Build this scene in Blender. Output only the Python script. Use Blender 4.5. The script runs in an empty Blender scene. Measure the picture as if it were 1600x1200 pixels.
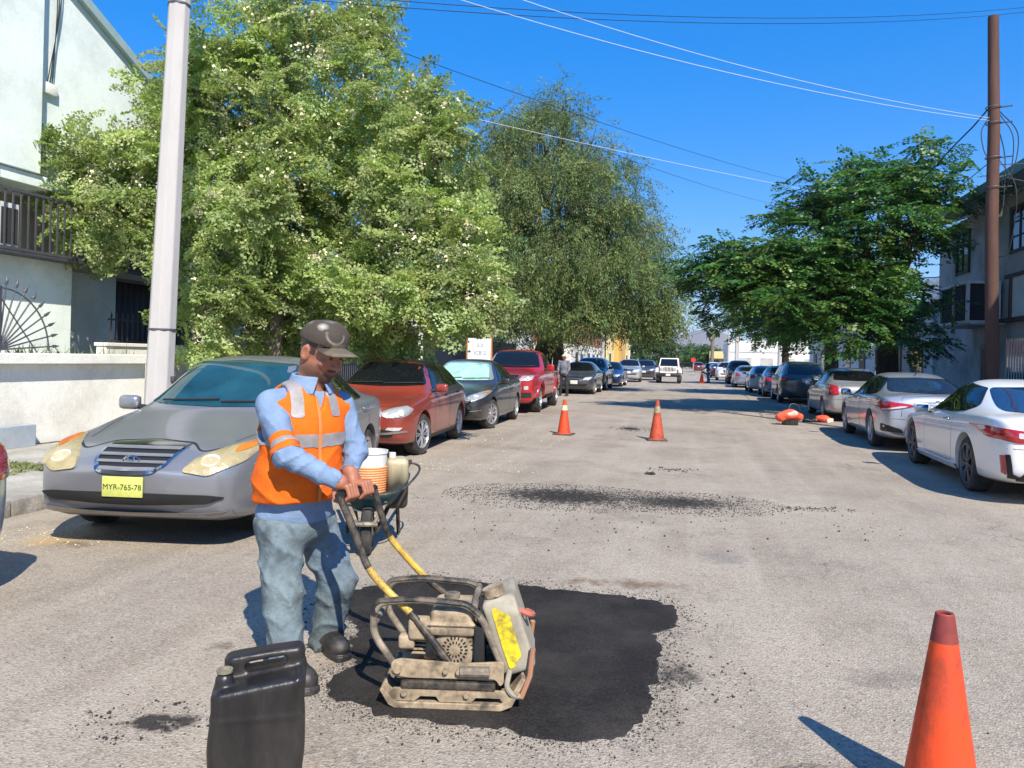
import bpy, bmesh, math, random
import numpy as np
from math import sin, cos, pi, radians, sqrt, atan2
from mathutils import Vector, Matrix
from mathutils.bvhtree import BVHTree
from mathutils.geometry import delaunay_2d_cdt

random.seed(7); RNG = np.random.default_rng(7)
SC = bpy.context.scene
COL = SC.collection

# ---------------------------------------------------------------- camera
# street runs along +Y, X is across it, the camera stands at the origin
CAM_H, FOC, YAW, ROLL = 1.5, 1200.0, radians(13.4), radians(1.4)
FWD = Vector((-sin(YAW), cos(YAW), 0)); RT0 = Vector((cos(YAW), sin(YAW), 0)); ZUP = Vector((0, 0, 1))
CR = RT0 * cos(ROLL) + ZUP * sin(ROLL); CU = -RT0 * sin(ROLL) + ZUP * cos(ROLL)
cam_data = bpy.data.cameras.new('camera'); cam = bpy.data.objects.new('camera', cam_data); COL.objects.link(cam)
cam_data.sensor_width = 36; cam_data.lens = 36 * FOC / 1600; cam_data.shift_y = -40 / 1600
cam_data.clip_start = 0.05; cam_data.clip_end = 20000
M3 = Matrix((CR, CU, -FWD)).transposed()
cam.matrix_world = Matrix.Translation((0, 0, CAM_H)) @ M3.to_4x4()
SC.camera = cam

# ---------------------------------------------------------------- sky and sun
SUN_EL, SUN_AZ = radians(45), radians(146.5)          # azimuth clockwise from +Y
SUN_DIR = Vector((sin(SUN_AZ) * cos(SUN_EL), cos(SUN_AZ) * cos(SUN_EL), sin(SUN_EL)))
world = bpy.data.worlds.new('World'); SC.world = world; world.use_nodes = True
_nt = world.node_tree; _nt.nodes.clear()
_out = _nt.nodes.new('ShaderNodeOutputWorld'); _bg = _nt.nodes.new('ShaderNodeBackground')
_sky = _nt.nodes.new('ShaderNodeTexSky'); _sky.sky_type = 'NISHITA'; _sky.sun_disc = False
_sky.sun_elevation = SUN_EL; _sky.sun_rotation = SUN_AZ; _sky.altitude = 1200
_sky.air_density = 1.0; _sky.dust_density = 0.0; _sky.ozone_density = 6.0
_hs = _nt.nodes.new('ShaderNodeHueSaturation'); _hs.inputs['Saturation'].default_value = 2.15; _hs.inputs['Value'].default_value = 2.15; _hs.inputs['Hue'].default_value = .517
_bg.inputs['Strength'].default_value = 0.15
_gm = _nt.nodes.new('ShaderNodeGamma'); _gm.inputs[1].default_value = .45      # evens out the steep horizon
_nt.links.new(_sky.outputs[0], _gm.inputs[0]); _nt.links.new(_gm.outputs[0], _hs.inputs['Color']); _nt.links.new(_hs.outputs[0], _bg.inputs['Color']); _nt.links.new(_bg.outputs[0], _out.inputs['Surface'])
_sl = bpy.data.lights.new('sun', 'SUN'); _sl.energy = 5.0; _sl.angle = radians(0.5); _sl.color = (1.0, 0.92, 0.79)
sun = bpy.data.objects.new('sun', _sl); COL.objects.link(sun)
sun.rotation_euler = (-SUN_DIR).to_track_quat('-Z', 'Y').to_euler(); sun.location = (20, -20, 40)
SC.view_settings.view_transform = 'Standard'; SC.view_settings.look = 'None'
SC.view_settings.exposure = 0.66; SC.view_settings.gamma = 1.0; SC.view_settings.use_curve_mapping = False
SC.render.engine = 'CYCLES'
SC.cycles.use_denoising = True
SC.cycles.max_bounces = 6; SC.cycles.transparent_max_bounces = 12; SC.cycles.diffuse_bounces = 3; SC.cycles.glossy_bounces = 3
SC.cycles.caustics_reflective = False; SC.cycles.caustics_refractive = False

# ---------------------------------------------------------------- placing helpers
def ray(px, py):
    return FWD + CR * ((px - 800) / FOC) + CU * (-(py - 560) / FOC)
def G(px, py, z=0.0):
    "point of the ground (or of the level z) that the photograph shows at this pixel"
    d = ray(px, py); t = (z - CAM_H) / d.z
    return Vector((0, 0, CAM_H)) + d * t
def atX(px, py, X):
    d = ray(px, py); return Vector((0, 0, CAM_H)) + d * (X / d.x)
def atY(px, py, Y):
    d = ray(px, py); return Vector((0, 0, CAM_H)) + d * (Y / d.y)
def atZ(px, py, depth):
    return Vector((0, 0, CAM_H)) + ray(px, py) * depth

# ---------------------------------------------------------------- mesh helpers
class MB:
    def __init__(s): s.v = []; s.f = []
    def add(s, v, f, M=None):
        n = len(s.v)
        s.v += [tuple(M @ Vector(p)) for p in v] if M is not None else [tuple(p) for p in v]
        s.f += [tuple(i + n for i in q) for q in f]; return s
    def box(s, c, d, M=None, rz=0, b=0.0):
        x, y, z = d[0] / 2, d[1] / 2, d[2] / 2
        R = Matrix.Translation(Vector(c)) @ Matrix.Rotation(rz, 4, 'Z')
        if M is not None: R = M @ R
        if b <= 0:
            v = [(-x, -y, -z), (x, -y, -z), (x, y, -z), (-x, y, -z), (-x, -y, z), (x, -y, z), (x, y, z), (-x, y, z)]
            return s.add(v, [(3, 2, 1, 0), (4, 5, 6, 7), (0, 1, 5, 4), (1, 2, 6, 5), (2, 3, 7, 6), (3, 0, 4, 7)], R)
        bm = bmesh.new(); bmesh.ops.create_cube(bm, size=1)
        for q in bm.verts: q.co = Vector((q.co.x * d[0], q.co.y * d[1], q.co.z * d[2]))
        bmesh.ops.bevel(bm, geom=bm.edges[:], offset=b, segments=2, affect='EDGES', profile=0.5)
        bm.verts.index_update()
        v = [tuple(q.co) for q in bm.verts]; f = [tuple(q.index for q in p.verts) for p in bm.faces]; bm.free()
        return s.add(v, f, R)
    def cyl(s, p0, p1, r0, r1=None, n=12, cap=True):
        r1 = r0 if r1 is None else r1
        p0, p1 = Vector(p0), Vector(p1); d = (p1 - p0).normalized()
        a = d.orthogonal().normalized(); b = d.cross(a)
        v = []
        for p, r in ((p0, r0), (p1, r1)):
            v += [p + (a * cos(2 * pi * k / n) + b * sin(2 * pi * k / n)) * r for k in range(n)]
        f = [(k, (k + 1) % n, n + (k + 1) % n, n + k) for k in range(n)]
        if cap: f += [tuple(range(n - 1, -1, -1)), tuple(range(n, 2 * n))]
        return s.add(v, f)
    def tube(s, pts, r, n=8, cap=True):
        pts = [Vector(p) for p in pts]; m = len(pts)
        rr = r if hasattr(r, '__len__') else [r] * m
        v = []; f = []; a = None
        for i, p in enumerate(pts):
            d = (pts[min(i + 1, m - 1)] - pts[max(i - 1, 0)]).normalized()
            if a is None: a = d.orthogonal().normalized()
            a = (a - d * a.dot(d)).normalized(); b = d.cross(a)
            v += [p + (a * cos(2 * pi * k / n) + b * sin(2 * pi * k / n)) * rr[i] for k in range(n)]
        for i in range(m - 1):
            f += [(i * n + k, i * n + (k + 1) % n, (i + 1) * n + (k + 1) % n, (i + 1) * n + k) for k in range(n)]
        if cap: f += [tuple(range(n - 1, -1, -1)), tuple((m - 1) * n + k for k in range(n))]
        return s.add(v, f)
    def lathe(s, prof, n=24, M=None):
        "profile of (r, z) turned about z"
        v = []; f = []; m = len(prof)
        for r, z in prof: v += [(r * cos(2 * pi * k / n), r * sin(2 * pi * k / n), z) for k in range(n)]
        for i in range(m - 1):
            f += [(i * n + k, i * n + (k + 1) % n, (i + 1) * n + (k + 1) % n, (i + 1) * n + k) for k in range(n)]
        return s.add(v, f, M)
    def prism(s, poly, h, M=None):
        "polygon in xy extruded 0..h in z"
        n = len(poly)
        v = [(p[0], p[1], 0) for p in poly] + [(p[0], p[1], h) for p in poly]
        f = [tuple(range(n - 1, -1, -1)), tuple(range(n, 2 * n))] + [(k, (k + 1) % n, n + (k + 1) % n, n + k) for k in range(n)]
        return s.add(v, f, M)
    def build(s, name, mat, parent=None, smooth=35, bevel=0, sub=0):
        return mesh_obj(name, s.v, s.f, mat, parent, smooth, bevel, sub)

def mesh_data(name, v, f, mat, smooth=35):
    me = bpy.data.meshes.new(name)
    if isinstance(v, np.ndarray): v = v.tolist()
    if isinstance(f, np.ndarray): f = f.tolist()
    me.from_pydata([tuple(p) for p in v], [], f); me.update()
    if smooth:
        me.polygons.foreach_set('use_smooth', [True] * len(me.polygons))
        if smooth < 180: me.set_sharp_from_angle(angle=radians(smooth))
    if mat: me.materials.append(mat)
    return me

def mesh_obj(name, v, f, mat, parent=None, smooth=35, bevel=0, sub=0):
    o = bpy.data.objects.new(name, mesh_data(name, v, f, mat, smooth)); COL.objects.link(o)
    if parent: o.parent = parent
    if bevel:
        m = o.modifiers.new('bevel', 'BEVEL'); m.width = bevel; m.segments = 2; m.limit_method = 'ANGLE'; m.angle_limit = radians(40)
    if sub:
        m = o.modifiers.new('sub', 'SUBSURF'); m.levels = m.render_levels = sub
    return o

def big_mesh(name, V, nper, mat, parent=None, col=None, smooth=False):
    "numpy mesh of faces with nper corners, vertices in face order (V: (n*nper,3))"
    n = len(V) // nper
    me = bpy.data.meshes.new(name)
    me.vertices.add(len(V)); me.vertices.foreach_set('co', np.ascontiguousarray(V, np.float32).ravel())
    me.loops.add(len(V)); me.loops.foreach_set('vertex_index', np.arange(len(V), dtype=np.int32))
    me.polygons.add(n); me.polygons.foreach_set('loop_start', np.arange(n, dtype=np.int32) * nper)
    if col is not None:
        a = me.attributes.new('Col', 'FLOAT_COLOR', 'POINT')
        c = np.ones((len(V), 4), np.float32); c[:, :3] = col; a.data.foreach_set('color', c.ravel())
    me.update(calc_edges=True); me.validate()
    if mat: me.materials.append(mat)
    o = bpy.data.objects.new(name, me); COL.objects.link(o)
    if parent: o.parent = parent
    return o

def empty(name, loc=(0, 0, 0), rz=0.0, label=None, cat=None, group=None):
    o = bpy.data.objects.new(name, None); COL.objects.link(o); o.empty_display_size = 0.1
    o.location = loc; o.rotation_euler = (0, 0, rz)
    return tag(o, label, cat, group)
def tag(o, label=None, cat=None, group=None, kind=None):
    if label: o['label'] = label
    if cat: o['category'] = cat
    if group: o['group'] = group
    if kind: o['kind'] = kind
    return o
def children(o): return [c for c in bpy.data.objects if c.parent == o]
def copy_tree(o, parent=None):
    c = o.copy(); COL.objects.link(c); c.parent = parent
    for ch in children(o): copy_tree(ch, c)
    return c

def smooth_path(pts, n=8):
    "Catmull-Rom through the points"
    P = [Vector(p) for p in pts]; out = []
    for i in range(len(P) - 1):
        a = P[i - 1] if i > 0 else P[i] * 2 - P[i + 1]; b = P[i]; c = P[i + 1]; d = P[i + 2] if i + 2 < len(P) else P[i + 1] * 2 - P[i]
        for k in range(n):
            t = k / n
            out.append(0.5 * ((2 * b) + (c - a) * t + (2 * a - 5 * b + 4 * c - d) * t * t + (3 * b - a - 3 * c + d) * t ** 3))
    out.append(P[-1]); return out
def round_path(pts, r, n=5):
    "polyline with rounded corners (open)"
    P = [Vector(p) for p in pts]; out = [P[0]]
    for i in range(1, len(P) - 1):
        a = (P[i - 1] - P[i]); b = (P[i + 1] - P[i]); q = min(r, a.length * .48, b.length * .48)
        s = P[i] + a.normalized() * q; e = P[i] + b.normalized() * q
        for k in range(n + 1):
            t = k / n; out.append(s * (1 - t) ** 2 + P[i] * 2 * t * (1 - t) + e * t * t)
    out.append(P[-1]); return out
def round_poly(poly, r, n=4):
    "closed 2d polygon with rounded corners"
    P = [Vector(p) for p in poly]; out = []; m = len(P)
    for i in range(m):
        a = P[i - 1] - P[i]; b = P[(i + 1) % m] - P[i]; q = min(r, a.length * .45, b.length * .45)
        s = P[i] + a.normalized() * q; e = P[i] + b.normalized() * q
        for k in range(n + 1):
            t = k / n; out.append(tuple(s * (1 - t) ** 2 + P[i] * 2 * t * (1 - t) + e * t * t))
    return out
def fill2d(poly, step):
    "triangulated polygon with inner points"
    poly = [Vector(p) for p in poly]; m = len(poly)
    dense = []
    for i in range(m):
        a, b = poly[i], poly[(i + 1) % m]; k = max(1, int((b - a).length / step))
        dense += [a.lerp(b, j / k) for j in range(k)]
    nb = len(dense)
    x0, x1 = min(p.x for p in dense), max(p.x for p in dense); y0, y1 = min(p.y for p in dense), max(p.y for p in dense)
    inner = []
    def inside(x, y):
        c = False
        for i in range(nb):
            a, b = dense[i], dense[i - 1]
            if (a.y > y) != (b.y > y) and x < (b.x - a.x) * (y - a.y) / (b.y - a.y) + a.x: c = not c
        return c
    nx, ny = int((x1 - x0) / step), int((y1 - y0) / step)
    for i in range(1, nx + 1):
        for j in range(1, ny + 1):
            x, y = x0 + (i + (.25 if j % 2 else -.25)) * (x1 - x0) / (nx + 1), y0 + j * (y1 - y0) / (ny + 1)
            if inside(x, y) and min((p.x - x) ** 2 + (p.y - y) ** 2 for p in dense) > (step * .35) ** 2: inner.append(Vector((x, y)))
    vs, es, fs, _, _, _ = delaunay_2d_cdt(dense + inner, [], [list(range(nb))], 1, 1e-6)
    fs = [tuple(f) if ((vs[f[1]] - vs[f[0]]).cross(vs[f[2]] - vs[f[0]])) > 0 else tuple(reversed(f)) for f in fs]
    return vs, fs
def boundary_edges(fs):
    E = {}
    for f in fs:
        for i in range(len(f)):
            a, b = f[i], f[(i + 1) % len(f)]
            if (b, a) in E: del E[(b, a)]
            else: E[(a, b)] = 1
    return list(E)

# ---------------------------------------------------------------- implicit surfaces (for bodies, cloth, cast things)
def surface_nets(val, org, h):
    s = val < 0
    nx, ny, nz = val.shape
    cnt = np.zeros((nx - 1, ny - 1, nz - 1), np.float32); acc = np.zeros((nx - 1, ny - 1, nz - 1, 3), np.float32)
    def sl(o): return (slice(o[0], nx - 1 + o[0]), slice(o[1], ny - 1 + o[1]), slice(o[2], nz - 1 + o[2]))
    for ax in range(3):
        o1, o2 = [a for a in range(3) if a != ax]
        for i in (0, 1):
            for j in (0, 1):
                A = [0, 0, 0]; A[o1] = i; A[o2] = j; B = list(A); B[ax] = 1
                va, vb = val[sl(A)], val[sl(B)]; m = (va < 0) != (vb < 0)
                t = np.where(m, va / np.where(m, va - vb, 1), 0)
                cnt += m
                acc[..., ax] += np.where(m, t, 0); acc[..., o1] += m * i; acc[..., o2] += m * j
    act = cnt > 0
    idx = -np.ones(cnt.shape, np.int64); idx[act] = np.arange(act.sum())
    cells = np.argwhere(act).astype(np.float32)
    V = (cells + acc[act] / cnt[act][:, None]) * h + np.asarray(org, np.float32)
    F = []
    for ax in range(3):
        o1, o2 = [(1, 2), (2, 0), (0, 1)][ax]
        a = [slice(None)] * 3; b = [slice(None)] * 3; a[ax] = slice(0, -1); b[ax] = slice(1, None)
        m = s[tuple(a)] != s[tuple(b)]; P = np.argwhere(m)
        P = P[(P[:, o1] > 0) & (P[:, o2] > 0) & (P[:, o1] < val.shape[o1] - 1) & (P[:, o2] < val.shape[o2] - 1)]
        ins = s[P[:, 0], P[:, 1], P[:, 2]]
        def q(d1, d2):
            C = P.copy(); C[:, o1] -= d1; C[:, o2] -= d2; return idx[C[:, 0], C[:, 1], C[:, 2]]
        Q = np.stack([q(1, 1), q(0, 1), q(0, 0), q(1, 0)], 1)
        Q[~ins] = Q[~ins][:, ::-1]; F.append(Q)
    F = np.concatenate(F); F = F[(F >= 0).all(1)]
    return V, F
def sdf_mesh(fn, lo, hi, h, B=14, lip=1.6):
    "evaluate fn only in the blocks near the surface"
    lo, hi = np.asarray(lo, np.float32), np.asarray(hi, np.float32)
    n = np.ceil((hi - lo) / h / B).astype(int); N = n * B + 1
    val = np.empty(N, np.float32)
    g = np.stack(np.meshgrid(*[np.arange(k) for k in n], indexing='ij'), -1).reshape(-1, 3)
    cen = lo + (g + .5) * B * h; d = fn(cen.astype(np.float32)); rad = B * h * .87 * lip
    r = np.arange(B + 1); loc = np.stack(np.meshgrid(r, r, r, indexing='ij'), -1).astype(np.float32) * h
    for (i, j, k), dd, in zip(g, d):
        S = (slice(i * B, i * B + B + 1), slice(j * B, j * B + B + 1), slice(k * B, k * B + B + 1))
        if abs(dd) > rad: val[S] = dd
    for (i, j, k), dd, in zip(g, d):
        S = (slice(i * B, i * B + B + 1), slice(j * B, j * B + B + 1), slice(k * B, k * B + B + 1))
        if abs(dd) <= rad:
            P = (loc + lo + np.array([i, j, k], np.float32) * B * h).reshape(-1, 3)
            val[S] = fn(P).reshape(B + 1, B + 1, B + 1)
    return surface_nets(val, lo, h)
def A3(p): return np.asarray(p, np.float32)
def s_cone(P, a, b, ra, rb, flat=None):
    "tapered capsule; flat=(axis vector, factor) squeezes it along a direction"
    a, b = A3(a), A3(b)
    if flat is not None:
        ax, k = A3(flat[0]), flat[1]; ax = ax / np.linalg.norm(ax)
        P = P + np.outer((P - a) @ ax, ax) * (1 / k - 1)
        b = b + ax * ((b - a) @ ax) * (1 / k - 1)
    d = b - a; L2 = float(d @ d)
    t = np.clip(((P - a) @ d) / L2, 0, 1)
    return np.linalg.norm(P - a - t[:, None] * d, axis=1) - (ra + (rb - ra) * t)
def s_ell(P, c, r, R=None):
    Q = P - A3(c)
    if R is not None: Q = Q @ A3(R)
    r = A3(r); k0 = np.linalg.norm(Q / r, axis=1); k1 = np.linalg.norm(Q / (r * r), axis=1)
    return k0 * (k0 - 1) / np.maximum(k1, 1e-6)
def s_box(P, c, hs, rad=0.0, R=None):
    Q = P - A3(c)
    if R is not None: Q = Q @ A3(R)
    q = np.abs(Q) - (A3(hs) - rad)
    return np.linalg.norm(np.maximum(q, 0), axis=1) + np.minimum(q.max(1), 0) - rad
def smin(a, b, k):
    h = np.clip(.5 + .5 * (b - a) / k, 0, 1); return b + (a - b) * h - k * h * (1 - h)
def smax(a, b, k): return -smin(-a, -b, k)
def rotm(*e):
    "rotation matrix (columns are the local axes) from x,y,z degrees"
    return np.array(Matrix.Rotation(radians(e[2]), 3, 'Z') @ Matrix.Rotation(radians(e[1]), 3, 'Y') @ Matrix.Rotation(radians(e[0]), 3, 'X'), np.float32)
def nz(P, f, seed=0.0):
    "cheap smooth noise, about -1..1"
    x, y, z = P[:, 0] * f + seed, P[:, 1] * f + seed * 1.7, P[:, 2] * f + seed * .6
    return (np.sin(x + 1.3 * np.sin(y * .9 + z * .5)) + np.sin(y * 1.1 + 1.2 * np.sin(z * .8 - x * .6)) + np.sin(z * .93 + 1.4 * np.sin(x * .7 + y * .4))) / 3
def vcol(o, cols):
    me = o.data; a = me.attributes.new('Col', 'FLOAT_COLOR', 'POINT')
    c = np.ones((len(me.vertices), 4), np.float32); c[:, :3] = cols; a.data.foreach_set('color', c.ravel()); return o

# ---------------------------------------------------------------- materials
MATS = {}
def mat(name, col, rough=.6, metal=0.0, var=.12, scale=6.0, bump=0.0, bscale=60.0, coat=0.0, dirt=None, dirt_amt=.35, dscale=2.5,
        attr=False, spec=.5, coords='Object', fine=0.0, alpha=1.0, trans=0.0, stretch=None):
    if name in MATS: return MATS[name]
    m = bpy.data.materials.new(name); m.use_nodes = True; MATS[name] = m
    nt = m.node_tree; N = nt.nodes; L = nt.links; b = N['Principled BSDF']
    tc = N.new('ShaderNodeTexCoord'); src = tc.outputs[coords]
    if stretch:
        mp = N.new('ShaderNodeMapping'); mp.inputs['Scale'].default_value = stretch; L.new(src, mp.inputs[0]); src = mp.outputs[0]
    if attr:
        at = N.new('ShaderNodeAttribute'); at.attribute_name = 'Col'; cur = at.outputs['Color']
    else:
        rgb = N.new('ShaderNodeRGB'); rgb.outputs[0].default_value = (*col, 1); cur = rgb.outputs[0]
    def noise(sc, det=5, r=.6):
        n = N.new('ShaderNodeTexNoise'); n.inputs['Scale'].default_value = sc; n.inputs['Detail'].default_value = det; n.inputs['Roughness'].default_value = r
        L.new(src, n.inputs['Vector']); return n.outputs[0]
    def mulv(cur, fac, amt):
        mr = N.new('ShaderNodeMapRange'); mr.inputs[1].default_value = .25; mr.inputs[2].default_value = .75
        mr.inputs[3].default_value = 1 - amt; mr.inputs[4].default_value = 1 + amt; L.new(fac, mr.inputs[0])
        mx = N.new('ShaderNodeVectorMath'); mx.operation = 'SCALE'; L.new(cur, mx.inputs[0]); L.new(mr.outputs[0], mx.inputs['Scale']); return mx.outputs[0]
    if var: cur = mulv(cur, noise(scale), var)
    if fine: cur = mulv(cur, noise(scale * 25, 2), fine)
    if dirt is not None:
        n = noise(dscale, 8, .68); mr = N.new('ShaderNodeMapRange'); mr.inputs[1].default_value = .43; mr.inputs[2].default_value = .66
        mr.inputs[3].default_value = 0; mr.inputs[4].default_value = dirt_amt; L.new(n, mr.inputs[0])
        mx = N.new('ShaderNodeMix'); mx.data_type = 'RGBA'; L.new(mr.outputs[0], mx.inputs['Factor']); L.new(cur, mx.inputs['A']); mx.inputs['B'].default_value = (*dirt, 1)
        cur = mx.outputs['Result']
        rr = N.new('ShaderNodeMapRange'); rr.inputs[3].default_value = rough; rr.inputs[4].default_value = min(1, rough + .45); L.new(mr.outputs[0], rr.inputs[0]); L.new(rr.outputs[0], b.inputs['Roughness'])
    else: b.inputs['Roughness'].default_value = rough
    L.new(cur, b.inputs['Base Color']); b.inputs['Metallic'].default_value = metal
    b.inputs['Specular IOR Level'].default_value = spec; b.inputs['Coat Weight'].default_value = coat; b.inputs['Coat Roughness'].default_value = .06
    b.inputs['Alpha'].default_value = alpha; b.inputs['Transmission Weight'].default_value = trans
    if bump:
        bp = N.new('ShaderNodeBump'); bp.inputs['Strength'].default_value = 1; bp.inputs['Distance'].default_value = bump
        L.new(noise(bscale, 4), bp.inputs['Height']); L.new(bp.outputs[0], b.inputs['Normal'])
    return m
def leaf_mat(name, trans=.35, rough=.5, tcol=(1.15, 1.2, .5)):
    m = bpy.data.materials.new(name); m.use_nodes = True; nt = m.node_tree; N = nt.nodes; L = nt.links
    b = N['Principled BSDF']; b.inputs['Roughness'].default_value = rough; b.inputs['Specular IOR Level'].default_value = .35
    at = N.new('ShaderNodeAttribute'); at.attribute_name = 'Col'; L.new(at.outputs['Color'], b.inputs['Base Color'])
    t = N.new('ShaderNodeBsdfTranslucent'); vm = N.new('ShaderNodeVectorMath'); vm.operation = 'MULTIPLY'; vm.inputs[1].default_value = tcol
    L.new(at.outputs['Color'], vm.inputs[0]); L.new(vm.outputs[0], t.inputs['Color'])
    mx = N.new('ShaderNodeMixShader'); mx.inputs[0].default_value = trans; L.new(b.outputs[0], mx.inputs[1]); L.new(t.outputs[0], mx.inputs[2])
    L.new(mx.outputs[0], N['Material Output'].inputs['Surface']); MATS[name] = m; return m

M_GLASS = mat('tinted_glass', (.006, .008, .010), .03, var=0, spec=.6, coat=.0)
M_GLASSB = mat('painted_sky_reflection_glass', (.014, .034, .085), .04, var=0, spec=.9)  # blue base colour stands in for the sky mirrored in the rear glass
M_CLEAR = mat('greenish_windscreen_glass', (.75, .95, .88), .02, var=0, trans=0, alpha=.22, spec=.8)
M_RUB = mat('black_trim', (.012, .012, .013), .55, var=.2, scale=10)
M_GAP = mat('panel_gap', (.01, .01, .011), .8, var=0)
M_TYRE = mat('tyre_rubber', (.022, .021, .020), .85, var=.3, scale=12, dirt=(.16, .14, .12), dirt_amt=.5, dscale=5)
M_RIM = mat('alloy_rim', (.52, .52, .53), .32, .75, var=.1)
M_RIMD = mat('dark_alloy_rim', (.13, .13, .14), .35, .7, var=.1)
M_WELL = mat('wheel_well_liner', (.012, .012, .012), .9, var=.2)
M_CHROME = mat('chrome_trim', (.58, .58, .59), .22, 1.0, var=.03)
M_HEAD = mat('headlamp_lens', (.50, .50, .49), .14, .1, var=.3, scale=22, coat=.8)
M_REFLC = mat('lamp_reflector', (.72, .72, .70), .3, .2, var=.15, scale=30, coat=.5)
M_HEADY = mat('aged_headlamp_lens', (.58, .47, .22), .22, 0, var=.15, scale=9, coat=.5, dirt=(.36, .29, .16), dirt_amt=.5, dscale=6, alpha=.62)
M_LENS = mat('clear_headlamp_lens', (.70, .72, .72), .05, 0, var=0, coat=1, alpha=.32)
M_HOUS = mat('lamp_housing', (.46, .46, .45), .25, .75, var=.55, scale=17, bump=.02, bscale=16)
M_TEALG = mat('teal_painted_reflection_windscreen', (.012, .052, .066), .05, var=.5, scale=2.5, spec=.9)  # teal sunshade behind and uneven reflections are painted into the base colour
M_AMBER = mat('amber_lens', (.80, .20, .03), .15, 0, var=.1, coat=.8)
M_TAIL = mat('red_tail_lens', (.38, .012, .016), .12, 0, var=.18, scale=16, coat=1)
M_TAILW = mat('clear_tail_lens', (.62, .56, .56), .1, .1, var=.15, scale=16, coat=1)
M_PLATE = mat('number_plate_face', (.66, .66, .62), .5, var=.1, scale=30)
M_PLATEY = mat('yellow_green_plate', (.55, .58, .15), .45, var=.12, scale=40)
M_INK = mat('plate_ink', (.02, .03, .02), .6, var=0)
M_SHADE = mat('crumpled_sunshade', (.35, .78, .62), .22, .35, var=.55, scale=5, bump=.02, bscale=5)
M_GSLAT = mat('dull_grille_slat', (.30, .30, .30), .45, .5, var=.15)
M_MIRR = mat('mirror_glass', (.35, .38, .42), .03, 1.0, var=0)


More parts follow.
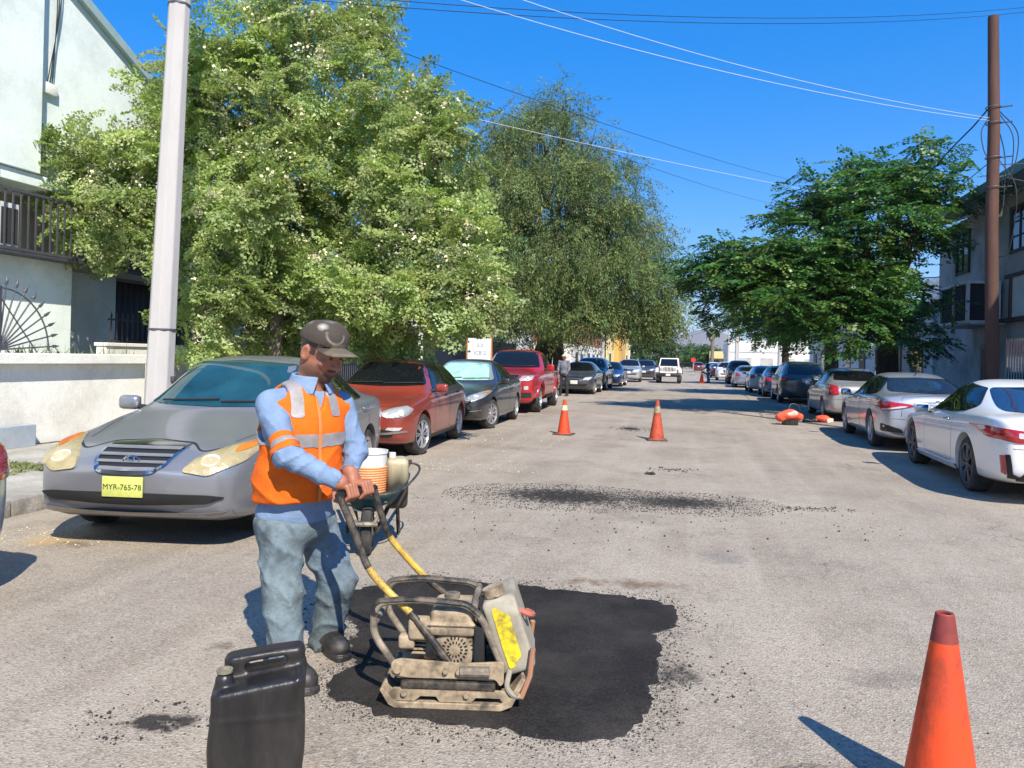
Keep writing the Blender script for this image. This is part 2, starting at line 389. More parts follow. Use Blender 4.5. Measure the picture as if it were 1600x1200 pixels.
# ================================================================ SETTING: ground, road, pavements
KERB_L, KERB_R, WALL_L, WALL_R = -5.8, 5.35, -8.8, 9.0
PATCH = [(545, 925), (600, 912), (660, 903), (740, 910), (815, 914), (880, 922), (960, 930), (1020, 938), (1052, 948), (1062, 965), (1050, 982), (1022, 990), (1032, 1010),
         (1030, 1040), (1034, 1062), (1012, 1080), (1018, 1105), (1000, 1128), (975, 1150), (905, 1160), (850, 1158), (800, 1142), (740, 1134), (690, 1128), (640, 1122), (590, 1118), (556, 1100),
         (520, 1092), (505, 1070), (530, 1050), (560, 1035), (545, 1005), (560, 985), (540, 960)]
def asphalt_material():
    m = bpy.data.materials.new('worn_asphalt'); m.use_nodes = True; nt = m.node_tree; N = nt.nodes; L = nt.links; b = N['Principled BSDF']
    tc = N.new('ShaderNodeTexCoord'); src = tc.outputs['Object']
    def mapped(sc, rz=0):
        mp = N.new('ShaderNodeMapping'); mp.inputs['Scale'].default_value = sc; mp.inputs['Rotation'].default_value = (0, 0, rz); L.new(src, mp.inputs[0]); return mp.outputs[0]
    def noise(sc, det=4, r=.6, vec=None, dist=0):
        n = N.new('ShaderNodeTexNoise'); n.inputs['Scale'].default_value = sc; n.inputs['Detail'].default_value = det; n.inputs['Roughness'].default_value = r; n.inputs['Distortion'].default_value = dist
        L.new(vec or src, n.inputs['Vector']); return n.outputs[0]
    def rng(v, a, c, d, e, smooth=False):
        r = N.new('ShaderNodeMapRange'); r.interpolation_type = 'SMOOTHSTEP' if smooth else 'LINEAR'
        for i, x in enumerate((a, c, d, e)): r.inputs[i + 1].default_value = x
        L.new(v, r.inputs[0]); return r.outputs[0]
    def math_(op, a, c):
        n = N.new('ShaderNodeMath'); n.operation = op
        for i, x in enumerate((a, c)):
            if isinstance(x, (int, float)): n.inputs[i].default_value = x
            else: L.new(x, n.inputs[i])
        return n.outputs[0]
    def mix(f, a, c):
        n = N.new('ShaderNodeMix'); n.data_type = 'RGBA'
        L.new(f, n.inputs['Factor'])
        for k, x in (('A', a), ('B', c)):
            if isinstance(x, tuple): n.inputs[k].default_value = (*x, 1)
            else: L.new(x, n.inputs[k])
        return n.outputs['Result']
    cur = mix(rng(noise(.33, 6, .66), .36, .64, 0, 1), (.272, .228, .178), (.400, .342, .272))
    cur = mix(rng(noise(1, 4, .6, mapped((2.6, .12, 1))), .42, .68, 0, .55), cur, (.43, .375, .303))          # tyre lanes worn pale
    cur = mix(rng(noise(.9, 7, .72), .52, .70, 0, .7), cur, (.205, .172, .135))
    cur = mix(rng(noise(3.1, 7, .74), .54, .72, 0, .62), cur, (.205, .172, .135))
    # aggregate
    vo = N.new('ShaderNodeTexVoronoi'); vo.inputs['Scale'].default_value = 95; L.new(src, vo.inputs['Vector'])
    sx = N.new('ShaderNodeSeparateColor'); L.new(vo.outputs['Color'], sx.inputs[0])
    cur = mix(rng(sx.outputs[0], .74, .84, 0, .42), cur, (.12, .105, .09))
    cur = mix(rng(sx.outputs[1], .82, .92, 0, .42), cur, (.52, .48, .43))
    n40 = noise(46, 5, .75)
    cur = mix(rng(n40, .57, .71, 0, .60), cur, (.105, .092, .08))
    cur = mix(rng(noise(17, 6, .78), .57, .70, 0, .6), cur, (.13, .112, .095))
    # cracks
    vc = N.new('ShaderNodeTexVoronoi'); vc.feature = 'DISTANCE_TO_EDGE'; vc.inputs['Scale'].default_value = .55
    wv = N.new('ShaderNodeVectorMath'); wv.operation = 'ADD'; nn = N.new('ShaderNodeTexNoise'); nn.inputs['Scale'].default_value = 1.8; nn.inputs['Detail'].default_value = 6
    L.new(src, nn.inputs['Vector']); L.new(src, wv.inputs[0]); L.new(nn.outputs['Color'], wv.inputs[1]); L.new(wv.outputs[0], vc.inputs['Vector'])
    crack = math_('MULTIPLY', rng(vc.outputs['Distance'], .0, .011, 1, 0), rng(noise(.45, 3), .50, .64, 0, .7))
    cur = mix(crack, cur, (.075, .065, .055))
    # spilled tar dust and grime: each stain has its own place and ragged shape
    def stain(cx, cy, rx, ry, rz, colr, amt, sc, lo=.40, hi=.62, pw=1.0):
        mp = N.new('ShaderNodeMapping'); mp.vector_type = 'TEXTURE'; mp.inputs['Location'].default_value = (cx, cy, 0); mp.inputs['Rotation'].default_value = (0, 0, rz); mp.inputs['Scale'].default_value = (rx, ry, 1000)
        L.new(src, mp.inputs[0]); ln = N.new('ShaderNodeVectorMath'); ln.operation = 'LENGTH'; L.new(mp.outputs[0], ln.inputs[0])
        fall = rng(ln.outputs['Value'], .0, 1.35, .26, -.42, True)
        f = math_('ADD', noise(sc, 7, .74), fall)
        return mix(rng(f, lo + .18, hi + .18, 0, amt), *(lambda c: (c, colr))(stain.cur))
    def st(*a, **k): stain.cur = st.cur; st.cur = stain(*a, **k)
    st.cur = cur
    TAR = (.017, .015, .0135)
    c = G(800, 1030); st(c.x, c.y, 1.75, 1.35, YAW, (.05, .043, .035), .8, 26); st(c.x, c.y, 1.45, 1.08, YAW, TAR, .9, 60, .36, .52)
    c = G(600, 1010); st(c.x, c.y, .62, .55, YAW, TAR, .9, 14, .36, .56)
    c = G(880, 775); st(c.x, c.y, 1.5, 1.0, radians(-8) + YAW, TAR, .97, 16, .34, .50)
    c = G(1060, 785); st(c.x, c.y, 1.3, .8, radians(-8) + YAW, TAR, .95, 16, .36, .54)
    c = G(1272, 795); st(c.x, c.y, .36, .12, YAW, TAR, .85, 14)
    c = G(986, 670); st(c.x, c.y, .33, .52, YAW, TAR, .95, 5, .25, .45)
    c = G(1052, 734); st(c.x, c.y, .30, .22, YAW, TAR, .85, 9)
    c = G(250, 1128); st(c.x, c.y, .30, .16, YAW + .2, TAR, .92, 12, .34, .5)
    c = G(345, 1010); st(c.x, c.y, .16, .14, YAW, (.05, .045, .04), .7, 12)
    c = G(1060, 1055); st(c.x, c.y, .34, .34, YAW, (.05, .045, .04), .85, 14)
    c = G(975, 912); st(c.x, c.y, 1.0, .25, YAW - .1, (.14, .085, .05), .8, 7)
    c = G(1130, 870); st(c.x, c.y, .35, .5, YAW, (.14, .135, .135), .55, 3, .3, .6)
    c = G(1380, 1060); st(c.x, c.y, .5, .3, YAW, (.16, .14, .12), .6, 8)
    c = G(80, 845); st(c.x, c.y, .55, .4, YAW, (.48, .30, .11), .75, 16)
    c = G(110, 850); st(c.x, c.y, .45, .3, YAW, (.13, .10, .07), .6, 6)
    cur = st.cur
    L.new(cur, b.inputs['Base Color']); b.inputs['Roughness'].default_value = .86; b.inputs['Specular IOR Level'].default_value = .3
    bp = N.new('ShaderNodeBump'); bp.inputs['Distance'].default_value = .006; bp.inputs['Strength'].default_value = .9
    hh = math_('ADD', math_('MULTIPLY', vo.outputs['Distance'], .9), math_('MULTIPLY', n40, 1.3)); hh = math_('SUBTRACT', hh, math_('MULTIPLY', crack, 2))
    L.new(hh, bp.inputs['Height']); L.new(bp.outputs[0], b.inputs['Normal'])
    return m
ASPH = asphalt_material()
M_CONC = mat('pavement_concrete', (.40, .385, .34), .85, var=.2, scale=1.2, bump=.003, bscale=80, dirt=(.16, .13, .10), dirt_amt=.6, dscale=1.4, fine=.15)
M_KERB = mat('kerb_concrete', (.30, .285, .26), .9, var=.3, scale=4, bump=.012, bscale=18, dirt=(.10, .09, .08), dirt_amt=.7, dscale=3, fine=.25)
M_GRND = mat('dusty_ground', (.30, .25, .19), .95, var=.25, scale=.02, dirt=(.12, .13, .06), dirt_amt=.6, dscale=.006)
tag(mesh_obj('ground', [(-4000, -300, -.03), (4000, -300, -.03), (4000, 7000, -.03), (-4000, 7000, -.03)], [(0, 1, 2, 3)], M_GRND, smooth=0), kind='structure')
tag(mesh_obj('road', [(KERB_L - .02, -30, 0), (KERB_R + .02, -30, 0), (KERB_R + .02, 700, 0), (KERB_L - .02, 700, 0)], [(0, 1, 2, 3)], ASPH, smooth=0), kind='structure')
for nm, x0, x1, sg in (('pavement', KERB_L - .16, WALL_L, -1), ('pavement', KERB_R + .16, WALL_R, 1)):
    o = tag(mesh_obj(nm, [(x0, -30, .146), (x1, -30, .146), (x1, 520, .146), (x0, 520, .146)], [(0, 1, 2, 3)] if sg > 0 else [(3, 2, 1, 0)], M_CONC, smooth=0), kind='structure')
kerb_me = None
for sg, xk in ((-1, KERB_L), (1, KERB_R)):
    kb = tag(mesh_obj('kerb', *(lambda q: (q.v, q.f))(MB().box((xk + sg * .08, 120, .06), (.15, 180, .16))), M_KERB, smooth=0), kind='structure')
    for k in range(27):
        if kerb_me is None:
            q = MB().box((0, 0, 0), (.17, 1.485, .17), b=.018)
            kerb_me = mesh_data('kerb_stone', q.v, q.f, M_KERB, 40)
        o = bpy.data.objects.new('kerb_stone', kerb_me); COL.objects.link(o); o.parent = kb
        o.location = (xk + sg * .085 + random.uniform(-.006, .006), -10.2 + k * 1.5, .067 + random.uniform(-.006, .004)); o.rotation_euler = (0, 0, random.uniform(-.004, .004))

# fresh asphalt patch under the compactor: a real, slightly proud and uneven sheet with a ragged rim
M_TAR = mat('fresh_asphalt', (.021, .0185, .0165), .75, var=.3, scale=3, bump=.010, bscale=95, dirt=(.11, .095, .08), dirt_amt=.22, dscale=2.2, fine=.6, spec=.22)
pts = [G(*p) for p in PATCH]; rag = []
for i, a in enumerate(pts):
    b_ = pts[(i + 1) % len(pts)]; n = max(2, int((b_ - a).length / .03))
    for k in range(n):
        p = a.lerp(b_, k / n); r = .010 + .016 * abs(sin(i * 2.1 + k * .9)) + random.uniform(-.012, .014)
        c = G(800, 1030); d = (p - c).normalized(); p = p + d * r * random.uniform(-1, 1); rag.append((p.x, p.y))
vs, fs = fill2d(rag, .07)
bd = {a for e in boundary_edges(fs) for a in e}
V = []
for i, p in enumerate(vs):
    h = .010 + .006 * sin(p.x * 5.1 + 1) * sin(p.y * 4.3) + random.uniform(0, .003)
    V.append((p.x, p.y, .0005 if i in bd else max(.005, h)))
tag(mesh_obj('asphalt_patch', V, fs, M_TAR, smooth=180), kind='structure')

# crumbs of loose asphalt, dense round the patch and in the spill across the lane
def crumbs(name, spots, material, label):
    base = np.array([(1, 0, 0), (-.4, .9, 0), (-.5, -.85, 0), (0, .1, .9), (.1, -.1, -.6)], np.float32)
    tri = [(0, 1, 3), (1, 2, 3), (2, 0, 3), (1, 0, 4), (2, 1, 4), (0, 2, 4)]
    out = []
    for (c, rx, ry, rz, n, s0, s1, pw) in spots:
        for _ in range(n):
            a = random.uniform(0, 2 * pi); r = random.random() ** pw
            x, y = rx * r * cos(a), ry * r * sin(a)
            p = Vector((c.x + x * cos(rz) - y * sin(rz), c.y + x * sin(rz) + y * cos(rz), 0))
            s = s0 + (s1 - s0) * random.random() ** 3
            q = base * (s * RNG.uniform(.6, 1.25, (5, 1))); t = random.uniform(0, 6.28)
            R = np.array([[cos(t), -sin(t), 0], [sin(t), cos(t), 0], [0, 0, 1]], np.float32)
            q = q @ R.T * np.array([1, 1, .8]) + np.array([p.x, p.y, s * .35])
            for f in tri: out.append(q[list(f)])
    return tag(big_mesh(name, np.concatenate(out), 3, material), label, kind='stuff')
M_CRUMB = mat('asphalt_crumb', (.028, .026, .026), .7, var=.4, scale=8)
sp = []
for i in range(0, len(pts)):
    sp.append((pts[i], .26, .18, random.uniform(0, 3), 80, .002, .009, .7)); sp.append((pts[i], .15, .12, random.uniform(0, 3), 210, .002, .006, .6))
sp += [(G(600, 960), .5, .4, YAW, 420, .003, .014, .6), (G(880, 776), 1.35, .85, radians(-8) + YAW, 6500, .003, .011, .6), (G(1070, 786), 1.1, .7, radians(-8) + YAW, 3800, .003, .011, .6),
       (G(1272, 796), .45, .14, YAW, 200, .004, .016, .6), (G(1060, 1055), .4, .3, YAW, 260, .003, .012, .6), (G(250, 1130), .35, .2, YAW, 260, .003, .012, .6),
       (G(900, 800), 3.2, 1.6, YAW, 420, .004, .016, .55), (G(1016, 741), .07, .06, 0, 45, .015, .045, .6), (G(986, 670), .5, .7, YAW, 260, .006, .02, .6), (G(1052, 734), .4, .25, 0, 120, .005, .02, .6),
       (G(800, 1060), 2.2, 1.3, YAW, 500, .002, .008, .5)]
crumbs('asphalt_crumbs', sp, M_CRUMB, 'loose black asphalt crumbs scattered round the patch and across the lane')
M_PETAL = mat('fallen_petal', (.55, .50, .30), .8, var=.3, scale=9)
sp = [(G(690, 725), 1.6, 1.0, 0, 260, .006, .018, .6), (G(600, 790), 1.2, .6, 0, 90, .005, .014, .6), (G(90, 840), .6, .35, 0, 160, .005, .014, .6), (G(760, 690), 1.6, 1.5, 0, 160, .006, .018, .6)]
crumbs('fallen_petals', sp, M_PETAL, 'pale fallen petals littering the road beside the parked cars')

# ================================================================ BUILDINGS, WALLS, POLES
M_MINT = mat('mint_white_stucco', (.80, .87, .82), .9, var=.06, scale=.8, bump=.004, bscale=45, dirt=(.42, .46, .42), dirt_amt=.45, dscale=.9, fine=.05)
M_CREAM = mat('chalky_white_wall', (.84, .83, .77), .92, var=.07, scale=1.1, bump=.005, bscale=30, dirt=(.42, .38, .32), dirt_amt=.55, dscale=1.1, fine=.06)
M_IRON = mat('dark_grey_iron', (.085, .085, .10), .55, .3, var=.2, scale=9)
M_NAVY = mat('navy_painted_steel', (.012, .018, .035), .5, .2, var=.25, scale=3)
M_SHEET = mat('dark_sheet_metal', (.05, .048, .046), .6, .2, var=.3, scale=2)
M_GREYW = mat('grey_render', (.46, .46, .43), .9, var=.1, scale=.7, bump=.004, bscale=40, dirt=(.12, .12, .11), dirt_amt=.6, dscale=.8)
M_PANE = mat('window_pane', (.03, .045, .055), .05, var=.1, spec=.8)
M_BLUEW = mat('blue_grey_paint', (.30, .36, .42), .85, var=.15, scale=2, dirt=(.5, .48, .42), dirt_amt=.5, dscale=4)
M_FLASH = mat('mint_metal_flashing', (.36, .46, .43), .5, .2, var=.1)
M_CPOLE = mat('pole_concrete', (.47, .45, .435), .85, var=.12, scale=2, bump=.003, bscale=60, dirt=(.25, .24, .23), dirt_amt=.5, dscale=2, stretch=(1, 1, .25))
M_WOOD = mat('creosoted_pole_wood', (.085, .040, .028), .85, var=.35, scale=6, bump=.008, bscale=30, stretch=(1, 1, .12))
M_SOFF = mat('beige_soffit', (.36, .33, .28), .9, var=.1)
def box_part(name, x0, x1, y0, y1, z0, z1, m, parent, bevel=0):
    return MB().box(((x0 + x1) / 2, (y0 + y1) / 2, (z0 + z1) / 2), (abs(x1 - x0), abs(y1 - y0), abs(z1 - z0))).build(name, m, parent, 0 if not bevel else 40, bevel)
def yz_slab(name, poly, x0, x1, m, parent, bevel=0):
    "polygon in (y,z) extruded from x0 to x1"
    n = len(poly); v = [(x0, y, z) for y, z in poly] + [(x1, y, z) for y, z in poly]
    f = [tuple(range(n)), tuple(range(2 * n - 1, n - 1, -1))] + [(k, n + k, n + (k + 1) % n, (k + 1) % n) for k in range(n)]
    o = mesh_obj(name, v, f, m, parent, 0 if not bevel else 40, bevel)
    bm = bmesh.new(); bm.from_mesh(o.data); bmesh.ops.recalc_face_normals(bm, faces=bm.faces[:]); bm.to_mesh(o.data); bm.free(); return o

# ---- mint house behind the low wall
h = empty('mint_house', (0, 0, 0), 0, 'mint white two-storey house with a sloping gable behind the low wall', 'house')
box_part('wall', -10.8, -19, -6, 11.46, .1, 3.0, M_MINT, h, .012)
box_part('pier', -10.802, -19, -6, 9.95, 3.001, 4.39, M_MINT, h)
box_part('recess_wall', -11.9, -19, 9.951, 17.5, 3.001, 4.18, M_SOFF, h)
yz_slab('upper_wall', [(-6, 4.4), (10.72, 4.4), (10.72, 8.18), (-6, 8.9)], -10.78, -19, M_MINT, h, .012)
up = yz_slab('gable_wall', [(10.72, 4.4), (17.5, 4.4), (17.5, 5.05), (10.72, 8.18)], -10.98, -19, M_MINT, h, .01)
yz_slab('flashing', [(10.60, 8.22), (17.6, 4.99), (17.6, 5.15), (10.60, 8.40)], -10.86, -19.05, M_FLASH, up)
box_part('canopy_slab', -10.83, -19, 9.96, 17.5, 4.19, 4.39, M_MINT, h, .01)
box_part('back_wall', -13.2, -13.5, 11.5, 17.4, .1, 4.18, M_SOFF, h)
box_part('side_wall', -12.0, -12.2, 12.72, 13.92, .1, 3.14, M_MINT, h, .01)
MB().box((-10.95, 11.0, 5.95), (.10, .32, .20), b=.02).build('meter_box', M_CREAM, h)
for k in range(3):
    MB().tube(smooth_path([(-10.94, 11.05 + k * .05, 9.2), (-10.90, 11.10 + k * .04, 7.6), (-10.93, 11.06 - k * .05, 6.05)], 6), .009, 5).build('drop_cable', M_RUB, h)
cg = MB().box((-10.42, 11.2, 3.03), (.05, 5.3, .05)).build('window_cage', M_IRON, h, 0)
for z in (3.95, 3.03):
    for x in (-10.42,): MB().box((x, 11.18, z + .001), (.045, 5.36, .045)).build('rail', M_IRON, cg, 0)
for y in (8.52, 13.84): 
    for z in (3.04, 3.94): MB().box((-10.60, y, z), (.36, .04, .04)).build('rail', M_IRON, cg, 0)
bar = None
for k in range(38):
    if bar is None: q = MB().box((0, 0, 0), (.022, .022, .90)); bar = mesh_data('bar', q.v, q.f, M_IRON, 0)
    o = bpy.data.objects.new('bar', bar); COL.objects.link(o); o.parent = cg; o.location = (-10.42, 8.56 + k * .144, 3.50)
box_part('floor_plate', -10.40, -10.79, 8.5, 13.85, 2.965, 3.0, M_IRON, cg)
# boarded dark sheet above the side wall
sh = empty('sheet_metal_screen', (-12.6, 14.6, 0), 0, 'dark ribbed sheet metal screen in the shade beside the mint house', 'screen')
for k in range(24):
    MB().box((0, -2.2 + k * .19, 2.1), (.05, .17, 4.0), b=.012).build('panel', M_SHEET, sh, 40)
ac = empty('air_conditioner', (-10.62, 9.62, 3.0), 0, 'white louvred air conditioner inside the barred cage on the mint house', 'air conditioner')
M_ACW = mat('ac_white_enamel', (.62, .64, .64), .5, var=.1, dirt=(.35, .32, .28), dirt_amt=.4)
MB().box((0, 0, .38), (.30, .80, .72), b=.015).build('case', M_ACW, ac, 40)
for k in range(9): MB().box((.158, -.17, .10 + k * .068), (.03, .34, .03)).build('louvre', M_SHEET, ac, 0)
MB().box((.153, .22, .38), (.012, .30, .56)).build('vent', M_SHEET, ac, 0)
# low wall with overhanging coping and the iron fan on it
w = empty('low_wall', (-8.8, 4, .14), 0, 'low chalky white garden wall with an overhanging coping', 'wall')
box_part('wall', -.10, -.30, -8, 7.03, 0, 1.12, M_CREAM, w, .01)
box_part('coping', .04, -.34, -8, 7.08, 1.121, 1.27, M_CREAM, w, .012)
box_part('plinth_panel', .06, -.09, 2.9, 4.72, 0, .30, M_BLUEW, w, .01)
pl = empty('planter_wall', (-9.65, 12.4, .14), 0, 'dappled grey planter wall in front of the spiked fence', 'wall')
box_part('wall', 0, -.2, -1.4, 3.0, 0, 1.40, M_CREAM, pl, .01); box_part('coping', .03, -.23, -1.42, 3.02, 1.401, 1.46, M_CREAM, pl, .006)
fg = empty('iron_fan_grille', (-8.9, 8.22, 1.41), 0, 'quarter-fan of spear-tipped iron bars standing on the low wall', 'grille')
MB().box((0, 0, .44), (.05, .085, .88)).build('post', M_IRON, fg, 0)
MB().tube([(0, .80 * sin(t * pi / 28) + .03, .82 * cos(t * pi / 28) + .04) for t in range(15)], .011, 6).build('arc', M_IRON, fg)
MB().tube([(0.012, .02, .74), (0.012, .62, .02)], .009, 6).build('brace', M_IRON, fg)
for k in range(9):
    a = radians(6 + k * 10.0); q = MB()
    q.tube([(0, .03, .04), (0, .03 + .90 * sin(a), .04 + .90 * cos(a))], [.012, .010], 6)
    tip = Vector((0, .03 + .90 * sin(a), .04 + .90 * cos(a))); d = Vector((0, sin(a), cos(a)))
    q.cyl(tip - d * .02, tip + d * .02, .022, .022, 8); q.cyl(tip + d * .02, tip + d * .10, .022, .001, 6); q.build('bar', M_IRON, fg)
sf = empty('spiked_fence', (-10.5, 12.1, .14), 0, 'short iron fence with spiked tops between the mint house and the pole', 'fence')
for z in (1.5, 1.9): MB().box((0, .75, z), (.03, 1.7, .035)).build('rail', M_IRON, sf, 0)
for k in range(12): MB().box((0, -.02 + k * .14, 1.65), (.022, .022, .62)).cyl((0, -.02 + k * .14, 1.96), (0, -.02 + k * .14, 2.06), .02, .001, 6).build('bar', M_IRON, sf, 0)

# ---- shaded house with the navy slatted gate behind the left-hand trees
b = empty('white_house', (0, 0, 0), 0, 'long white house with dark openings behind the left-hand trees', 'house')
M_SHW = mat('white_painted_wall', (.66, .67, .66), .9, var=.08, scale=.5, dirt=(.4, .38, .34), dirt_amt=.5, dscale=.7)
box_part('wall', -11.6, -18, 17.6, 55, .1, 4.4, M_SHW, b)
for y0, y1, z0, z1 in ((19.2, 21.2, .2, 2.5), (22.6, 25.0, 1.2, 2.6), (27.0, 28.3, .2, 2.5), (30, 33.2, .2, 2.5), (38, 40, 1.1, 2.5), (44, 45.2, .2, 2.5)):
    d = box_part('window' if z0 > .5 else 'door', -11.55, -11.62, y0, y1, z0, z1, M_PANE if z0 > .5 else M_NAVY, b)
    for y in (y0 - .04, y1 + .04): box_part('frame', -11.50, -11.6, y - .04, y + .04, z0, z1, M_CREAM, d)
    box_part('frame', -11.50, -11.6, y0 - .08, y1 + .08, z1 + .001, z1 + .09, M_CREAM, d)
box_part('signboard', -11.20, -11.35, 28.9, 34.4, 2.68, 3.75, M_CREAM, b); box_part('parapet', -11.3, -11.6, 17.6, 55, 4.41, 4.7, M_SHW, b)
box_part('canopy', -10.4, -11.59, 35.8, 41.2, 2.75, 3.6, M_GREYW, b)
g = empty('navy_slat_gate', (-10.15, 16.2, .146), 0, 'long navy steel fence of upright slats behind the parked cars', 'fence')
sl = None
for k in range(196):
    if sl is None: q = MB().box((0, 0, 1.12), (.022, .085, 2.16)); sl = mesh_data('slat', q.v, q.f, M_NAVY, 0)
    o = bpy.data.objects.new('slat', sl); COL.objects.link(o); o.parent = g; o.location = (0, k * .14, 0)
for z in (.25, 1.2, 2.05): MB().box((-.03, 13.7, z), (.035, 27.6, .05)).build('rail', M_NAVY, g, 0)
for k in range(10): MB().box((-.045, k * 3.04, 1.15), (.08, .08, 2.3)).build('post', M_NAVY, g, 0)
po = empty('white_signpost', (-8.0, 21.75, .146), 0, 'slim white post on the pavement behind the brick red hatchback', 'post')
MB().box((0, 0, 1.3), (.12, .10, 2.6), b=.008).build('post', M_CREAM, po, 40)

# ---- far left: brick-topped wall, yellow house, paler ones beyond
M_BRICK = mat('brick_red_parapet', (.36, .15, .095), .9, var=.3, scale=3, fine=.25)
M_YEL = mat('ochre_yellow_wall', (.62, .36, .09), .9, var=.1, scale=.5); M_YELP = mat('pale_yellow_wall', (.72, .58, .26), .9, var=.1, scale=.5)
M_PINKW = mat('pinkish_white_wall', (.70, .66, .64), .9, var=.08, scale=.5)
b = empty('brick_topped_house', (0, 0, 0), 0, 'low white house with a brick red parapet far on the left', 'house')
box_part('wall', -9.0, -17, 57, 78, 0, 2.7, M_PINKW, b); box_part('parapet', -9.02, -17, 57, 78, 2.701, 4.1, M_BRICK, b)
for y in (59, 66, 72): d = box_part('door', -8.96, -9.02, y, y + 1.1, .1, 2.1, M_SHEET, b); box_part('frame', -8.95, -9.02, y - .1, y + 1.2, 2.101, 2.2, M_CREAM, d)
for y in (61.5, 69): d = box_part('window', -8.96, -9.02, y, y + 1.4, .9, 2.0, M_PANE, b); box_part('sill', -8.90, -9.02, y - .1, y + 1.5, .80, .899, M_CREAM, d)
b = empty('yellow_house', (0, 0, 0), 0, 'yellow and ochre two-storey house far on the left', 'house')
box_part('wall', -9.0, -18, 81, 108, 0, 5.4, M_YELP, b); box_part('tower', -8.7, -12, 92, 99, 0, 6.3, M_YEL, b); box_part('pillar', -8.5, -8.98, 88.5, 89.6, 0, 4.6, M_YEL, b)
for y, z in ((83, .2), (86, 3.0), (101, 3.0), (104, .2)): d = box_part('window' if z > 1 else 'door', -8.95, -9.02, y, y + 1.3, z, z + (1.3 if z > 1 else 2.1), M_PANE, b); box_part('frame', -8.93, -9.02, y - .1, y + 1.4, z + (1.31 if z > 1 else 2.11), z + (1.42 if z > 1 else 2.22), M_CREAM, d)
for i, (y0, y1, hh, m, lb) in enumerate(((112, 132, 3.6, M_PINKW, 'pale pink low house beyond the yellow house'), (135, 160, 4.4, M_CREAM, 'cream flat-roofed block beyond the pale pink house'), (165, 215, 5.0, M_SHW, 'white block at the far end of the left side'))):
    b = empty('far_house', (0, 0, 0), 0, lb, 'house', 'houses far up the left side')
    box_part('wall', -9.2, -19, y0, y1, 0, hh, m, b); box_part('parapet', -9.1, -19.1, y0 - .1, y1 + .1, hh + .001, hh + .25, M_CREAM, b)
    for k in range(int((y1 - y0) / 6)): box_part('window', -9.15, -9.22, y0 + 2 + k * 6, y0 + 3.6 + k * 6, 1.0, 2.3, M_PANE, b)

# ---- grey two-storey building on the right
b = empty('grey_building', (0, 0, 0), 0, 'grey two-storey building with green eaves at the right edge', 'building')
box_part('wall', 9.0, 18, 12, 32.3, .1, 6.7, M_GREYW, b)
M_EAVE = mat('green_roof_tiles', (.07, .13, .11), .7, var=.3, scale=6, bump=.01, bscale=20)
rf = MB().add([(7.95, 10, 6.62), (7.95, 32.9, 6.62), (13.5, 32.9, 8.5), (13.5, 10, 8.5), (7.95, 10, 6.80), (7.95, 32.9, 6.80), (13.5, 32.9, 8.68), (13.5, 10, 8.68)],
              [(0, 1, 2, 3), (7, 6, 5, 4), (4, 5, 1, 0), (1, 5, 6, 2), (3, 7, 4, 0)]).build('roof', M_EAVE, b, 0)
MB().box((7.93, 21.5, 6.72), (.03, 22.9, .26)).build('fascia', mat('green_fascia', (.11, .21, .19), .6), rf, 0)
def rwin(y0, y1, z0, z1, nv, nh):
    f = box_part('window', 8.975, 9.02, y0, y1, z0, z1, M_PANE, b)
    for y in (y0, y1): box_part('frame', 8.93, 8.99, y - .05, y + .05, z0 - .05, z1 + .05, M_SHEET, f)
    for z in (z0, z1): box_part('frame', 8.935, 8.985, y0 + .05, y1 - .05, z - .04, z + .04, M_SHEET, f)
    for k in range(1, nv): box_part('glazing_bar', 8.945, 8.98, y0 + (y1 - y0) * k / nv - .02, y0 + (y1 - y0) * k / nv + .02, z0 + .04, z1 - .04, M_SHEET, f)
    for k in range(1, nh): box_part('glazing_bar', 8.95, 8.975, y0 + .05, y1 - .05, z0 + (z1 - z0) * k / nh - .02, z0 + (z1 - z0) * k / nh + .02, M_SHEET, f)
rwin(28.95, 30.2, 4.85, 6.25, 2, 1); rwin(23.4, 25.4, 4.98, 6.25, 3, 3); rwin(18, 20, 4.98, 6.25, 3, 3)
M_RUST = mat('brown_steel_frame', (.10, .055, .045), .7, var=.25)
fr = box_part('steel_frame', 8.86, 8.985, 14, 28.4, 2.92, 3.04, M_RUST, b); box_part('beam', 8.88, 8.98, 14, 25.6, 4.22, 4.32, M_RUST, fr)
for y in (25.15, 22.2, 19.2): box_part('upright', 8.87, 8.975, y - .05, y + .05, 3.041, 4.219, M_RUST, fr)
box_part('white_panel', 8.93, 8.998, 14.1, 25.09, 3.05, 4.21, M_CREAM, b)
box_part('shelf', 8.0, 8.99, 25.6, 28.6, 2.86, 2.915, M_GREYW, b)
gw = box_part('grille_window', 8.97, 9.01, 21.6, 25.5, 1.15, 2.42, M_PANE, b)
for k in range(20): MB().box((8.93, 21.7 + k * .196, 1.78), (.02, .03, 1.3)).build('bar', M_CREAM, gw, 0)
dr = box_part('door', 8.96, 9.02, 26.6, 27.6, .15, 2.15, M_SHEET, b); box_part('frame', 8.94, 9.0, 26.5, 27.7, 2.151, 2.23, M_GREYW, dr)
box_part('wall_box', 8.8, 8.995, 26.75, 27.5, 2.3, 2.72, M_GREYW, b)
ac = empty('evaporative_cooler', (8.45, 27.25, 2.92), 0, 'white framed evaporative cooler with dark pads on the grey building', 'cooler')
for sx in (-.42, .42):
    for sy in (-1.30, 1.30): MB().box((sx, sy, .63), (.09, .10, 1.26)).build('corner_post', M_ACW, ac, 0)
for z, d in ((.04, .08), (1.24, .08)): MB().box((0, 0, z), (.95, 2.72, d)).build('frame', M_ACW, ac, 0)
M_PAD = mat('cooler_pad', (.03, .03, .036), .95, var=.3, scale=20)
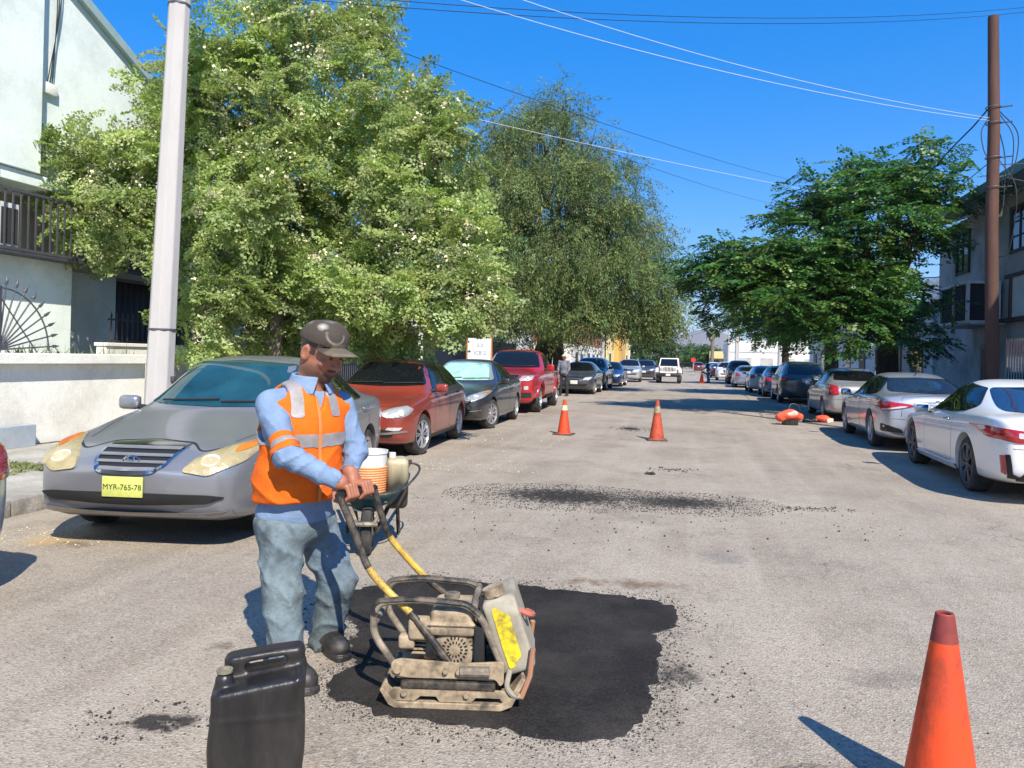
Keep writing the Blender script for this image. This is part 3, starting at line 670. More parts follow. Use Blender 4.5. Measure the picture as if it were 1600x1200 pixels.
MB().box((0, 0, .64), (.80, 2.48, 1.12)).build('pad', M_PAD, ac, 0); MB().box((-.425, 0, .64), (.05, .06, 1.12)).build('divider', M_ACW, ac, 0)
for k in range(11):
    if abs(k - 5) > 0: MB().box((-.405, -1.2 + k * .24, .64), (.03, .02, 1.10)).build('slat', M_SHEET, ac, 0)
# row behind the right-hand trees and the white sheds far up
b = empty('pale_terrace', (0, 0, 0), 0, 'pale single-storey terrace in shade behind the right-hand trees', 'building')
box_part('wall', 9.0, 17, 32.9, 66, .1, 3.7, M_CREAM, b); box_part('parapet', 8.9, 17, 32.9, 66, 3.701, 3.95, M_SHW, b)
for k, y in enumerate((34.2, 37.5, 41, 45, 49, 53, 58, 62)): d = box_part('door' if k % 2 else 'window', 8.95, 9.02, y, y + 1.5, .15 if k % 2 else 1.0, 2.4, M_NAVY if k % 2 else M_PANE, b); box_part('frame', 8.93, 9.0, y - .1, y + 1.6, 2.401, 2.5, M_SHW, d)
b = empty('white_upper_block', (0, 0, 0), 0, 'white block rising behind the pale terrace on the right', 'building')
box_part('wall', 13, 24, 34, 50, 0, 6.3, M_SHW, b); box_part('parapet', 12.9, 24, 33.9, 50.1, 6.301, 6.6, M_CREAM, b)
for k in range(4): box_part('window', 12.95, 13.02, 35.5 + k * 3.6, 37.3 + k * 3.6, 4.2, 5.5, M_PANE, b)
b = empty('white_shed', (0, 0, 0), 0, 'long white flat-roofed shed far up on the right', 'building')
box_part('wall', 5.9, 30, 140, 170, 0, 3.6, M_PINKW, b); box_part('parapet', 5.8, 30.1, 139.9, 170.1, 3.601, 5.6, M_SHW, b)
for k in range(6): box_part('door', 7.5 + k * 3.6, 9.6 + k * 3.6, 139.95, 140.05, .1, 2.6, M_GREYW, b)
b = empty('yellow_shop', (0, 0, 0), 0, 'small pale yellow shop beyond the white shed', 'building')
box_part('wall', 3.2, 9.6, 178, 200, 0, 4.2, M_YELP, b); box_part('awning', 3.1, 9.7, 176.8, 177.99, 2.4, 2.6, M_SHEET, b)
for k in range(3): box_part('window', 3.9 + k * 2, 5.2 + k * 2, 177.95, 178.05, .9, 2.2, M_PANE, b)

# ---- poles
cp = empty('concrete_pole', (-6.8, 8.66, .146), 0, 'tall pale concrete utility pole leaning slightly beside the grey sedan', 'pole')
v = []; f = []; NS = 8
for i in range(12):
    t = i / 11; r = .185 - .075 * t
    for k in range(NS): v.append((r * cos(2 * pi * (k + .5) / NS), r * sin(2 * pi * (k + .5) / NS) + .42 * t, 10 * t))
for i in range(11): f += [(i * NS + k, i * NS + (k + 1) % NS, (i + 1) * NS + (k + 1) % NS, (i + 1) * NS + k) for k in range(NS)]
f.append(tuple(11 * NS + k for k in range(NS)))
mesh_obj('shaft', v, f, M_CPOLE, cp, 0, .012)
for z, yy in ((1.62, .07), (5.95, .25)): MB().lathe([(.182 - .0075 * z, -.012), (.19 - .0075 * z, -.012), (.19 - .0075 * z, .012), (.182 - .0075 * z, .012)], 16, Matrix.Translation((0, yy, z))).build('strap', M_IRON, cp)
MB().box((.19, .06, .98), (.05, .06, .07), b=.01).build('bracket', M_IRON, cp)
wp = empty('wooden_pole', (5.7, 16.9, .146), 0, 'dark brown wooden utility pole before the grey building', 'pole')
mesh_o = MB().tube([(0, 0, 0), (.01, .1, 2), (-.01, .2, 4.2), (.015, .28, 6.2), (0, .42, 8.5)], [.13, .125, .118, .11, .10], 14).build('shaft', M_WOOD, wp)
for z in (5.0, 5.6, 6.3, 6.62):
    MB().lathe([(.14, -.012), (.146, 0), (.14, .012)], 14, Matrix.Translation((0, .045 * z, z))).build('strap', M_IRON, wp)
    MB().cyl((.1, .045 * z, z), (.34, .045 * z - .02, z + .02), .014, n=6).build('bracket', M_IRON, wp)
for k, (z0, z1, bx, by) in enumerate(((6.5, 4.9, .32, -.1), (6.2, 4.4, .26, .12), (6.4, 5.6, -.22, 0), (5.6, 3.6, .36, -.2), (5.3, 4.4, .24, .1), (6.55, 5.2, .45, .05))):
    MB().tube(smooth_path([(0.1 * (1 if bx > 0 else -1), .28, z0), (bx, .25 + by, (z0 * .65 + z1 * .35)), (bx * .8, .22 + by * .5, z1 + .15), (.10 * (1 if bx > 0 else -1), .22, z1)], 7), .010, 5).build('hanging_cable', M_RUB, wp)
for i, (x, y, hh, lb) in enumerate(((7.0, 69, 7.5, 'slim pale pole by the white shed'), (4.4, 88, 10.5, 'tall pale pole far up on the right'), (3.9, 96, 8.8, 'second tall pole far up on the right beside the tallest'), (6.6, 126, 11.5, 'pale lamp pole beyond the far worker'), (-7.0, 59.8, 5.2, 'white post before the brick-topped house'), (-7.2, 63, 5.6, 'dark thin post before the yellow house'))):
    p = empty('street_pole', (x, y, .1), 0, lb, 'pole', 'poles far up the street')
    MB().tube([(0, 0, 0), (0, .05, hh)], [.17 if i != 5 else .09, .11 if i != 5 else .07], 10).build('shaft', M_CPOLE if i != 5 else M_SHEET, p)
    if i < 4: MB().box((0, 0, hh - .6), (1.5, .1, .1)).build('crossarm', M_SHEET, p, 0); MB().cyl((.3, .1, hh - 1.9), (.3, .1, hh - 1.1), .2, n=10).build('transformer', M_GREYW, p)

# ---- overhead cables
def cable(label, p0, p1, sag, r=.011, m=None, n=26, twist=0):
    p0, p1 = Vector(p0), Vector(p1); P = []
    for i in range(n + 1):
        t = i / n; q = p0.lerp(p1, t); q.z -= sag * 4 * t * (1 - t)
        if twist: q += Vector((sin(i * 2.1) * twist, 0, cos(i * 2.1) * twist))
        P.append(q)
    o = MB().tube(P, r * .72, 5).build('overhead_cable', m or M_RUB, None); tag(o, label, 'cable', 'overhead cables'); return o
M_CABW = mat('pale_cable', (.62, .64, .66), .5, var=.05)
C = Vector((-6.8, 9.0, 0)); W_ = Vector((5.7, 17.2, 0))
cable('upper pale cable sagging from the concrete pole to the wooden pole', C + Vector((0, 0, 7.9)), W_ + Vector((0, 0, 6.55)), .42, .0065, M_CABW)
cable('lower pale cable sagging from the concrete pole to the wooden pole', C + Vector((0, 0, 7.45)), W_ + Vector((0, 0, 6.5)), .38, .0065, M_CABW)
cable('pale cable running across the trees to the eaves of the grey building', (-7, 22, 8.75), (8.7, 27.8, 6.35), .12, .0085, M_CABW)
cable('thin dark cable crossing behind the mesquite top', (-7, 15.8, 8.4), (6.3, 49.2, 12.5), .25, .012)
cable('thin dark cable passing through the mesquite crown', (-7, 20.2, 8.9), (6.3, 72, 15.9), .3, .015)
cable('upper dark cable along the top of the sky', (-7.47, 9.32, 6.72), (10.15, 24.2, 11.75), .52, .009)
cable('lower dark cable along the top of the sky', (-7.47, 9.32, 6.62), (10.15, 24.2, 11.62), .52, .009)
cable('thick twisted cable from the wooden pole into the right-hand tree', W_ + Vector((-.1, 0, 6.72)), (5.7, 60, 6.9), .9, .022, None, 50, .012)
cable('lower dark cable from the wooden pole into the right-hand tree', W_ + Vector((-.1, 0, 5.62)), (5.7, 60, 6.0), .7, .013)
cable('dark cable leaving the wooden pole level past the right edge', W_ + Vector((.1, 0, 5.62)), (14, 17.0, 6.0), .1, .012)
cable('dark cable dropping from the wooden pole to the grey building', W_ + Vector((.1, 0, 5.4)), (9.0, 16.6, 4.9), .15, .011)
for i, (z0, x) in enumerate(((6.6, 3.6), (7.6, 4.4), (7.0, 4.6), (6.4, 3.4), (8.2, 4.0))):
    cable(('lowest', 'highest', 'second', 'third', 'slack')[i] + ' of the dark cables strung across the far end of the street', (-7 - i * .4, 92 + i * 18, z0 - .6), (x, 88 + i * 9, z0 + .6), .8, .028)

# ================================================================ TREES
def rot_to(d, roll):
    "frames whose x axis is d (n,3)"
    d = d / np.linalg.norm(d, axis=1, keepdims=True)
    up = np.tile(np.array([0, 0, 1.0]), (len(d), 1)); s = np.cross(up, d); s /= np.maximum(np.linalg.norm(s, axis=1, keepdims=True), 1e-4)
    u = np.cross(d, s); c, q = np.cos(roll)[:, None], np.sin(roll)[:, None]
    return d, s * c + u * q, u * c - s * q
def leaflets(cen, d, L, Wd, droop=0.0):
    "kite shaped quads: centres (n,3), directions (n,3)"
    d = d / np.linalg.norm(d, axis=1, keepdims=True); n = len(cen)
    r = np.array([0, 0, 1.0]) + RNG.normal(size=(n, 3)) * .75; s = np.cross(d, r)     # leaflets mostly face the light; s /= np.linalg.norm(s, axis=1, keepdims=True)
    L = np.asarray(L).reshape(-1, 1) * np.ones((n, 1)); Wd = np.asarray(Wd).reshape(-1, 1) * np.ones((n, 1))
    return np.stack([cen - d * L * .5, cen + s * Wd * .5 + d * L * .05, cen + d * L * .5, cen - s * Wd * .5 + d * L * .05], 1)
def frond_feather(pairs=5, sub=4, L=.36, leaf=(.050, .034)):
    "twice divided leaf with small rounded leaflets (drumstick tree)"
    C = []; D = []
    for i in range(pairs):
        t = (i + 1.0) / pairs; pl = L * .52 * (1 - .55 * t) + .04
        for sg in (-1, 1):
            for j in range(sub):
                u = (j + .8) / sub
                C.append((t * L + u * pl * .45, sg * u * pl, -.05 * t * t - .10 * u * u * pl / .15 * .3)); D.append((.6, sg * .8, -.25))
                if j < sub - 1: C.append((t * L + u * pl * .45 + .03, sg * u * pl - sg * .012, -.04 * t)); D.append((1, sg * .1, -.2))
    C.append((L * 1.12, 0, -.06)); D.append((1, 0, -.4))
    return leaflets(np.array(C) + RNG.normal(scale=.008, size=(len(C), 3)), np.array(D) + RNG.normal(scale=.25, size=(len(D), 3)), leaf[0], leaf[1])
def frond_flat(pairs=9, L=.62, pin=.22, wd=.045):
    "flat fern-like leaf of the flame tree"
    C = []; D = []; LL = []
    for i in range(pairs):
        t = (i + .6) / pairs; pl = pin * (1 - .75 * abs(t - .4) ** 1.3)
        for sg in (-1, 1):
            for u in (.3, .78):
                C.append((t * L + u * pl * .35, sg * u * pl, -.10 * t * t - .05 * u)); D.append((.4, sg * .9, -.12)); LL.append(pl * .62)
    return leaflets(np.array(C) + RNG.normal(scale=.006, size=(len(C), 3)), np.array(D) + RNG.normal(scale=.1, size=(len(D), 3)), np.array(LL), wd)
def spray_fine(n=34, L=.8):
    "hanging twig with narrow leaflets (mesquite)"
    t = RNG.random(n); C = np.stack([t * L, RNG.normal(scale=.085, size=n), -.28 * t * t * L + RNG.normal(scale=.05, size=n)], 1)
    D = np.stack([RNG.normal(.6, .5, n), RNG.normal(0, .6, n), RNG.normal(-.45, .4, n)], 1)
    return leaflets(C, D, RNG.uniform(.09, .17, n), RNG.uniform(.016, .030, n))

def make_tree(name, label, base, clumps, templates, leafm, barkm, palette, trunk_r=.18, fork_z=2.0, lean=(0, 0), group=None, dens=1.0, outward=.75, droop=.35, twig=True, blossoms=0, blossom_mat=None, size=(.8, 1.25), stems=None, shell=.45, layered=False, extra_forks=1, bunch=0, bsz=.2):
    base = Vector(base); root = empty(name, base, 0, label, 'tree', group)
    q = MB(); fork = Vector((lean[0], lean[1], fork_z))
    stems = stems or [(0, 0)]
    for sx, sy in stems:
        q.tube(smooth_path([(sx, sy, -.1), (sx * .9 + lean[0] * .2, sy * .9 + lean[1] * .15, fork_z * .35), (sx * .6 + lean[0] * .6, sy * .6 + lean[1] * .65, fork_z * .75), fork], 5), [trunk_r * (1.35 - .55 * min(1, i / 15)) * (1 if len(stems) == 1 else .72) for i in range(16)], 10)
    tr = q.build('trunk', barkm, root, 60)
    br = MB(); tips = []
    for (c, r, n) in clumps:
        c = Vector(c) - base; mid = fork.lerp(c, .5) + Vector((random.uniform(-.3, .3), random.uniform(-.3, .3), random.uniform(.1, .5)))
        path = smooth_path([fork + Vector((0, 0, -.1)), mid, c], 6); R = trunk_r * .5
        br.tube(path, [R * (1 - .72 * i / 12) for i in range(13)], 7); tips.append((c, r))
        for _ in range(int(3 + max(r) * 2.2) * extra_forks):
            d = Vector((random.gauss(0, 1), random.gauss(0, 1), random.gauss(.15, .8))).normalized()
            e = c + Vector((d.x * r[0], d.y * r[1], d.z * r[2])) * random.uniform(.6, .95); st = path[random.randint(6, 12)]
            br.tube(smooth_path([st, st.lerp(e, .5) + Vector((random.uniform(-.2, .2), random.uniform(-.2, .2), random.uniform(0, .3))), e], 4), [R * .32 * (1 - .8 * i / 8) for i in range(9)], 5)
    br.build('branches', barkm, root, 60)
    V = []; K = []; BL = []
    for (c, r, n) in clumps:
        n = int(n * dens); c = np.array(c) - np.array(base); r = np.array(r)
        d = RNG.normal(size=(n, 3)); d /= np.linalg.norm(d, axis=1, keepdims=True)
        rad = shell + (1 - shell) * RNG.random(n) ** .6; rad *= 1 + RNG.normal(scale=.09, size=n)
        P = c + d * r * rad[:, None]
        if bunch:                                                     # gather the leaves into bunches with gaps between
            ns = max(3, n // bunch); P = P[RNG.integers(0, ns, n)] + RNG.normal(scale=bsz, size=(n, 3)) * np.array([1, 1, .75])
            d = (P - c) / r; d /= np.maximum(np.linalg.norm(d, axis=1, keepdims=True), 1e-3)
        if layered: P[:, 2] += np.round((P[:, 2]) / .55) * .55 * .35 - P[:, 2] * .35
        head = d * outward + RNG.normal(scale=.45, size=(n, 3)); head[:, 2] -= droop
        if layered: head[:, 2] = RNG.normal(-.12, .30, n)
        X, Y, Z = rot_to(head, RNG.normal(scale=.5 if not layered else .18, size=n)); S = RNG.uniform(size[0], size[1], n)
        shade = np.clip(.62 + .38 * (rad - .4), .5, 1.15) if False else np.ones(n)
        pal = np.array(palette)[RNG.integers(0, len(palette), n)] * RNG.uniform(.75, 1.22, (n, 1)) * shade[:, None]
        # clump scale tint so that patches differ
        pal *= (1 + .16 * np.sin(P[:, :1] * 1.7 + P[:, 2:3] * 2.3 + 1.3 * np.sin(P[:, 1:2] * 1.9)))
        ti = RNG.integers(0, len(templates), n)
        for k, T in enumerate(templates):
            m = ti == k
            if not m.any(): continue
            F = np.stack([X[m], Y[m], Z[m]], 1)                        # (m,3axes,3)
            Q = np.einsum('qcj,mjk->mqck', T, F) * S[m][:, None, None, None] + P[m][:, None, None, :]
            V.append(Q.reshape(-1, 3)); nq = T.shape[0]
            col = np.repeat(pal[m], nq, 0) * RNG.uniform(.82, 1.18, (m.sum() * nq, 1)); K.append(np.repeat(col, 4, 0))
        if blossoms:
            nb = int(n * blossoms); ii = RNG.integers(0, n, nb); out = c + d[ii] * r * RNG.uniform(.86, 1.07, (nb, 1))
            for _ in range(12):
                cc = out + RNG.normal(scale=.060, size=(nb, 3)); BL.append(leaflets(cc, RNG.normal(size=(nb, 3)), .066, .044).reshape(-1, 3))
    cr = big_mesh('crown', np.concatenate(V), 4, leafm, root, np.concatenate(K))
    if BL: big_mesh('blossom', np.concatenate(BL), 4, blossom_mat, root)
    return root
M_BARKG = mat('grey_bark', (.17, .14, .11), .9, var=.3, scale=5, bump=.015, bscale=22, stretch=(1, 1, .3))
M_BARKD = mat('dark_bark', (.055, .042, .033), .92, var=.3, scale=5, bump=.02, bscale=18, stretch=(1, 1, .3))
M_BARKB = mat('brown_bark', (.16, .095, .06), .9, var=.3, scale=4, bump=.015, bscale=18, stretch=(1, 1, .3))
L_MOR = leaf_mat('drumstick_leaf', .48); L_MES = leaf_mat('mesquite_leaf', .28, .6, (1.1, 1.1, .6)); L_FLA = leaf_mat('flame_tree_leaf', .30, .38)
M_BLOS = mat('cream_blossom', (.74, .69, .46), .8, var=.15, scale=3)
TF = [frond_feather(), frond_feather(6, 4, .42), frond_feather(4, 4, .30)]
PAL_M = [(.335, .425, .155), (.395, .475, .185), (.275, .365, .130), (.430, .480, .23), (.350, .440, .22)]
def clumps_at(lst): return [(tuple(atY(px, py, Y)), (rx, ry, rz), n) for px, py, Y, rx, ry, rz, n in lst]
# first drumstick tree, spreading left across the mint house
cl = clumps_at([(175, 290, 11.6, 1.05, .9, .75, 210), (110, 275, 11.4, .7, .7, .5, 100), (235, 225, 12, .9, .9, .65, 130), (150, 345, 11.6, .7, .7, .38, 110), (345, 140, 12.2, .95, 1.0, .85, 170), (270, 90, 12.2, .55, .6, .5, 24), (375, 65, 12.6, .9, 1.1, .7, 120), (300, 270, 12.4, 1.0, 1.1, 1.0, 200),
                (380, 200, 12.2, 1.1, 1.1, 1.1, 230), (440, 130, 12.6, 1.0, 1.1, 1.0, 170), (350, 380, 11.8, .85, .8, .8, 190), (340, 460, 11.5, .55, .6, .45, 110), (400, 310, 11.8, 1.0, 1.0, 1.0, 240), (320, 525, 11.3, .30, .30, .25, 26), (315, 490, 11.3, .22, .22, .55, 34), (460, 40, 12.8, .8, .9, .55, 80),
                (255, 385, 11.8, .5, .5, .5, 70)])
make_tree('drumstick_tree', 'pale green flowering drumstick tree spreading over the mint house and the concrete pole', (-7.5, 12.7, .14), cl, TF, L_MOR, M_BARKG, PAL_M, .13, 2.4, (.15, -.2), blossoms=.30, blossom_mat=M_BLOS, shell=.35, dens=1.15, bunch=13, bsz=.17)
# second drumstick tree, fuller, beside it
cl = clumps_at([(470, 400, 14.2, 1.2, 1.21, 1.1, 320), (560, 330, 13.76, 1.19, 1.31, 1.1, 306), (560, 440, 12.96, 1.05, 1.1, 0.78, 270), (480, 260, 14.6, 1.3, 1.32, 1.2, 310), (590, 200, 13.7, 1.16, 1.27, 1.07, 270), (660, 290, 12.82, 0.99, 1.08, 0.9, 252), (630, 160, 13.68, 0.86, 1.13, 0.77, 135), (540, 110, 14.67, 1.22, 1.34, 1.03, 234), (670, 400, 12.46, 0.93, 0.98, 0.81, 270), (715, 440, 12.17, 0.58, 0.68, 0.54, 126), (640, 470, 12.33, 0.75, 0.82, 0.46, 180), (440, 470, 13.6, 0.7, 0.77, 0.55, 170), (395, 525, 12.9, 0.42, 0.46, 0.3, 60), (430, 505, 13, 0.5, 0.55, 0.3, 80), (560, 500, 12.96, 0.5, 0.55, 0.32, 99), (700, 220, 12.8, 0.63, 0.78, 0.63, 117), (560, 60, 14.76, 0.83, 1.02, 0.55, 72), (740, 455, 11.98, 0.34, 0.41, 0.34, 54), (510, 490, 13.14, 0.48, 0.53, 0.34, 81), (620, 515, 12.84, 0.39, 0.38, 0.21, 45)])
make_tree('drumstick_tree', 'fuller pale green drumstick tree covered in cream blossom above the parked cars', (-6.6, 15.2, .14), cl, TF, L_MOR, M_BARKG, PAL_M, .17, 2.6, (.5, -.8), blossoms=.30, blossom_mat=M_BLOS, shell=.35, dens=1.15, bunch=13, bsz=.18, stems=[(.1, 0), (-.35, .2)])
# mesquite
TS = [spray_fine(), spray_fine(30, .95), spray_fine(38, .7)]
PAL_Q = [(.148, .205, .062), (.180, .222, .072), (.112, .172, .054), (.195, .215, .080), (.120, .205, .066)]
cl = clumps_at([(850, 470, 35, 2.4, 2.4, 1.6, 420), (790, 420, 33, 2.2, 2.2, 1.9, 400), (900, 400, 35, 2.6, 2.6, 2.3, 520), (960, 440, 37, 2.5, 2.4, 1.9, 430), (1000, 480, 38, 2.1, 2.1, 1.0, 260), (980, 380, 38, 2.1, 2.1, 1.7, 330), (860, 310, 35, 2.6, 2.6, 2.2, 500), (930, 300, 37, 2.3, 2.3, 1.9, 400), (780, 320, 34, 2.3, 2.3, 2.0, 420),
                (850, 220, 36, 1.9, 1.9, 1.7, 260), (910, 230, 37, 1.4, 1.4, 1.2, 140), (790, 240, 35, 1.5, 1.5, 1.4, 170), (740, 280, 34, 1.8, 1.8, 1.6, 260), (750, 380, 33, 1.7, 1.7, 1.6, 280), (1030, 440, 38, 1.1, 1.1, 1.0, 110), (830, 180, 36, .8, .8, 1.0, 60), (1040, 490, 38, 1.0, 1.0, .45, 80), (780, 480, 32, 1.3, 1.3, .9, 180), (900, 490, 35, 1.8, 1.8, .9, 260), (880, 165, 37, .7, .7, .8, 45)])
make_tree('mesquite_tree', 'large dull olive mesquite tree with fine hanging foliage behind the red pickup', (-7.1, 36.5, .14), cl, TS, L_MES, M_BARKD, PAL_Q, .34, 2.8, (.5, -.4), droop=.75, outward=.8, shell=.3, stems=[(0, 0), (.9, -1.2), (-.9, 1.5)], size=(.95, 1.5), dens=2.0, bunch=16, bsz=.36)
# flame trees on the right
TP = [frond_flat(), frond_flat(10, .72, .25), frond_flat(8, .52, .20)]
PAL_F = [(.050, .145, .030), (.066, .175, .036), (.090, .190, .044), (.044, .120, .030), (.125, .205, .044)]
cl = clumps_at([(1330, 300, 25, 1.5, 1.4, .75, 200), (1410, 290, 25.5, 1.5, 1.4, .8, 200), (1470, 300, 25.5, 1.1, 1.1, .5, 100), (1270, 330, 25, 1.2, 1.2, .6, 120), (1380, 360, 25, 1.7, 1.6, .9, 260), (1290, 390, 24.5, 1.7, 1.6, .9, 270), (1200, 410, 24, 1.6, 1.6, .8, 240), (1130, 430, 23.6, 1.2, 1.2, .55, 130), (1160, 395, 24, .9, .9, .45, 70), (1240, 450, 24, 1.6, 1.6, .8, 240),
                (1350, 430, 24.5, 1.7, 1.6, .9, 270), (1415, 450, 25, 1.3, 1.4, .8, 150), (1180, 470, 24, 1.3, 1.3, .6, 150), (1300, 490, 24, 1.5, 1.5, .6, 200), (1340, 520, 23.6, .8, .8, .35, 80), (1425, 505, 26, 1.0, 1.1, .55, 90), (1090, 420, 24, .55, .6, .35, 36), (1430, 260, 26, .8, .8, .5, 70), (1340, 270, 25.5, .7, .7, .4, 50), (1240, 505, 25, 1.2, 1.2, .45, 130), (1445, 370, 26, .9, 1.0, .5, 55)])
make_tree('flame_tree', 'big dark green flame tree with layered ferny leaves beside the grey building', (5.95, 26.4, .14), cl, TP, L_FLA, M_BARKD, PAL_F, .30, 2.7, (-.2, -.6), outward=.9, droop=.1, layered=True, shell=.25, size=(.75, 1.2), dens=1.0, bunch=15, bsz=.27)
cl = [((5.3, 38.5, 5.6), (2.6, 2.6, 1.5), 420), ((3.6, 37.5, 5.2), (1.9, 2.2, 1.2), 260), ((7.0, 39.5, 6.2), (2.2, 2.2, 1.4), 280), ((4.8, 40.5, 4.2), (2.2, 2.0, .9), 220), ((6.0, 36.8, 4.3), (2.0, 1.8, .9), 220)]
make_tree('flame_tree', 'middle flame tree with a brown trunk behind the slate SUV', (6.3, 38.9, .14), cl, TP, L_FLA, M_BARKB, PAL_F, .28, 3.0, (-.1, 0), outward=.9, droop=.1, layered=True, shell=.25, size=(1.0, 1.5))
cl = [((5.6, 58.0, 5.2), (2.8, 2.8, 1.6), 330), ((3.6, 57.0, 4.9), (2.0, 2.2, 1.2), 200), ((7.2, 59.5, 5.6), (2.2, 2.2, 1.4), 200), ((5.6, 55.8, 3.9), (2.2, 2.0, .8), 160)]
make_tree('flame_tree', 'farthest flame tree shading the parked cars on the right', (6.4, 58.6, .14), cl, TP, L_FLA, M_BARKD, PAL_F, .25, 2.8, (-.1, 0), outward=.9, droop=.1, layered=True, shell=.25, size=(1.1, 1.7))
# far greenery
PAL_G = [(.05, .10, .03), (.06, .115, .032), (.045, .085, .028)]
cl = clumps_at([(995, 530, 118, 5.0, 5, 4.2, 320), (985, 515, 118, 3.8, 4, 3.0, 200), (1002, 548, 116, 3.5, 3.5, 2.2, 160)])
make_tree('round_tree', 'round mid green tree standing beyond the yellow house', tuple(G(998, 571).xy) + (0,) if False else (-8.2, 118, 0), cl, TP, L_FLA, M_BARKD, PAL_G, .4, 2.5, size=(2.6, 3.6), shell=.4)
for lb, px, py, Y, r, hgt in (('bright green bushy tree left of the stop sign far up the street', 1095, 556, 190, 3.6, 3.0), ('small dark green tree far behind the white off-roader', 1070, 553, 260, 5, 4.4), ('dull low tree at the far left end of the street', 1045, 560, 300, 7, 3.2)):
    p = atY(px, py, Y); make_tree('far_tree', lb, (p.x, p.y, 0), [((p.x, p.y, p.z), (r, r, hgt * .55), 220), ((p.x + r * .6, p.y, p.z - .6), (r * .6, r * .6, hgt * .45), 120)], TP, L_FLA, M_BARKD, [(.08, .16, .03), (.06, .13, .03)] if 'bright' in lb else PAL_G, .35, 2.0, size=(3, 4.2), shell=.4, group='trees far up the street')
def palm(label, px, py, Y, dead=False, hgt=None):
    p = atY(px, py, Y); root = empty('fan_palm', (p.x, p.y, 0), 0, label, 'palm tree')
    MB().tube([(0, 0, -.1), (.1, 0, p.z * .5), (0, 0, p.z)], [.35, .28, .26], 8).build('trunk', M_BARKG, root)
    q = MB()
    for k in range(46):
        a = random.uniform(0, 2 * pi); e = random.uniform(-1.2, 1.1); d = Vector((cos(a) * cos(e), sin(a) * cos(e), sin(e))); s = d.cross(Vector((0, 0, 1))).normalized() if abs(d.z) < .95 else Vector((1, 0, 0)); c = Vector((0, 0, p.z + .2)); Lf = random.uniform(1.5, 2.2)
        q.add([c + d * .3, c + d * Lf * .8 + s * .55 - Vector((0, 0, .1)), c + d * Lf - Vector((0, 0, .45)), c + d * Lf * .8 - s * .55 - Vector((0, 0, .1))], [(0, 1, 2, 3)])
    q.build('crown', mat('palm_frond_green', (.10, .13, .05), .7, var=.4, scale=1), root, 0)
    q = MB()
    for k in range(24):
        a = 2 * pi * k / 24; q.add([(.3 * cos(a), .3 * sin(a), p.z), (.55 * cos(a + .2), .55 * sin(a + .2), p.z - 1.2), (.4 * cos(a + .1), .4 * sin(a + .1), p.z - 2.4)], [(0, 1, 2)])
    q.build('dead_skirt', mat('dry_palm_frond', (.30, .23, .13), .9, var=.3), root, 0)
palm('fan palm with a dry skirt seen beyond the white off-roader', 1057, 545, 230)
palm('tall fan palm half hidden behind the tall pale pole', 1113, 512, 130)
# weeds on the pavement and behind the low wall
def weeds(name, label, spots):
    V = []
    for (x, y, z, rx, ry, n, hh) in spots:
        b = np.stack([x + RNG.uniform(-rx, rx, n), y + RNG.uniform(-ry, ry, n), np.full(n, z)], 1); t = b + np.stack([RNG.normal(0, .06, n), RNG.normal(0, .06, n), RNG.uniform(.3, 1, n) * hh], 1)
        s = RNG.normal(size=(n, 3)) * .008; V.append(np.stack([b - s, b + s, t], 1).reshape(-1, 3))
    return tag(big_mesh(name, np.concatenate(V), 3, mat('dry_weed', (.16, .19, .07), .8, var=.4, scale=4)), label, kind='stuff')
p = G(48, 731, .146)
weeds('weeds', 'tufts of dry weeds on the pavement and behind the low wall', [(p.x, p.y, .146, .45, .16, 500, .07), (G(0, 740, .146).x, G(0, 740, .146).y, .146, .2, .2, 120, .06), (-9.05, 8.9, 1.38, .1, .7, 70, .24), (-9.3, 10.6, 1.3, .2, .8, 60, .34)])

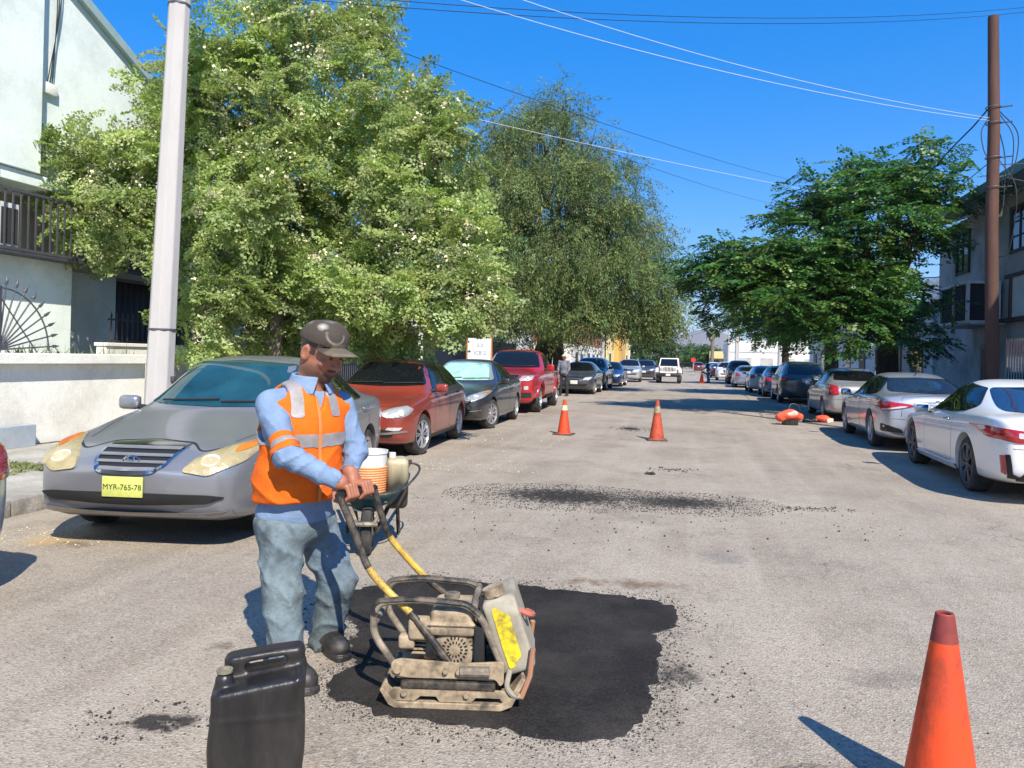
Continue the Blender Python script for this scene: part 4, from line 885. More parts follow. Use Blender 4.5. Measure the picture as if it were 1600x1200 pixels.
# ================================================================ VEHICLES
def paint(name, col, rough=.32, metal=.35, dust=.3, coat=.8):
    return mat('paint_' + name, col, rough, metal, var=.04, scale=3, coat=coat, dirt=(.30, .265, .22), dirt_amt=dust * .45, dscale=1.6)
def rows3(L, w, H, zb=.17, nose_z=.64, hood_z=.86, cowl_s=1.3, cowl_z=.98, roof_s=2.05, roof_e=3.1, deck_s=3.95, deck_z=1.08, tail_z=.98, belt_f=.90, belt_r=.97, rw=.62, nose_w=.70, tail_w=.78, roof_pk=None):
    pk = roof_pk or (roof_s + roof_e) / 2
    lerp = lambda a, b, t: a + (b - a) * t
    bel = lambda s: lerp(belt_f, belt_r, min(1, max(0, (s - cowl_s) / (deck_s - cowl_s))))
    r = [(0.00, w * nose_w, .36, nose_z - .07, nose_z - .02, w * .46),
         (0.05, w * (nose_w + .12), .25, nose_z, nose_z + .03, w * .52),
         (0.20, w * .915, zb + .03, lerp(nose_z, hood_z, .35), lerp(nose_z, hood_z, .45) + .03, w * .58),
         (0.48, w * .968, zb, lerp(nose_z, hood_z, .72), lerp(nose_z, hood_z, .85) + .02, w * .63),
         (0.90, w * .99, zb, lerp(hood_z, belt_f, .45) - .03, lerp(hood_z, cowl_z, .45), w * .66),
         (cowl_s, w * .995, zb, belt_f, cowl_z, w * .67),
         (cowl_s + .10, w, zb, belt_f + .005, cowl_z + .05, w * .67),
         (lerp(cowl_s, roof_s, .86), w, zb, bel(roof_s), lerp(cowl_z, H, .86) + .01, w * rw),
         (roof_s + .12, w, zb, bel(roof_s), H - .035, w * rw),
         (pk, w, zb, bel(pk), H, w * rw),
         (roof_e - .05, w, zb, bel(roof_e), H - .045, w * rw * .985),
         (lerp(roof_e, deck_s, .35), w * .995, zb + .01, bel(lerp(roof_e, deck_s, .35)), lerp(H - .06, deck_z, .33), w * rw * .97)]
    if deck_s < L - .2:
        r += [(deck_s, w * .985, zb + .03, belt_r, deck_z, w * .64), (deck_s + .12, w * .975, zb + .04, belt_r, deck_z - .015, w * .65),
              (L - .14, w * .93, zb + .07, belt_r - .02, lerp(deck_z, tail_z, .6), w * .64), (L - .03, w * (tail_w + .06), zb + .13, belt_r - .09, tail_z - .02, w * .58), (L, w * tail_w, zb + .20, belt_r - .17, tail_z - .12, w * .5)]
    else:
        r += [(L - .16, w * .955, zb + .07, belt_r, lerp(H, deck_z, .72), w * rw * .93), (L - .05, w * .90, zb + .11, belt_r - .03, deck_z, w * .70), (L, w * tail_w, zb + .17, belt_r - .15, deck_z - .10, w * .62)]
    return r

def car_shell(rows, L, wells, wr_, sub=2, beds=()):
    V = []; F = []; n = 20; H = 11
    for (s, w, zb, zs, zt, wr) in rows:
        h = zs - zb; y = L / 2 - s; x6 = w * .945; z8 = zt - min(.05, .38 * (zt - zs))
        half = [(0, zb), (w * .78, zb), (w * .955, zb + .05), (w * .99, zb + .30 * h), (w, zb + .60 * h), (w * .99, zs - .20 * h * .5), (x6, zs),
                ((x6 + wr) / 2 + .012, zs + .50 * (z8 - zs)), (wr, z8), (wr * .64, zt - .006), (0, zt)]
        ring = half + [(-x, z) for x, z in half[-2:0:-1]]
        V += [(x, y, z) for x, z in ring]
    m = len(rows)
    for i in range(m - 1):
        F += [(i * n + k, i * n + (k + 1) % n, (i + 1) * n + (k + 1) % n, (i + 1) * n + k) for k in range(n)]
    for e, sg in ((0, 1), (m - 1, -1)):
        b = e * n; rows_ = []
        for k in range(1, 10):
            R, Lf = V[b + k], V[b + n - k]; line = [b + k]
            for f in (.5, 0, -.5):
                V.append((R[0] * f, R[1] + sg * .07 * (1 - f * f), R[2])); line.append(len(V) - 1)
            line.append(b + n - k); rows_.append(line)
        Q = []
        for k in range(8):
            for j in range(4): Q.append((rows_[k][j], rows_[k][j + 1], rows_[k + 1][j + 1], rows_[k + 1][j]))
        Q += [(b, rows_[0][2], rows_[0][1], rows_[0][0]), (b, rows_[0][4], rows_[0][3], rows_[0][2]),
              (b + 10, rows_[8][0], rows_[8][1], rows_[8][2]), (b + 10, rows_[8][2], rows_[8][3], rows_[8][4])]
        F += Q if sg < 0 else [tuple(reversed(q)) for q in Q]
    me = bpy.data.meshes.new('shell'); me.from_pydata(V, [], F); me.update()
    bm = bmesh.new(); bm.from_mesh(me); bmesh.ops.recalc_face_normals(bm, faces=bm.faces[:])
    cl = bm.edges.layers.float.new('crease_edge')
    for ed in bm.edges:
        a, b = ed.verts[0].index, ed.verts[1].index
        if a < m * n and b < m * n and a % n == b % n and a // n != b // n:
            k = a % n
            if k in (6, 14): ed[cl] = .45
            if k in (1, 2, 18, 19): ed[cl] = .4
    bm.to_mesh(me); bm.free()
    o = bpy.data.objects.new('shell', me); COL.objects.link(o)
    md = o.modifiers.new('s', 'SUBSURF'); md.levels = md.render_levels = sub
    q = MB(); W = max(r[1] for r in rows)
    for s in wells:
        for sg in (1, -1): q.cyl((sg * (W - .30), L / 2 - s, wr_), (sg * (W + .25), L / 2 - s, wr_), wr_ + .055, n=32)
    for bd in beds: q.box(*bd)
    c = bpy.data.objects.new('cut', mesh_data('cut', q.v, q.f, M_WELL, 0)); COL.objects.link(c)
    bo = o.modifiers.new('b', 'BOOLEAN'); bo.operation = 'DIFFERENCE'; bo.object = c; bo.solver = 'EXACT'
    me.materials.append(M_RUB)
    dg = bpy.context.evaluated_depsgraph_get(); ev = o.evaluated_get(dg); out = bpy.data.meshes.new_from_object(ev)
    for ob in (o, c): bpy.data.objects.remove(ob)
    out.polygons.foreach_set('use_smooth', [True] * len(out.polygons)); out.set_sharp_from_angle(angle=radians(42))
    return out

class Car:
    def __init__(s, name, spec, pm, label, cat, loc, rz, group=None, detail=2):
        s.sp = spec; s.L = spec['L']; s.W = spec['W']; s.pm = pm; s.detail = detail
        s.e = empty(name, loc, rz, label, cat, group)
        key = 'shell' + spec['key'] + str(detail)
        if key not in Car.cache:
            Car.cache[key] = car_shell(spec['rows'], s.L, (spec['sf'], spec['sr']), spec['R'], 2 if detail else 1, spec.get('beds', ()))
            me = Car.cache[key]; Car.cache[key + 'b'] = BVHTree.FromPolygons([v.co.copy() for v in me.vertices], [tuple(p.vertices) for p in me.polygons])
        me = Car.cache[key].copy(); s.bvh = Car.cache[key + 'b']
        me.materials.clear(); me.materials.append(pm); me.materials.append(M_WELL)
        o = bpy.data.objects.new('body', me); COL.objects.link(o); o.parent = s.e; s.body = o
    cache = {}
    def hit(s, az, u, z):
        if az is None:                                   # seen from above, z is then the local y
            p, nn, i, d = s.bvh.ray_cast(Vector((u, z, 6)), Vector((0, 0, -1)))
            return (p, nn) if p is not None else s.bvh.find_nearest(Vector((u, z, 1)))[:2]
        n = Vector((sin(az), cos(az), 0)); ua = Vector((cos(az), -sin(az), 0))
        o = n * 8 + ua * u + Vector((0, 0, z))
        p, nn, i, d = s.bvh.ray_cast(o, -n)
        if p is None:
            p, nn, i, d = s.bvh.find_nearest(ua * u + Vector((0, 0, z)) + n * 1.2)
        return p, nn
    def patch(s, name, az, poly, m, off=.009, step=.07, rnd=.03, parent=None, dome=0.0):
        if rnd: poly = round_poly(poly, rnd)
        vs, fs = fill2d(poly, step); V = []; n = ZUP if az is None else Vector((sin(az), cos(az), 0))
        bd = {a for e in boundary_edges(fs) for a in e}
        for i, q in enumerate(vs):
            p, nn = s.hit(az, q.x, q.y)
            V.append(p + (nn * .6 + n * .4) * (off + (0 if i in bd else dome)))
        # viewed from outside u points the other way than x of a right handed (u,z) frame seen along -n: flip
        F = list(fs) if az is None else [tuple(reversed(f)) for f in fs]; k = len(V)
        for a, b in boundary_edges(F):
            V += [V[a] - n * (off + .012), V[b] - n * (off + .012)]; F.append((b, a, k, k + 1)); k += 2
        return mesh_obj(name, V, F, m, parent or s.e, 50)
    def both(s, name, az, poly, m, **k):
        a = s.patch(name, az, poly, m, **k); b = s.patch(name, -az, [(-u, z) for u, z in reversed(poly)], m, **k); return a, b
    def seam(s, name, az, pts, m=None, w=.007, off=.0015, parent=None, closed=False, rnd=0, thick=0):
        if closed: pts = list(pts) + [pts[0]]
        if rnd: pts = [(p.x, p.y) for p in round_path([(u, z, 0) for u, z in pts], rnd)]
        P = []
        for i in range(len(pts) - 1):
            a, b = Vector(pts[i]), Vector(pts[i + 1]); k = max(1, int((b - a).length / .05))
            P += [a.lerp(b, j / k) for j in range(k)]
        P.append(Vector(pts[-1])); V = []; F = []; n = ZUP if az is None else Vector((sin(az), cos(az), 0))
        for i, q in enumerate(P):
            d = (P[min(i + 1, len(P) - 1)] - P[max(0, i - 1)]).normalized(); t = Vector((-d.y, d.x)) * (w / 2)
            for sg in (1, -1):
                p, nn = s.hit(az, q.x + t.x * sg, q.y + t.y * sg); V.append(p + (nn * .5 + n * .5) * off)
        for i in range(len(P) - 1): F.append((2 * i, 2 * i + 1, 2 * i + 3, 2 * i + 2))
        if thick:
            k = len(V); V += [v - n * (thick + off) for v in V]
            for i in range(len(P) - 1): F += [(2 * i + 2, 2 * i, k + 2 * i, k + 2 * i + 2), (2 * i + 1, 2 * i + 3, k + 2 * i + 3, k + 2 * i + 1)]
        return mesh_obj(name, V, F, m or M_GAP, parent or s.e, 50)
    def side(s, name, pts, closed=False, m=None, sides=(1, -1), **k):
        for sg in sides: s.seam(name, sg * pi / 2, [(sg * (q[0] - s.L / 2), q[1]) for q in pts], m, closed=closed, **k)
    def sidepatch(s, name, poly, m, sides=(1, -1), **k):
        out = []
        for sg in sides: out.append(s.patch(name, sg * pi / 2, [(sg * (q[0] - s.L / 2), q[1]) for q in (poly if sg > 0 else reversed(poly))], m, **k))
        return out
    def wheels(s, style='multi', rim=None, n=10):
        rim = rim or M_RIM; R = s.sp['R']; tw = s.sp.get('tw', .205)
        key = ('wheel', R, style, n, tw, s.detail)
        if key not in Car.cache:
            r = R * s.sp.get('rr', .66); t = MB(); N = 36 if s.detail else 18
            Mx = Matrix.Rotation(pi / 2, 4, 'Y')
            h = tw / 2
            t.lathe([(r, -h * .9), (r * 1.06, -h), (R * .93, -h * .98), (R * .985, -h * .78), (R, -h * .45), (R, h * .45), (R * .985, h * .78), (R * .93, h * .98), (r * 1.06, h), (r, h * .9)], N, Mx)
            d = MB(); d.lathe([(0.0, h * .35), (r * .99, h * .35), (r * .99, -h * .8)], N, Mx)
            g = MB(); g.lathe([(r * 1.01, h * .92), (r * 1.03, h * 1.0), (r * .97, h * 1.0), (r * .90, h * .70), (r * .90, h * .38)], N, Mx)
            g.lathe([(r * .20, h * .4), (r * .20, h * .86), (r * .16, h * .92), (0, h * .93)], 16, Mx)
            for k in range(n):
                a0 = 2 * pi * k / n
                if style == 'twin':
                    for da in (-.12, .12):
                        q = [(r * .14, a0 + da * .6, .05), (r * .93, a0 + da, .05)]
                        c = [Vector((h * .82, sin(a) * rr, cos(a) * rr)) for rr, a, _ in q]; g.tube([c[0], (c[0] + c[1]) / 2 + Vector((.008, 0, 0)), c[1]], [r * .06, r * .05, r * .06], 6)
                else:
                    ww = r * (2.2 / n if style == 'multi' else .15); tx = Vector((0, cos(a0), -sin(a0)))
                    p0 = Vector((h * .80, sin(a0) * r * .15, cos(a0) * r * .15)); p1 = Vector((h * .86, sin(a0) * r * .92, cos(a0) * r * .92)); dx = Vector((h * .22, 0, 0))
                    vv = [p0 - tx * ww * .38, p0 + tx * ww * .38, p1 + tx * ww * .55, p1 - tx * ww * .55]
                    g.add([q for q in vv] + [q - dx for q in vv], [(0, 1, 2, 3), (4, 7, 6, 5), (0, 4, 5, 1), (1, 5, 6, 2), (2, 6, 7, 3), (3, 7, 4, 0)])
            for k in range(5):
                a = 2 * pi * k / 5; p = Vector((h * .87, sin(a) * r * .11, cos(a) * r * .11)); g.cyl(p, p + Vector((.012, 0, 0)), r * .03, n=6)
            Car.cache[key] = (mesh_data('tyre', t.v, t.f, M_TYRE), mesh_data('wheel', d.v, d.f, M_WELL), g)
        tm, dm, g = Car.cache[key]; rk = key + (rim.name,)
        if rk not in Car.cache: Car.cache[rk] = mesh_data('rim', g.v, g.f, rim)
        for ss in (s.sp['sf'], s.sp['sr']):
            for sg in (1, -1):
                w = bpy.data.objects.new('wheel', dm); COL.objects.link(w); w.parent = s.e
                tr = s.sp.get('track', s.W - tw / 2 - .035)
                w.location = (sg * tr, s.L / 2 - ss, R); w.rotation_euler = (random.uniform(0, 6) if False else 0, 0, 0 if sg > 0 else pi)
                steer = s.sp.get('steer', 0)
                if ss == s.sp['sf'] and steer: w.rotation_euler[2] += steer
                for nm, md in (('tyre', tm), ('rim', Car.cache[rk])):
                    c = bpy.data.objects.new(nm, md); COL.objects.link(c); c.parent = w
    def glass(s, m_w=None, m_s=None, m_r=None, trim=None):
        sp = s.sp; H = sp['H']; w = s.W; rw = w * sp['rw']
        m_w = m_w or M_GLASS; m_s = m_s or M_GLASS; m_r = m_r or M_GLASS
        z0, z1 = sp['cowl_z'] + .035, H - .085; b = w * .80; t = rw * .93
        s.patch('windscreen', 0, [(-b, z0 + .015), (-b * .6, z0), (0, z0 - .01), (b * .6, z0), (b, z0 + .015), (t, z1 - .01), (0, z1 + .02), (-t, z1 - .01)], m_w, rnd=.05)
        if sp.get('rear_glass'):
            rz0, rz1, rb, rt = sp['rear_glass']
            s.patch('rear_window', pi, [(-rb, rz0), (0, rz0 - .015), (rb, rz0), (rt, rz1), (0, rz1 + .02), (-rt, rz1)], m_r, rnd=.06)
        for poly in sp['panes']: s.sidepatch('window', poly, m_s, rnd=sp.get('prnd', .05))
        if trim:
            for poly in sp['panes']: s.side('window_trim', poly, True, trim, w=.022, off=.006, rnd=.05)
    def mirrors(s, m, sq=None):
        sp = s.sp; y = s.L / 2 - sp['mir'][0]; z = sp['mir'][1]; a, b, c = sp.get('msz', (.20, .10, .135))
        for sg in (1, -1):
            h = MB().box((sg * (s.W + a / 2 - .015), y, z), (a, b, c), b=.038).build('mirror', m, s.e, 60)
            MB().box((sg * (s.W + a / 2 - .015), y - b / 2 - .001, z), (a * .8, .006, c * .76), b=.002).build('mirror_glass', M_MIRR, h, 40)
            MB().tube([(sg * (s.W - .11), y + .01, z - .05), (sg * (s.W + .03), y, z - .035)], [.03, .025], 8).build('mirror_stalk', M_RUB, h)
    def handles(s, pos, m):
        for sx, z in pos:
            for sg in (1, -1):
                p, nn = s.hit(sg * pi / 2, sg * (sx - s.L / 2), z)
                MB().box((p.x + sg * .016, p.y, p.z), (.028, .19, .032), b=.010).build('door_handle', m, s.e, 60)
    def plate(s, front, z, m=None, size=(.31, .15), text=None):
        az = 0 if front else pi
        p, nn = s.hit(az, 0, z); y = p.y + (.02 if front else -.02)
        o = MB().box((0, y, z), (size[0], .012, size[1]), b=.004).build('number_plate', m or M_PLATE, s.e, 40)
        if text:
            for tx, sz, dz in text:
                v, f = text_mesh(tx, sz); sg = 1 if front else -1
                mesh_obj('plate_lettering', [(-sg * q[0], y + sg * .0085, z + dz + q[1]) for q in v], f, M_INK, o, 0)
        return o
def text_mesh(txt, size, align='CENTER'):
    cu = bpy.data.curves.new('t', 'FONT'); cu.body = txt; cu.size = size; cu.align_x = align; cu.align_y = 'CENTER'; cu.resolution_u = 3
    o = bpy.data.objects.new('t', cu); COL.objects.link(o); bpy.context.view_layer.update()
    me = bpy.data.meshes.new_from_object(o.evaluated_get(bpy.context.evaluated_depsgraph_get()))
    v = [tuple(q.co) for q in me.vertices]; f = [tuple(p.vertices) for p in me.polygons]
    bpy.data.objects.remove(o); bpy.data.meshes.remove(me); return v, f

def spec(key, L, W, H, sf, sr, R, panes, mir, rear_glass=None, **k):
    d = dict(key=key, L=L, W=W, H=H, sf=sf, sr=sr, R=R, panes=panes, mir=mir, rear_glass=rear_glass)
    for q in ('tw', 'track', 'steer', 'beds', 'msz', 'prnd', 'rr'):
        if q in k: d[q] = k.pop(q)
    d['cowl_z'] = k.get('cowl_z', .98); d['rw'] = k.get('rw', .62); d['rows'] = rows3(L, W, H, **k)
    return d
SEDAN = spec('sedan', 4.5, .885, 1.48, .90, 3.55, .315, [[(1.72, .965), (2.55, .975), (2.50, 1.375), (2.18, 1.37)], [(2.62, .975), (3.42, 1.0), (3.10, 1.355), (2.57, 1.38)]], (1.62, .99), (1.12, 1.375, .60, .47),
             nose_z=.65, hood_z=.81, cowl_s=1.28, cowl_z=.965, roof_s=2.05, roof_e=3.05, deck_s=3.92, deck_z=1.09, belt_f=.90, belt_r=.97)
HATCH = spec('hatch', 3.98, .845, 1.46, .80, 3.27, .315, [[(1.48, .955), (2.34, .975), (2.32, 1.365), (1.92, 1.355)], [(2.40, .975), (3.12, 1.01), (3.30, 1.10), (3.05, 1.335), (2.38, 1.37)]], (1.42, 1.0), (1.04, 1.36, .58, .48), steer=-.20,
             nose_z=.69, hood_z=.86, cowl_s=1.05, cowl_z=.99, roof_s=1.78, roof_e=3.30, deck_s=3.93, deck_z=1.00, belt_f=.90, belt_r=.97, roof_pk=2.4)
SUV = spec('suv', 4.65, .935, 1.68, .92, 3.63, .36, [[(1.70, 1.09), (2.55, 1.10), (2.52, 1.54), (2.12, 1.53)], [(2.62, 1.10), (3.45, 1.13), (3.35, 1.53), (2.59, 1.545)], [(3.53, 1.14), (4.02, 1.19), (3.88, 1.49), (3.43, 1.525)]], (1.62, 1.13), (1.16, 1.53, .66, .55),
           zb=.22, nose_z=.86, hood_z=1.02, cowl_s=1.18, cowl_z=1.13, roof_s=1.90, roof_e=4.0, deck_s=4.58, deck_z=1.12, belt_f=1.03, belt_r=1.08, rw=.68, roof_pk=2.7)
COUPE = spec('coupe', 4.83, .925, 1.40, .96, 3.69, .335, [[(1.98, .935), (3.0, .95), (3.42, .985), (3.60, 1.05), (3.20, 1.26), (2.62, 1.315), (2.35, 1.26)]], (2.02, .93), (1.02, 1.275, .66, .50), rr=.72, tw=.235,
             nose_z=.66, hood_z=.80, cowl_s=1.52, cowl_z=.94, roof_s=2.35, roof_e=3.15, deck_s=4.22, deck_z=1.045, tail_z=1.00, belt_f=.87, belt_r=.965, rw=.60, roof_pk=2.65)
FASTB = spec('fastback', 4.9, .925, 1.43, .97, 3.80, .335, [[(1.82, .945), (2.75, .965), (2.72, 1.325), (2.33, 1.315)], [(2.82, .965), (3.55, .99), (3.86, 1.03), (3.40, 1.285), (2.79, 1.33)]], (1.78, .96), (1.06, 1.30, .66, .50), rr=.70,
             nose_z=.67, hood_z=.82, cowl_s=1.38, cowl_z=.95, roof_s=2.18, roof_e=3.25, deck_s=4.30, deck_z=1.07, tail_z=1.02, belt_f=.885, belt_r=.98, rw=.61, roof_pk=2.65)
PICK = spec('pickup', 5.35, .95, 1.79, .98, 4.30, .385, [[(1.98, 1.20), (2.72, 1.21), (2.70, 1.64), (2.34, 1.63)], [(2.79, 1.21), (3.42, 1.225), (3.36, 1.63), (2.77, 1.645)]], (1.92, 1.25), None, tw=.26, rr=.56, msz=(.22, .12, .19),
            beds=[((0, -1.83, 1.20), (1.50, 1.42, .9))],
            zb=.36, nose_z=.98, hood_z=1.14, cowl_s=1.48, cowl_z=1.21, roof_s=2.12, roof_e=3.45, deck_s=3.72, deck_z=1.20, tail_z=1.19, belt_f=1.12, belt_r=1.14, rw=.70, nose_w=.80, tail_w=.90, roof_pk=2.7)

def mirror_poly(poly): return [(-u, z) for u, z in reversed(poly)]
def front_end(c, head, grille=None, m_head=None, slats=4, chrome=True, lower=None, fog=None, plate_z=.5, m_plate=None, text=None, hood=True, bulb=None, grille_mat=None, emblem=None):
    for poly in (head, mirror_poly(head)):
        if c.detail == 2:
            h = c.patch('headlight', 0, poly, M_LENS if m_head in (None, M_HEAD) else m_head, off=.016, step=.045, rnd=.035, dome=.016)
            c.patch('lamp_housing', 0, poly, M_HOUS, off=.008, step=.05, rnd=.035, parent=h)
        else: h = c.patch('headlight', 0, poly, m_head or M_HEAD, off=.012, step=.05, rnd=.035, dome=.012)
        if bulb:
            sg = 1 if poly is head else -1
            p, nn = c.hit(0, sg * bulb[0], bulb[1]); R = nn.to_track_quat('Z', 'Y').to_matrix().to_4x4(); R.translation = p + nn * .010
            MB().lathe([(bulb[2], 0), (bulb[2] * .93, .012), (bulb[2] * .8, .012), (bulb[2] * .55, .004), (0, .016)], 20, R).build('reflector', bulb[3] if len(bulb) > 3 else M_CHROME, h)
            if len(bulb) > 4:
                c.patch('indicator', 0, [(sg * u, z) for u, z in bulb[4]] if sg > 0 else [(sg * u, z) for u, z in reversed(bulb[4])], M_AMBER, off=.034, step=.04, rnd=.02, parent=h)
    if grille:
        g = c.patch('grille', 0, grille, grille_mat or M_RUB, off=.008, step=.06, rnd=.04)
        zs = [z for _, z in grille]; z0, z1 = min(zs), max(zs)
        for k in range(slats):
            z = z0 + (k + .7) * (z1 - z0) / (slats + .4)
            xs = []                                     # clip the slat to the grille outline
            for i in range(len(grille)):
                a, b = grille[i - 1], grille[i]
                if (a[1] > z) != (b[1] > z): xs.append(a[0] + (b[0] - a[0]) * (z - a[1]) / (b[1] - a[1]))
            if len(xs) >= 2: c.seam('grille_slat', 0, [(min(xs) + .012, z), (0, z), (max(xs) - .012, z)], M_GSLAT if chrome else c.pm, w=.016, off=.018, parent=g, thick=.008)
        if chrome: c.seam('grille_surround', 0, grille, M_CHROME, w=.026, off=.016, closed=True, rnd=.04, parent=g, thick=.008)
        if emblem: emblem(c, g)
    if lower: c.patch('lower_grille', 0, lower, M_WELL, off=.016, step=.04, rnd=.04)
    if fog: c.both('fog_light', 0, fog, M_HEAD, off=.011, rnd=.03) if False else [c.patch('fog_light', 0, q, M_HEAD, off=.011, step=.05, rnd=.02) for q in (fog, mirror_poly(fog))]
    if plate_z: c.plate(True, plate_z, m_plate, text=text)
def wipers(c):
    sp = c.sp; y = None
    for a, b in ((-.62, -.05), (-.02, .52)):
        P = []
        for k in range(7):
            u = a + (b - a) * k / 6; p, nn = c.hit(0, u, sp['cowl_z'] + .075 - .02 * k / 6); P.append(p + nn * .024)
        MB().tube(P, .009, 6).build('wiper', M_RUB, c.e)
def doors(c, xs, z0=.30, handles=None, m=None, belt=None, rocker=True):
    "vertical shut lines at the given stations and the sill line"
    zt = belt or c.sp['panes'][0][0][1] - .02
    for a, b in zip(xs[:-1], xs[1:]):
        pts = [(a + .02, zt), (a, zt - .25), (a, z0 + .06), (a + .05, z0), (b - .05, z0), (b, z0 + .07), (b + .03, zt - .2), (b + .02, zt)]
        c.side('door_seam', pts, rnd=.05)
    if handles: c.handles(handles, m or c.pm)
def rear_end(c, tail, m_tail=None, plate_z=.85, bumper_z=.62, trunk=None, insert=None, extra=None):
    for poly in (tail, mirror_poly(tail)):
        t = c.patch('tail_light', pi, poly, m_tail or M_TAIL, off=.012, step=.05, rnd=.03, dome=.008)
        if insert:
            q = insert if poly is tail else mirror_poly(insert)
            c.patch('tail_light_lens', pi, q, M_TAILW, off=.025, step=.04, rnd=.015, parent=t)
    if trunk: c.seam('boot_seam', pi, trunk, rnd=.05)
    if bumper_z: c.seam('bumper_seam', pi, [(-c.W * .86, bumper_z), (0, bumper_z - .02), (c.W * .86, bumper_z)])
    if plate_z: c.plate(False, plate_z)
def antenna(c, y, z): MB().tube([(0, y, z), (0, y - .18, z + .10)], [.012, .004], 6).build('roof_aerial', M_RUB, c.e)

# ---- grey sedan in front of the mint house (seen head on)
P_GREY = paint('weathered_grey', (.27, .275, .295), .34, .55, .14, .5)
YH = radians(9)
c = Car('parked_sedan', SEDAN, P_GREY, 'weathered grey sedan with yellowed headlights parked closest on the left', 'car', (-4.42, 7.12, 0), pi + YH)
c.glass(M_TEALG, M_GLASS, M_GLASS); c.wheels('multi', M_RIM, 7); c.mirrors(P_GREY); wipers(c)
def hy_emblem(c, g):
    p, nn = c.hit(0, 0, .672); o = MB(); pts = [(p.x + .062 * cos(t * pi / 12), p.y + .030, p.z + .033 * sin(t * pi / 12)) for t in range(25)]
    o.tube(pts, .0075, 6); o.tube([(p.x - .030, p.y + .03, p.z - .022), (p.x - .018, p.y + .031, p.z + .022)], .006, 6); o.tube([(p.x + .030, p.y + .03, p.z + .022), (p.x + .018, p.y + .031, p.z - .022)], .006, 6)
    o.tube([(p.x - .026, p.y + .03, p.z - .004), (p.x + .026, p.y + .031, p.z + .004)], .006, 6); o.build('emblem', M_CHROME, g)
front_end(c, [(.405, .60), (.60, .575), (.79, .665), (.825, .775), (.77, .80), (.60, .755), (.46, .69)], [(-.31, .755), (0, .772), (.31, .755), (.285, .66), (.21, .60), (0, .585), (-.21, .60), (-.285, .66)], M_HEADY, 4, True,
          lower=[(-.72, .415), (-.60, .435), (0, .45), (.60, .435), (.72, .415), (.60, .37), (0, .362), (-.60, .37)], plate_z=.49, m_plate=M_PLATEY, text=[('MYR-765-78', .058, -.003)],
          bulb=(.585, .668, .074, M_REFLC, [(.70, .715), (.78, .735), (.81, .775), (.765, .787), (.68, .755)]), emblem=hy_emblem)
c.seam('bonnet_seam', 0, [(-.80, .80), (-.46, .725), (-.33, .775), (0, .79), (.33, .775), (.46, .725), (.80, .80)], rnd=.05)
for sg in (1, -1): c.seam('bonnet_edge', None, [(sg * .60, 1.78), (sg * .72, 1.3), (sg * .735, .98)])
c.seam('bumper_lip', 0, [(-.74, .30), (-.5, .285), (0, .28), (.5, .285), (.74, .30)], P_GREY, w=.03, off=.03, thick=.03)
doors(c, (1.62, 2.60, 3.50), handles=[(2.42, .86), (3.32, .88)])
rear_end(c, [(-.80, .74), (-.50, .76), (-.50, .92), (-.78, .96)], trunk=[(-.48, .62), (-.50, .98), (.50, .98), (.48, .62)])
# ---- near car at the left edge (only its tail corner shows)
P_PALE = paint('pale_blue_silver', (.50, .53, .55), .3, .4, .15)
c = Car('parked_sedan', SEDAN, P_PALE, 'pale silver sedan cut off by the left edge, only its tail corner showing', 'car', (-4.80, 1.63, 0), pi)
c.glass(); c.wheels(); c.mirrors(P_PALE)
rear_end(c, [(-.84, .70), (-.52, .72), (-.52, .92), (-.82, 1.00)], trunk=[(-.48, .62), (-.50, .98), (.50, .98), (.48, .62)]); doors(c, (1.62, 2.60, 3.50), handles=[(2.42, .86), (3.32, .88)])
def ring_emblem(r, strokes, rear=False, z=None):
    def f(c, g):
        zz = z if z else .69; p, nn = c.hit(pi if rear else 0, 0, zz); sg = -1 if rear else 1; y = p.y + sg * .026; o = MB()
        if r: o.tube([(r * cos(t * pi / 12), y, zz + r * sin(t * pi / 12)) for t in range(25)], r * .13, 6)
        for st_ in strokes: o.tube([(sg * a, y, zz + b) for a, b in st_], .006, 6)
        o.build('emblem', M_CHROME, g if g else c.e)
    return f
# ---- brick red hatchback
P_BRICK = paint('brick_red', (.31, .048, .030), .28, .3, .10)
c = Car('parked_hatchback', HATCH, P_BRICK, 'brick red hatchback with silver multi-spoke wheels behind the worker', 'car', (-4.90, 12.2, 0), pi + radians(4.5))
c.glass(); c.wheels('twin', M_RIM, 8); c.mirrors(P_BRICK); wipers(c)
front_end(c, [(.36, .655), (.50, .60), (.74, .62), (.785, .72), (.70, .775), (.50, .73)], [(-.34, .655), (0, .64), (.34, .655), (.34, .725), (0, .735), (-.34, .725)], M_HEAD, 2, True,
          lower=[(-.60, .42), (-.38, .45), (0, .46), (.38, .45), (.60, .42), (.56, .33), (0, .32), (-.56, .33)], fog=[(.46, .42), (.66, .425), (.70, .47), (.50, .47)], plate_z=.52, emblem=ring_emblem(.055, [[(-.034, .036), (-.013, -.004), (0, .02), (.013, -.004), (.034, .036)], [(-.045, .015), (-.022, -.044), (0, -.008), (.022, -.044), (.045, .015)]], z=.69), bulb=(.665, .675, .05, M_REFLC))
c.seam('bumper_trim', 0, [(-.74, .41), (-.48, .385), (0, .37), (.48, .385), (.74, .41)], M_CHROME, w=.03, off=.018, thick=.01)
c.seam('bonnet_seam', 0, [(-.78, .80), (-.50, .752), (0, .765), (.50, .752), (.78, .80)], rnd=.05)
for sg in (1, -1): c.seam('bonnet_edge', None, [(sg * .56, 1.56), (sg * .68, 1.2), (sg * .70, .95)])
doors(c, (1.38, 2.38, 3.22), handles=[(2.20, .86), (3.05, .88)])
c.side('sill_trim', [(1.15, .25), (2.9, .25)], m=M_RUB, w=.05, off=.01, thick=.01)
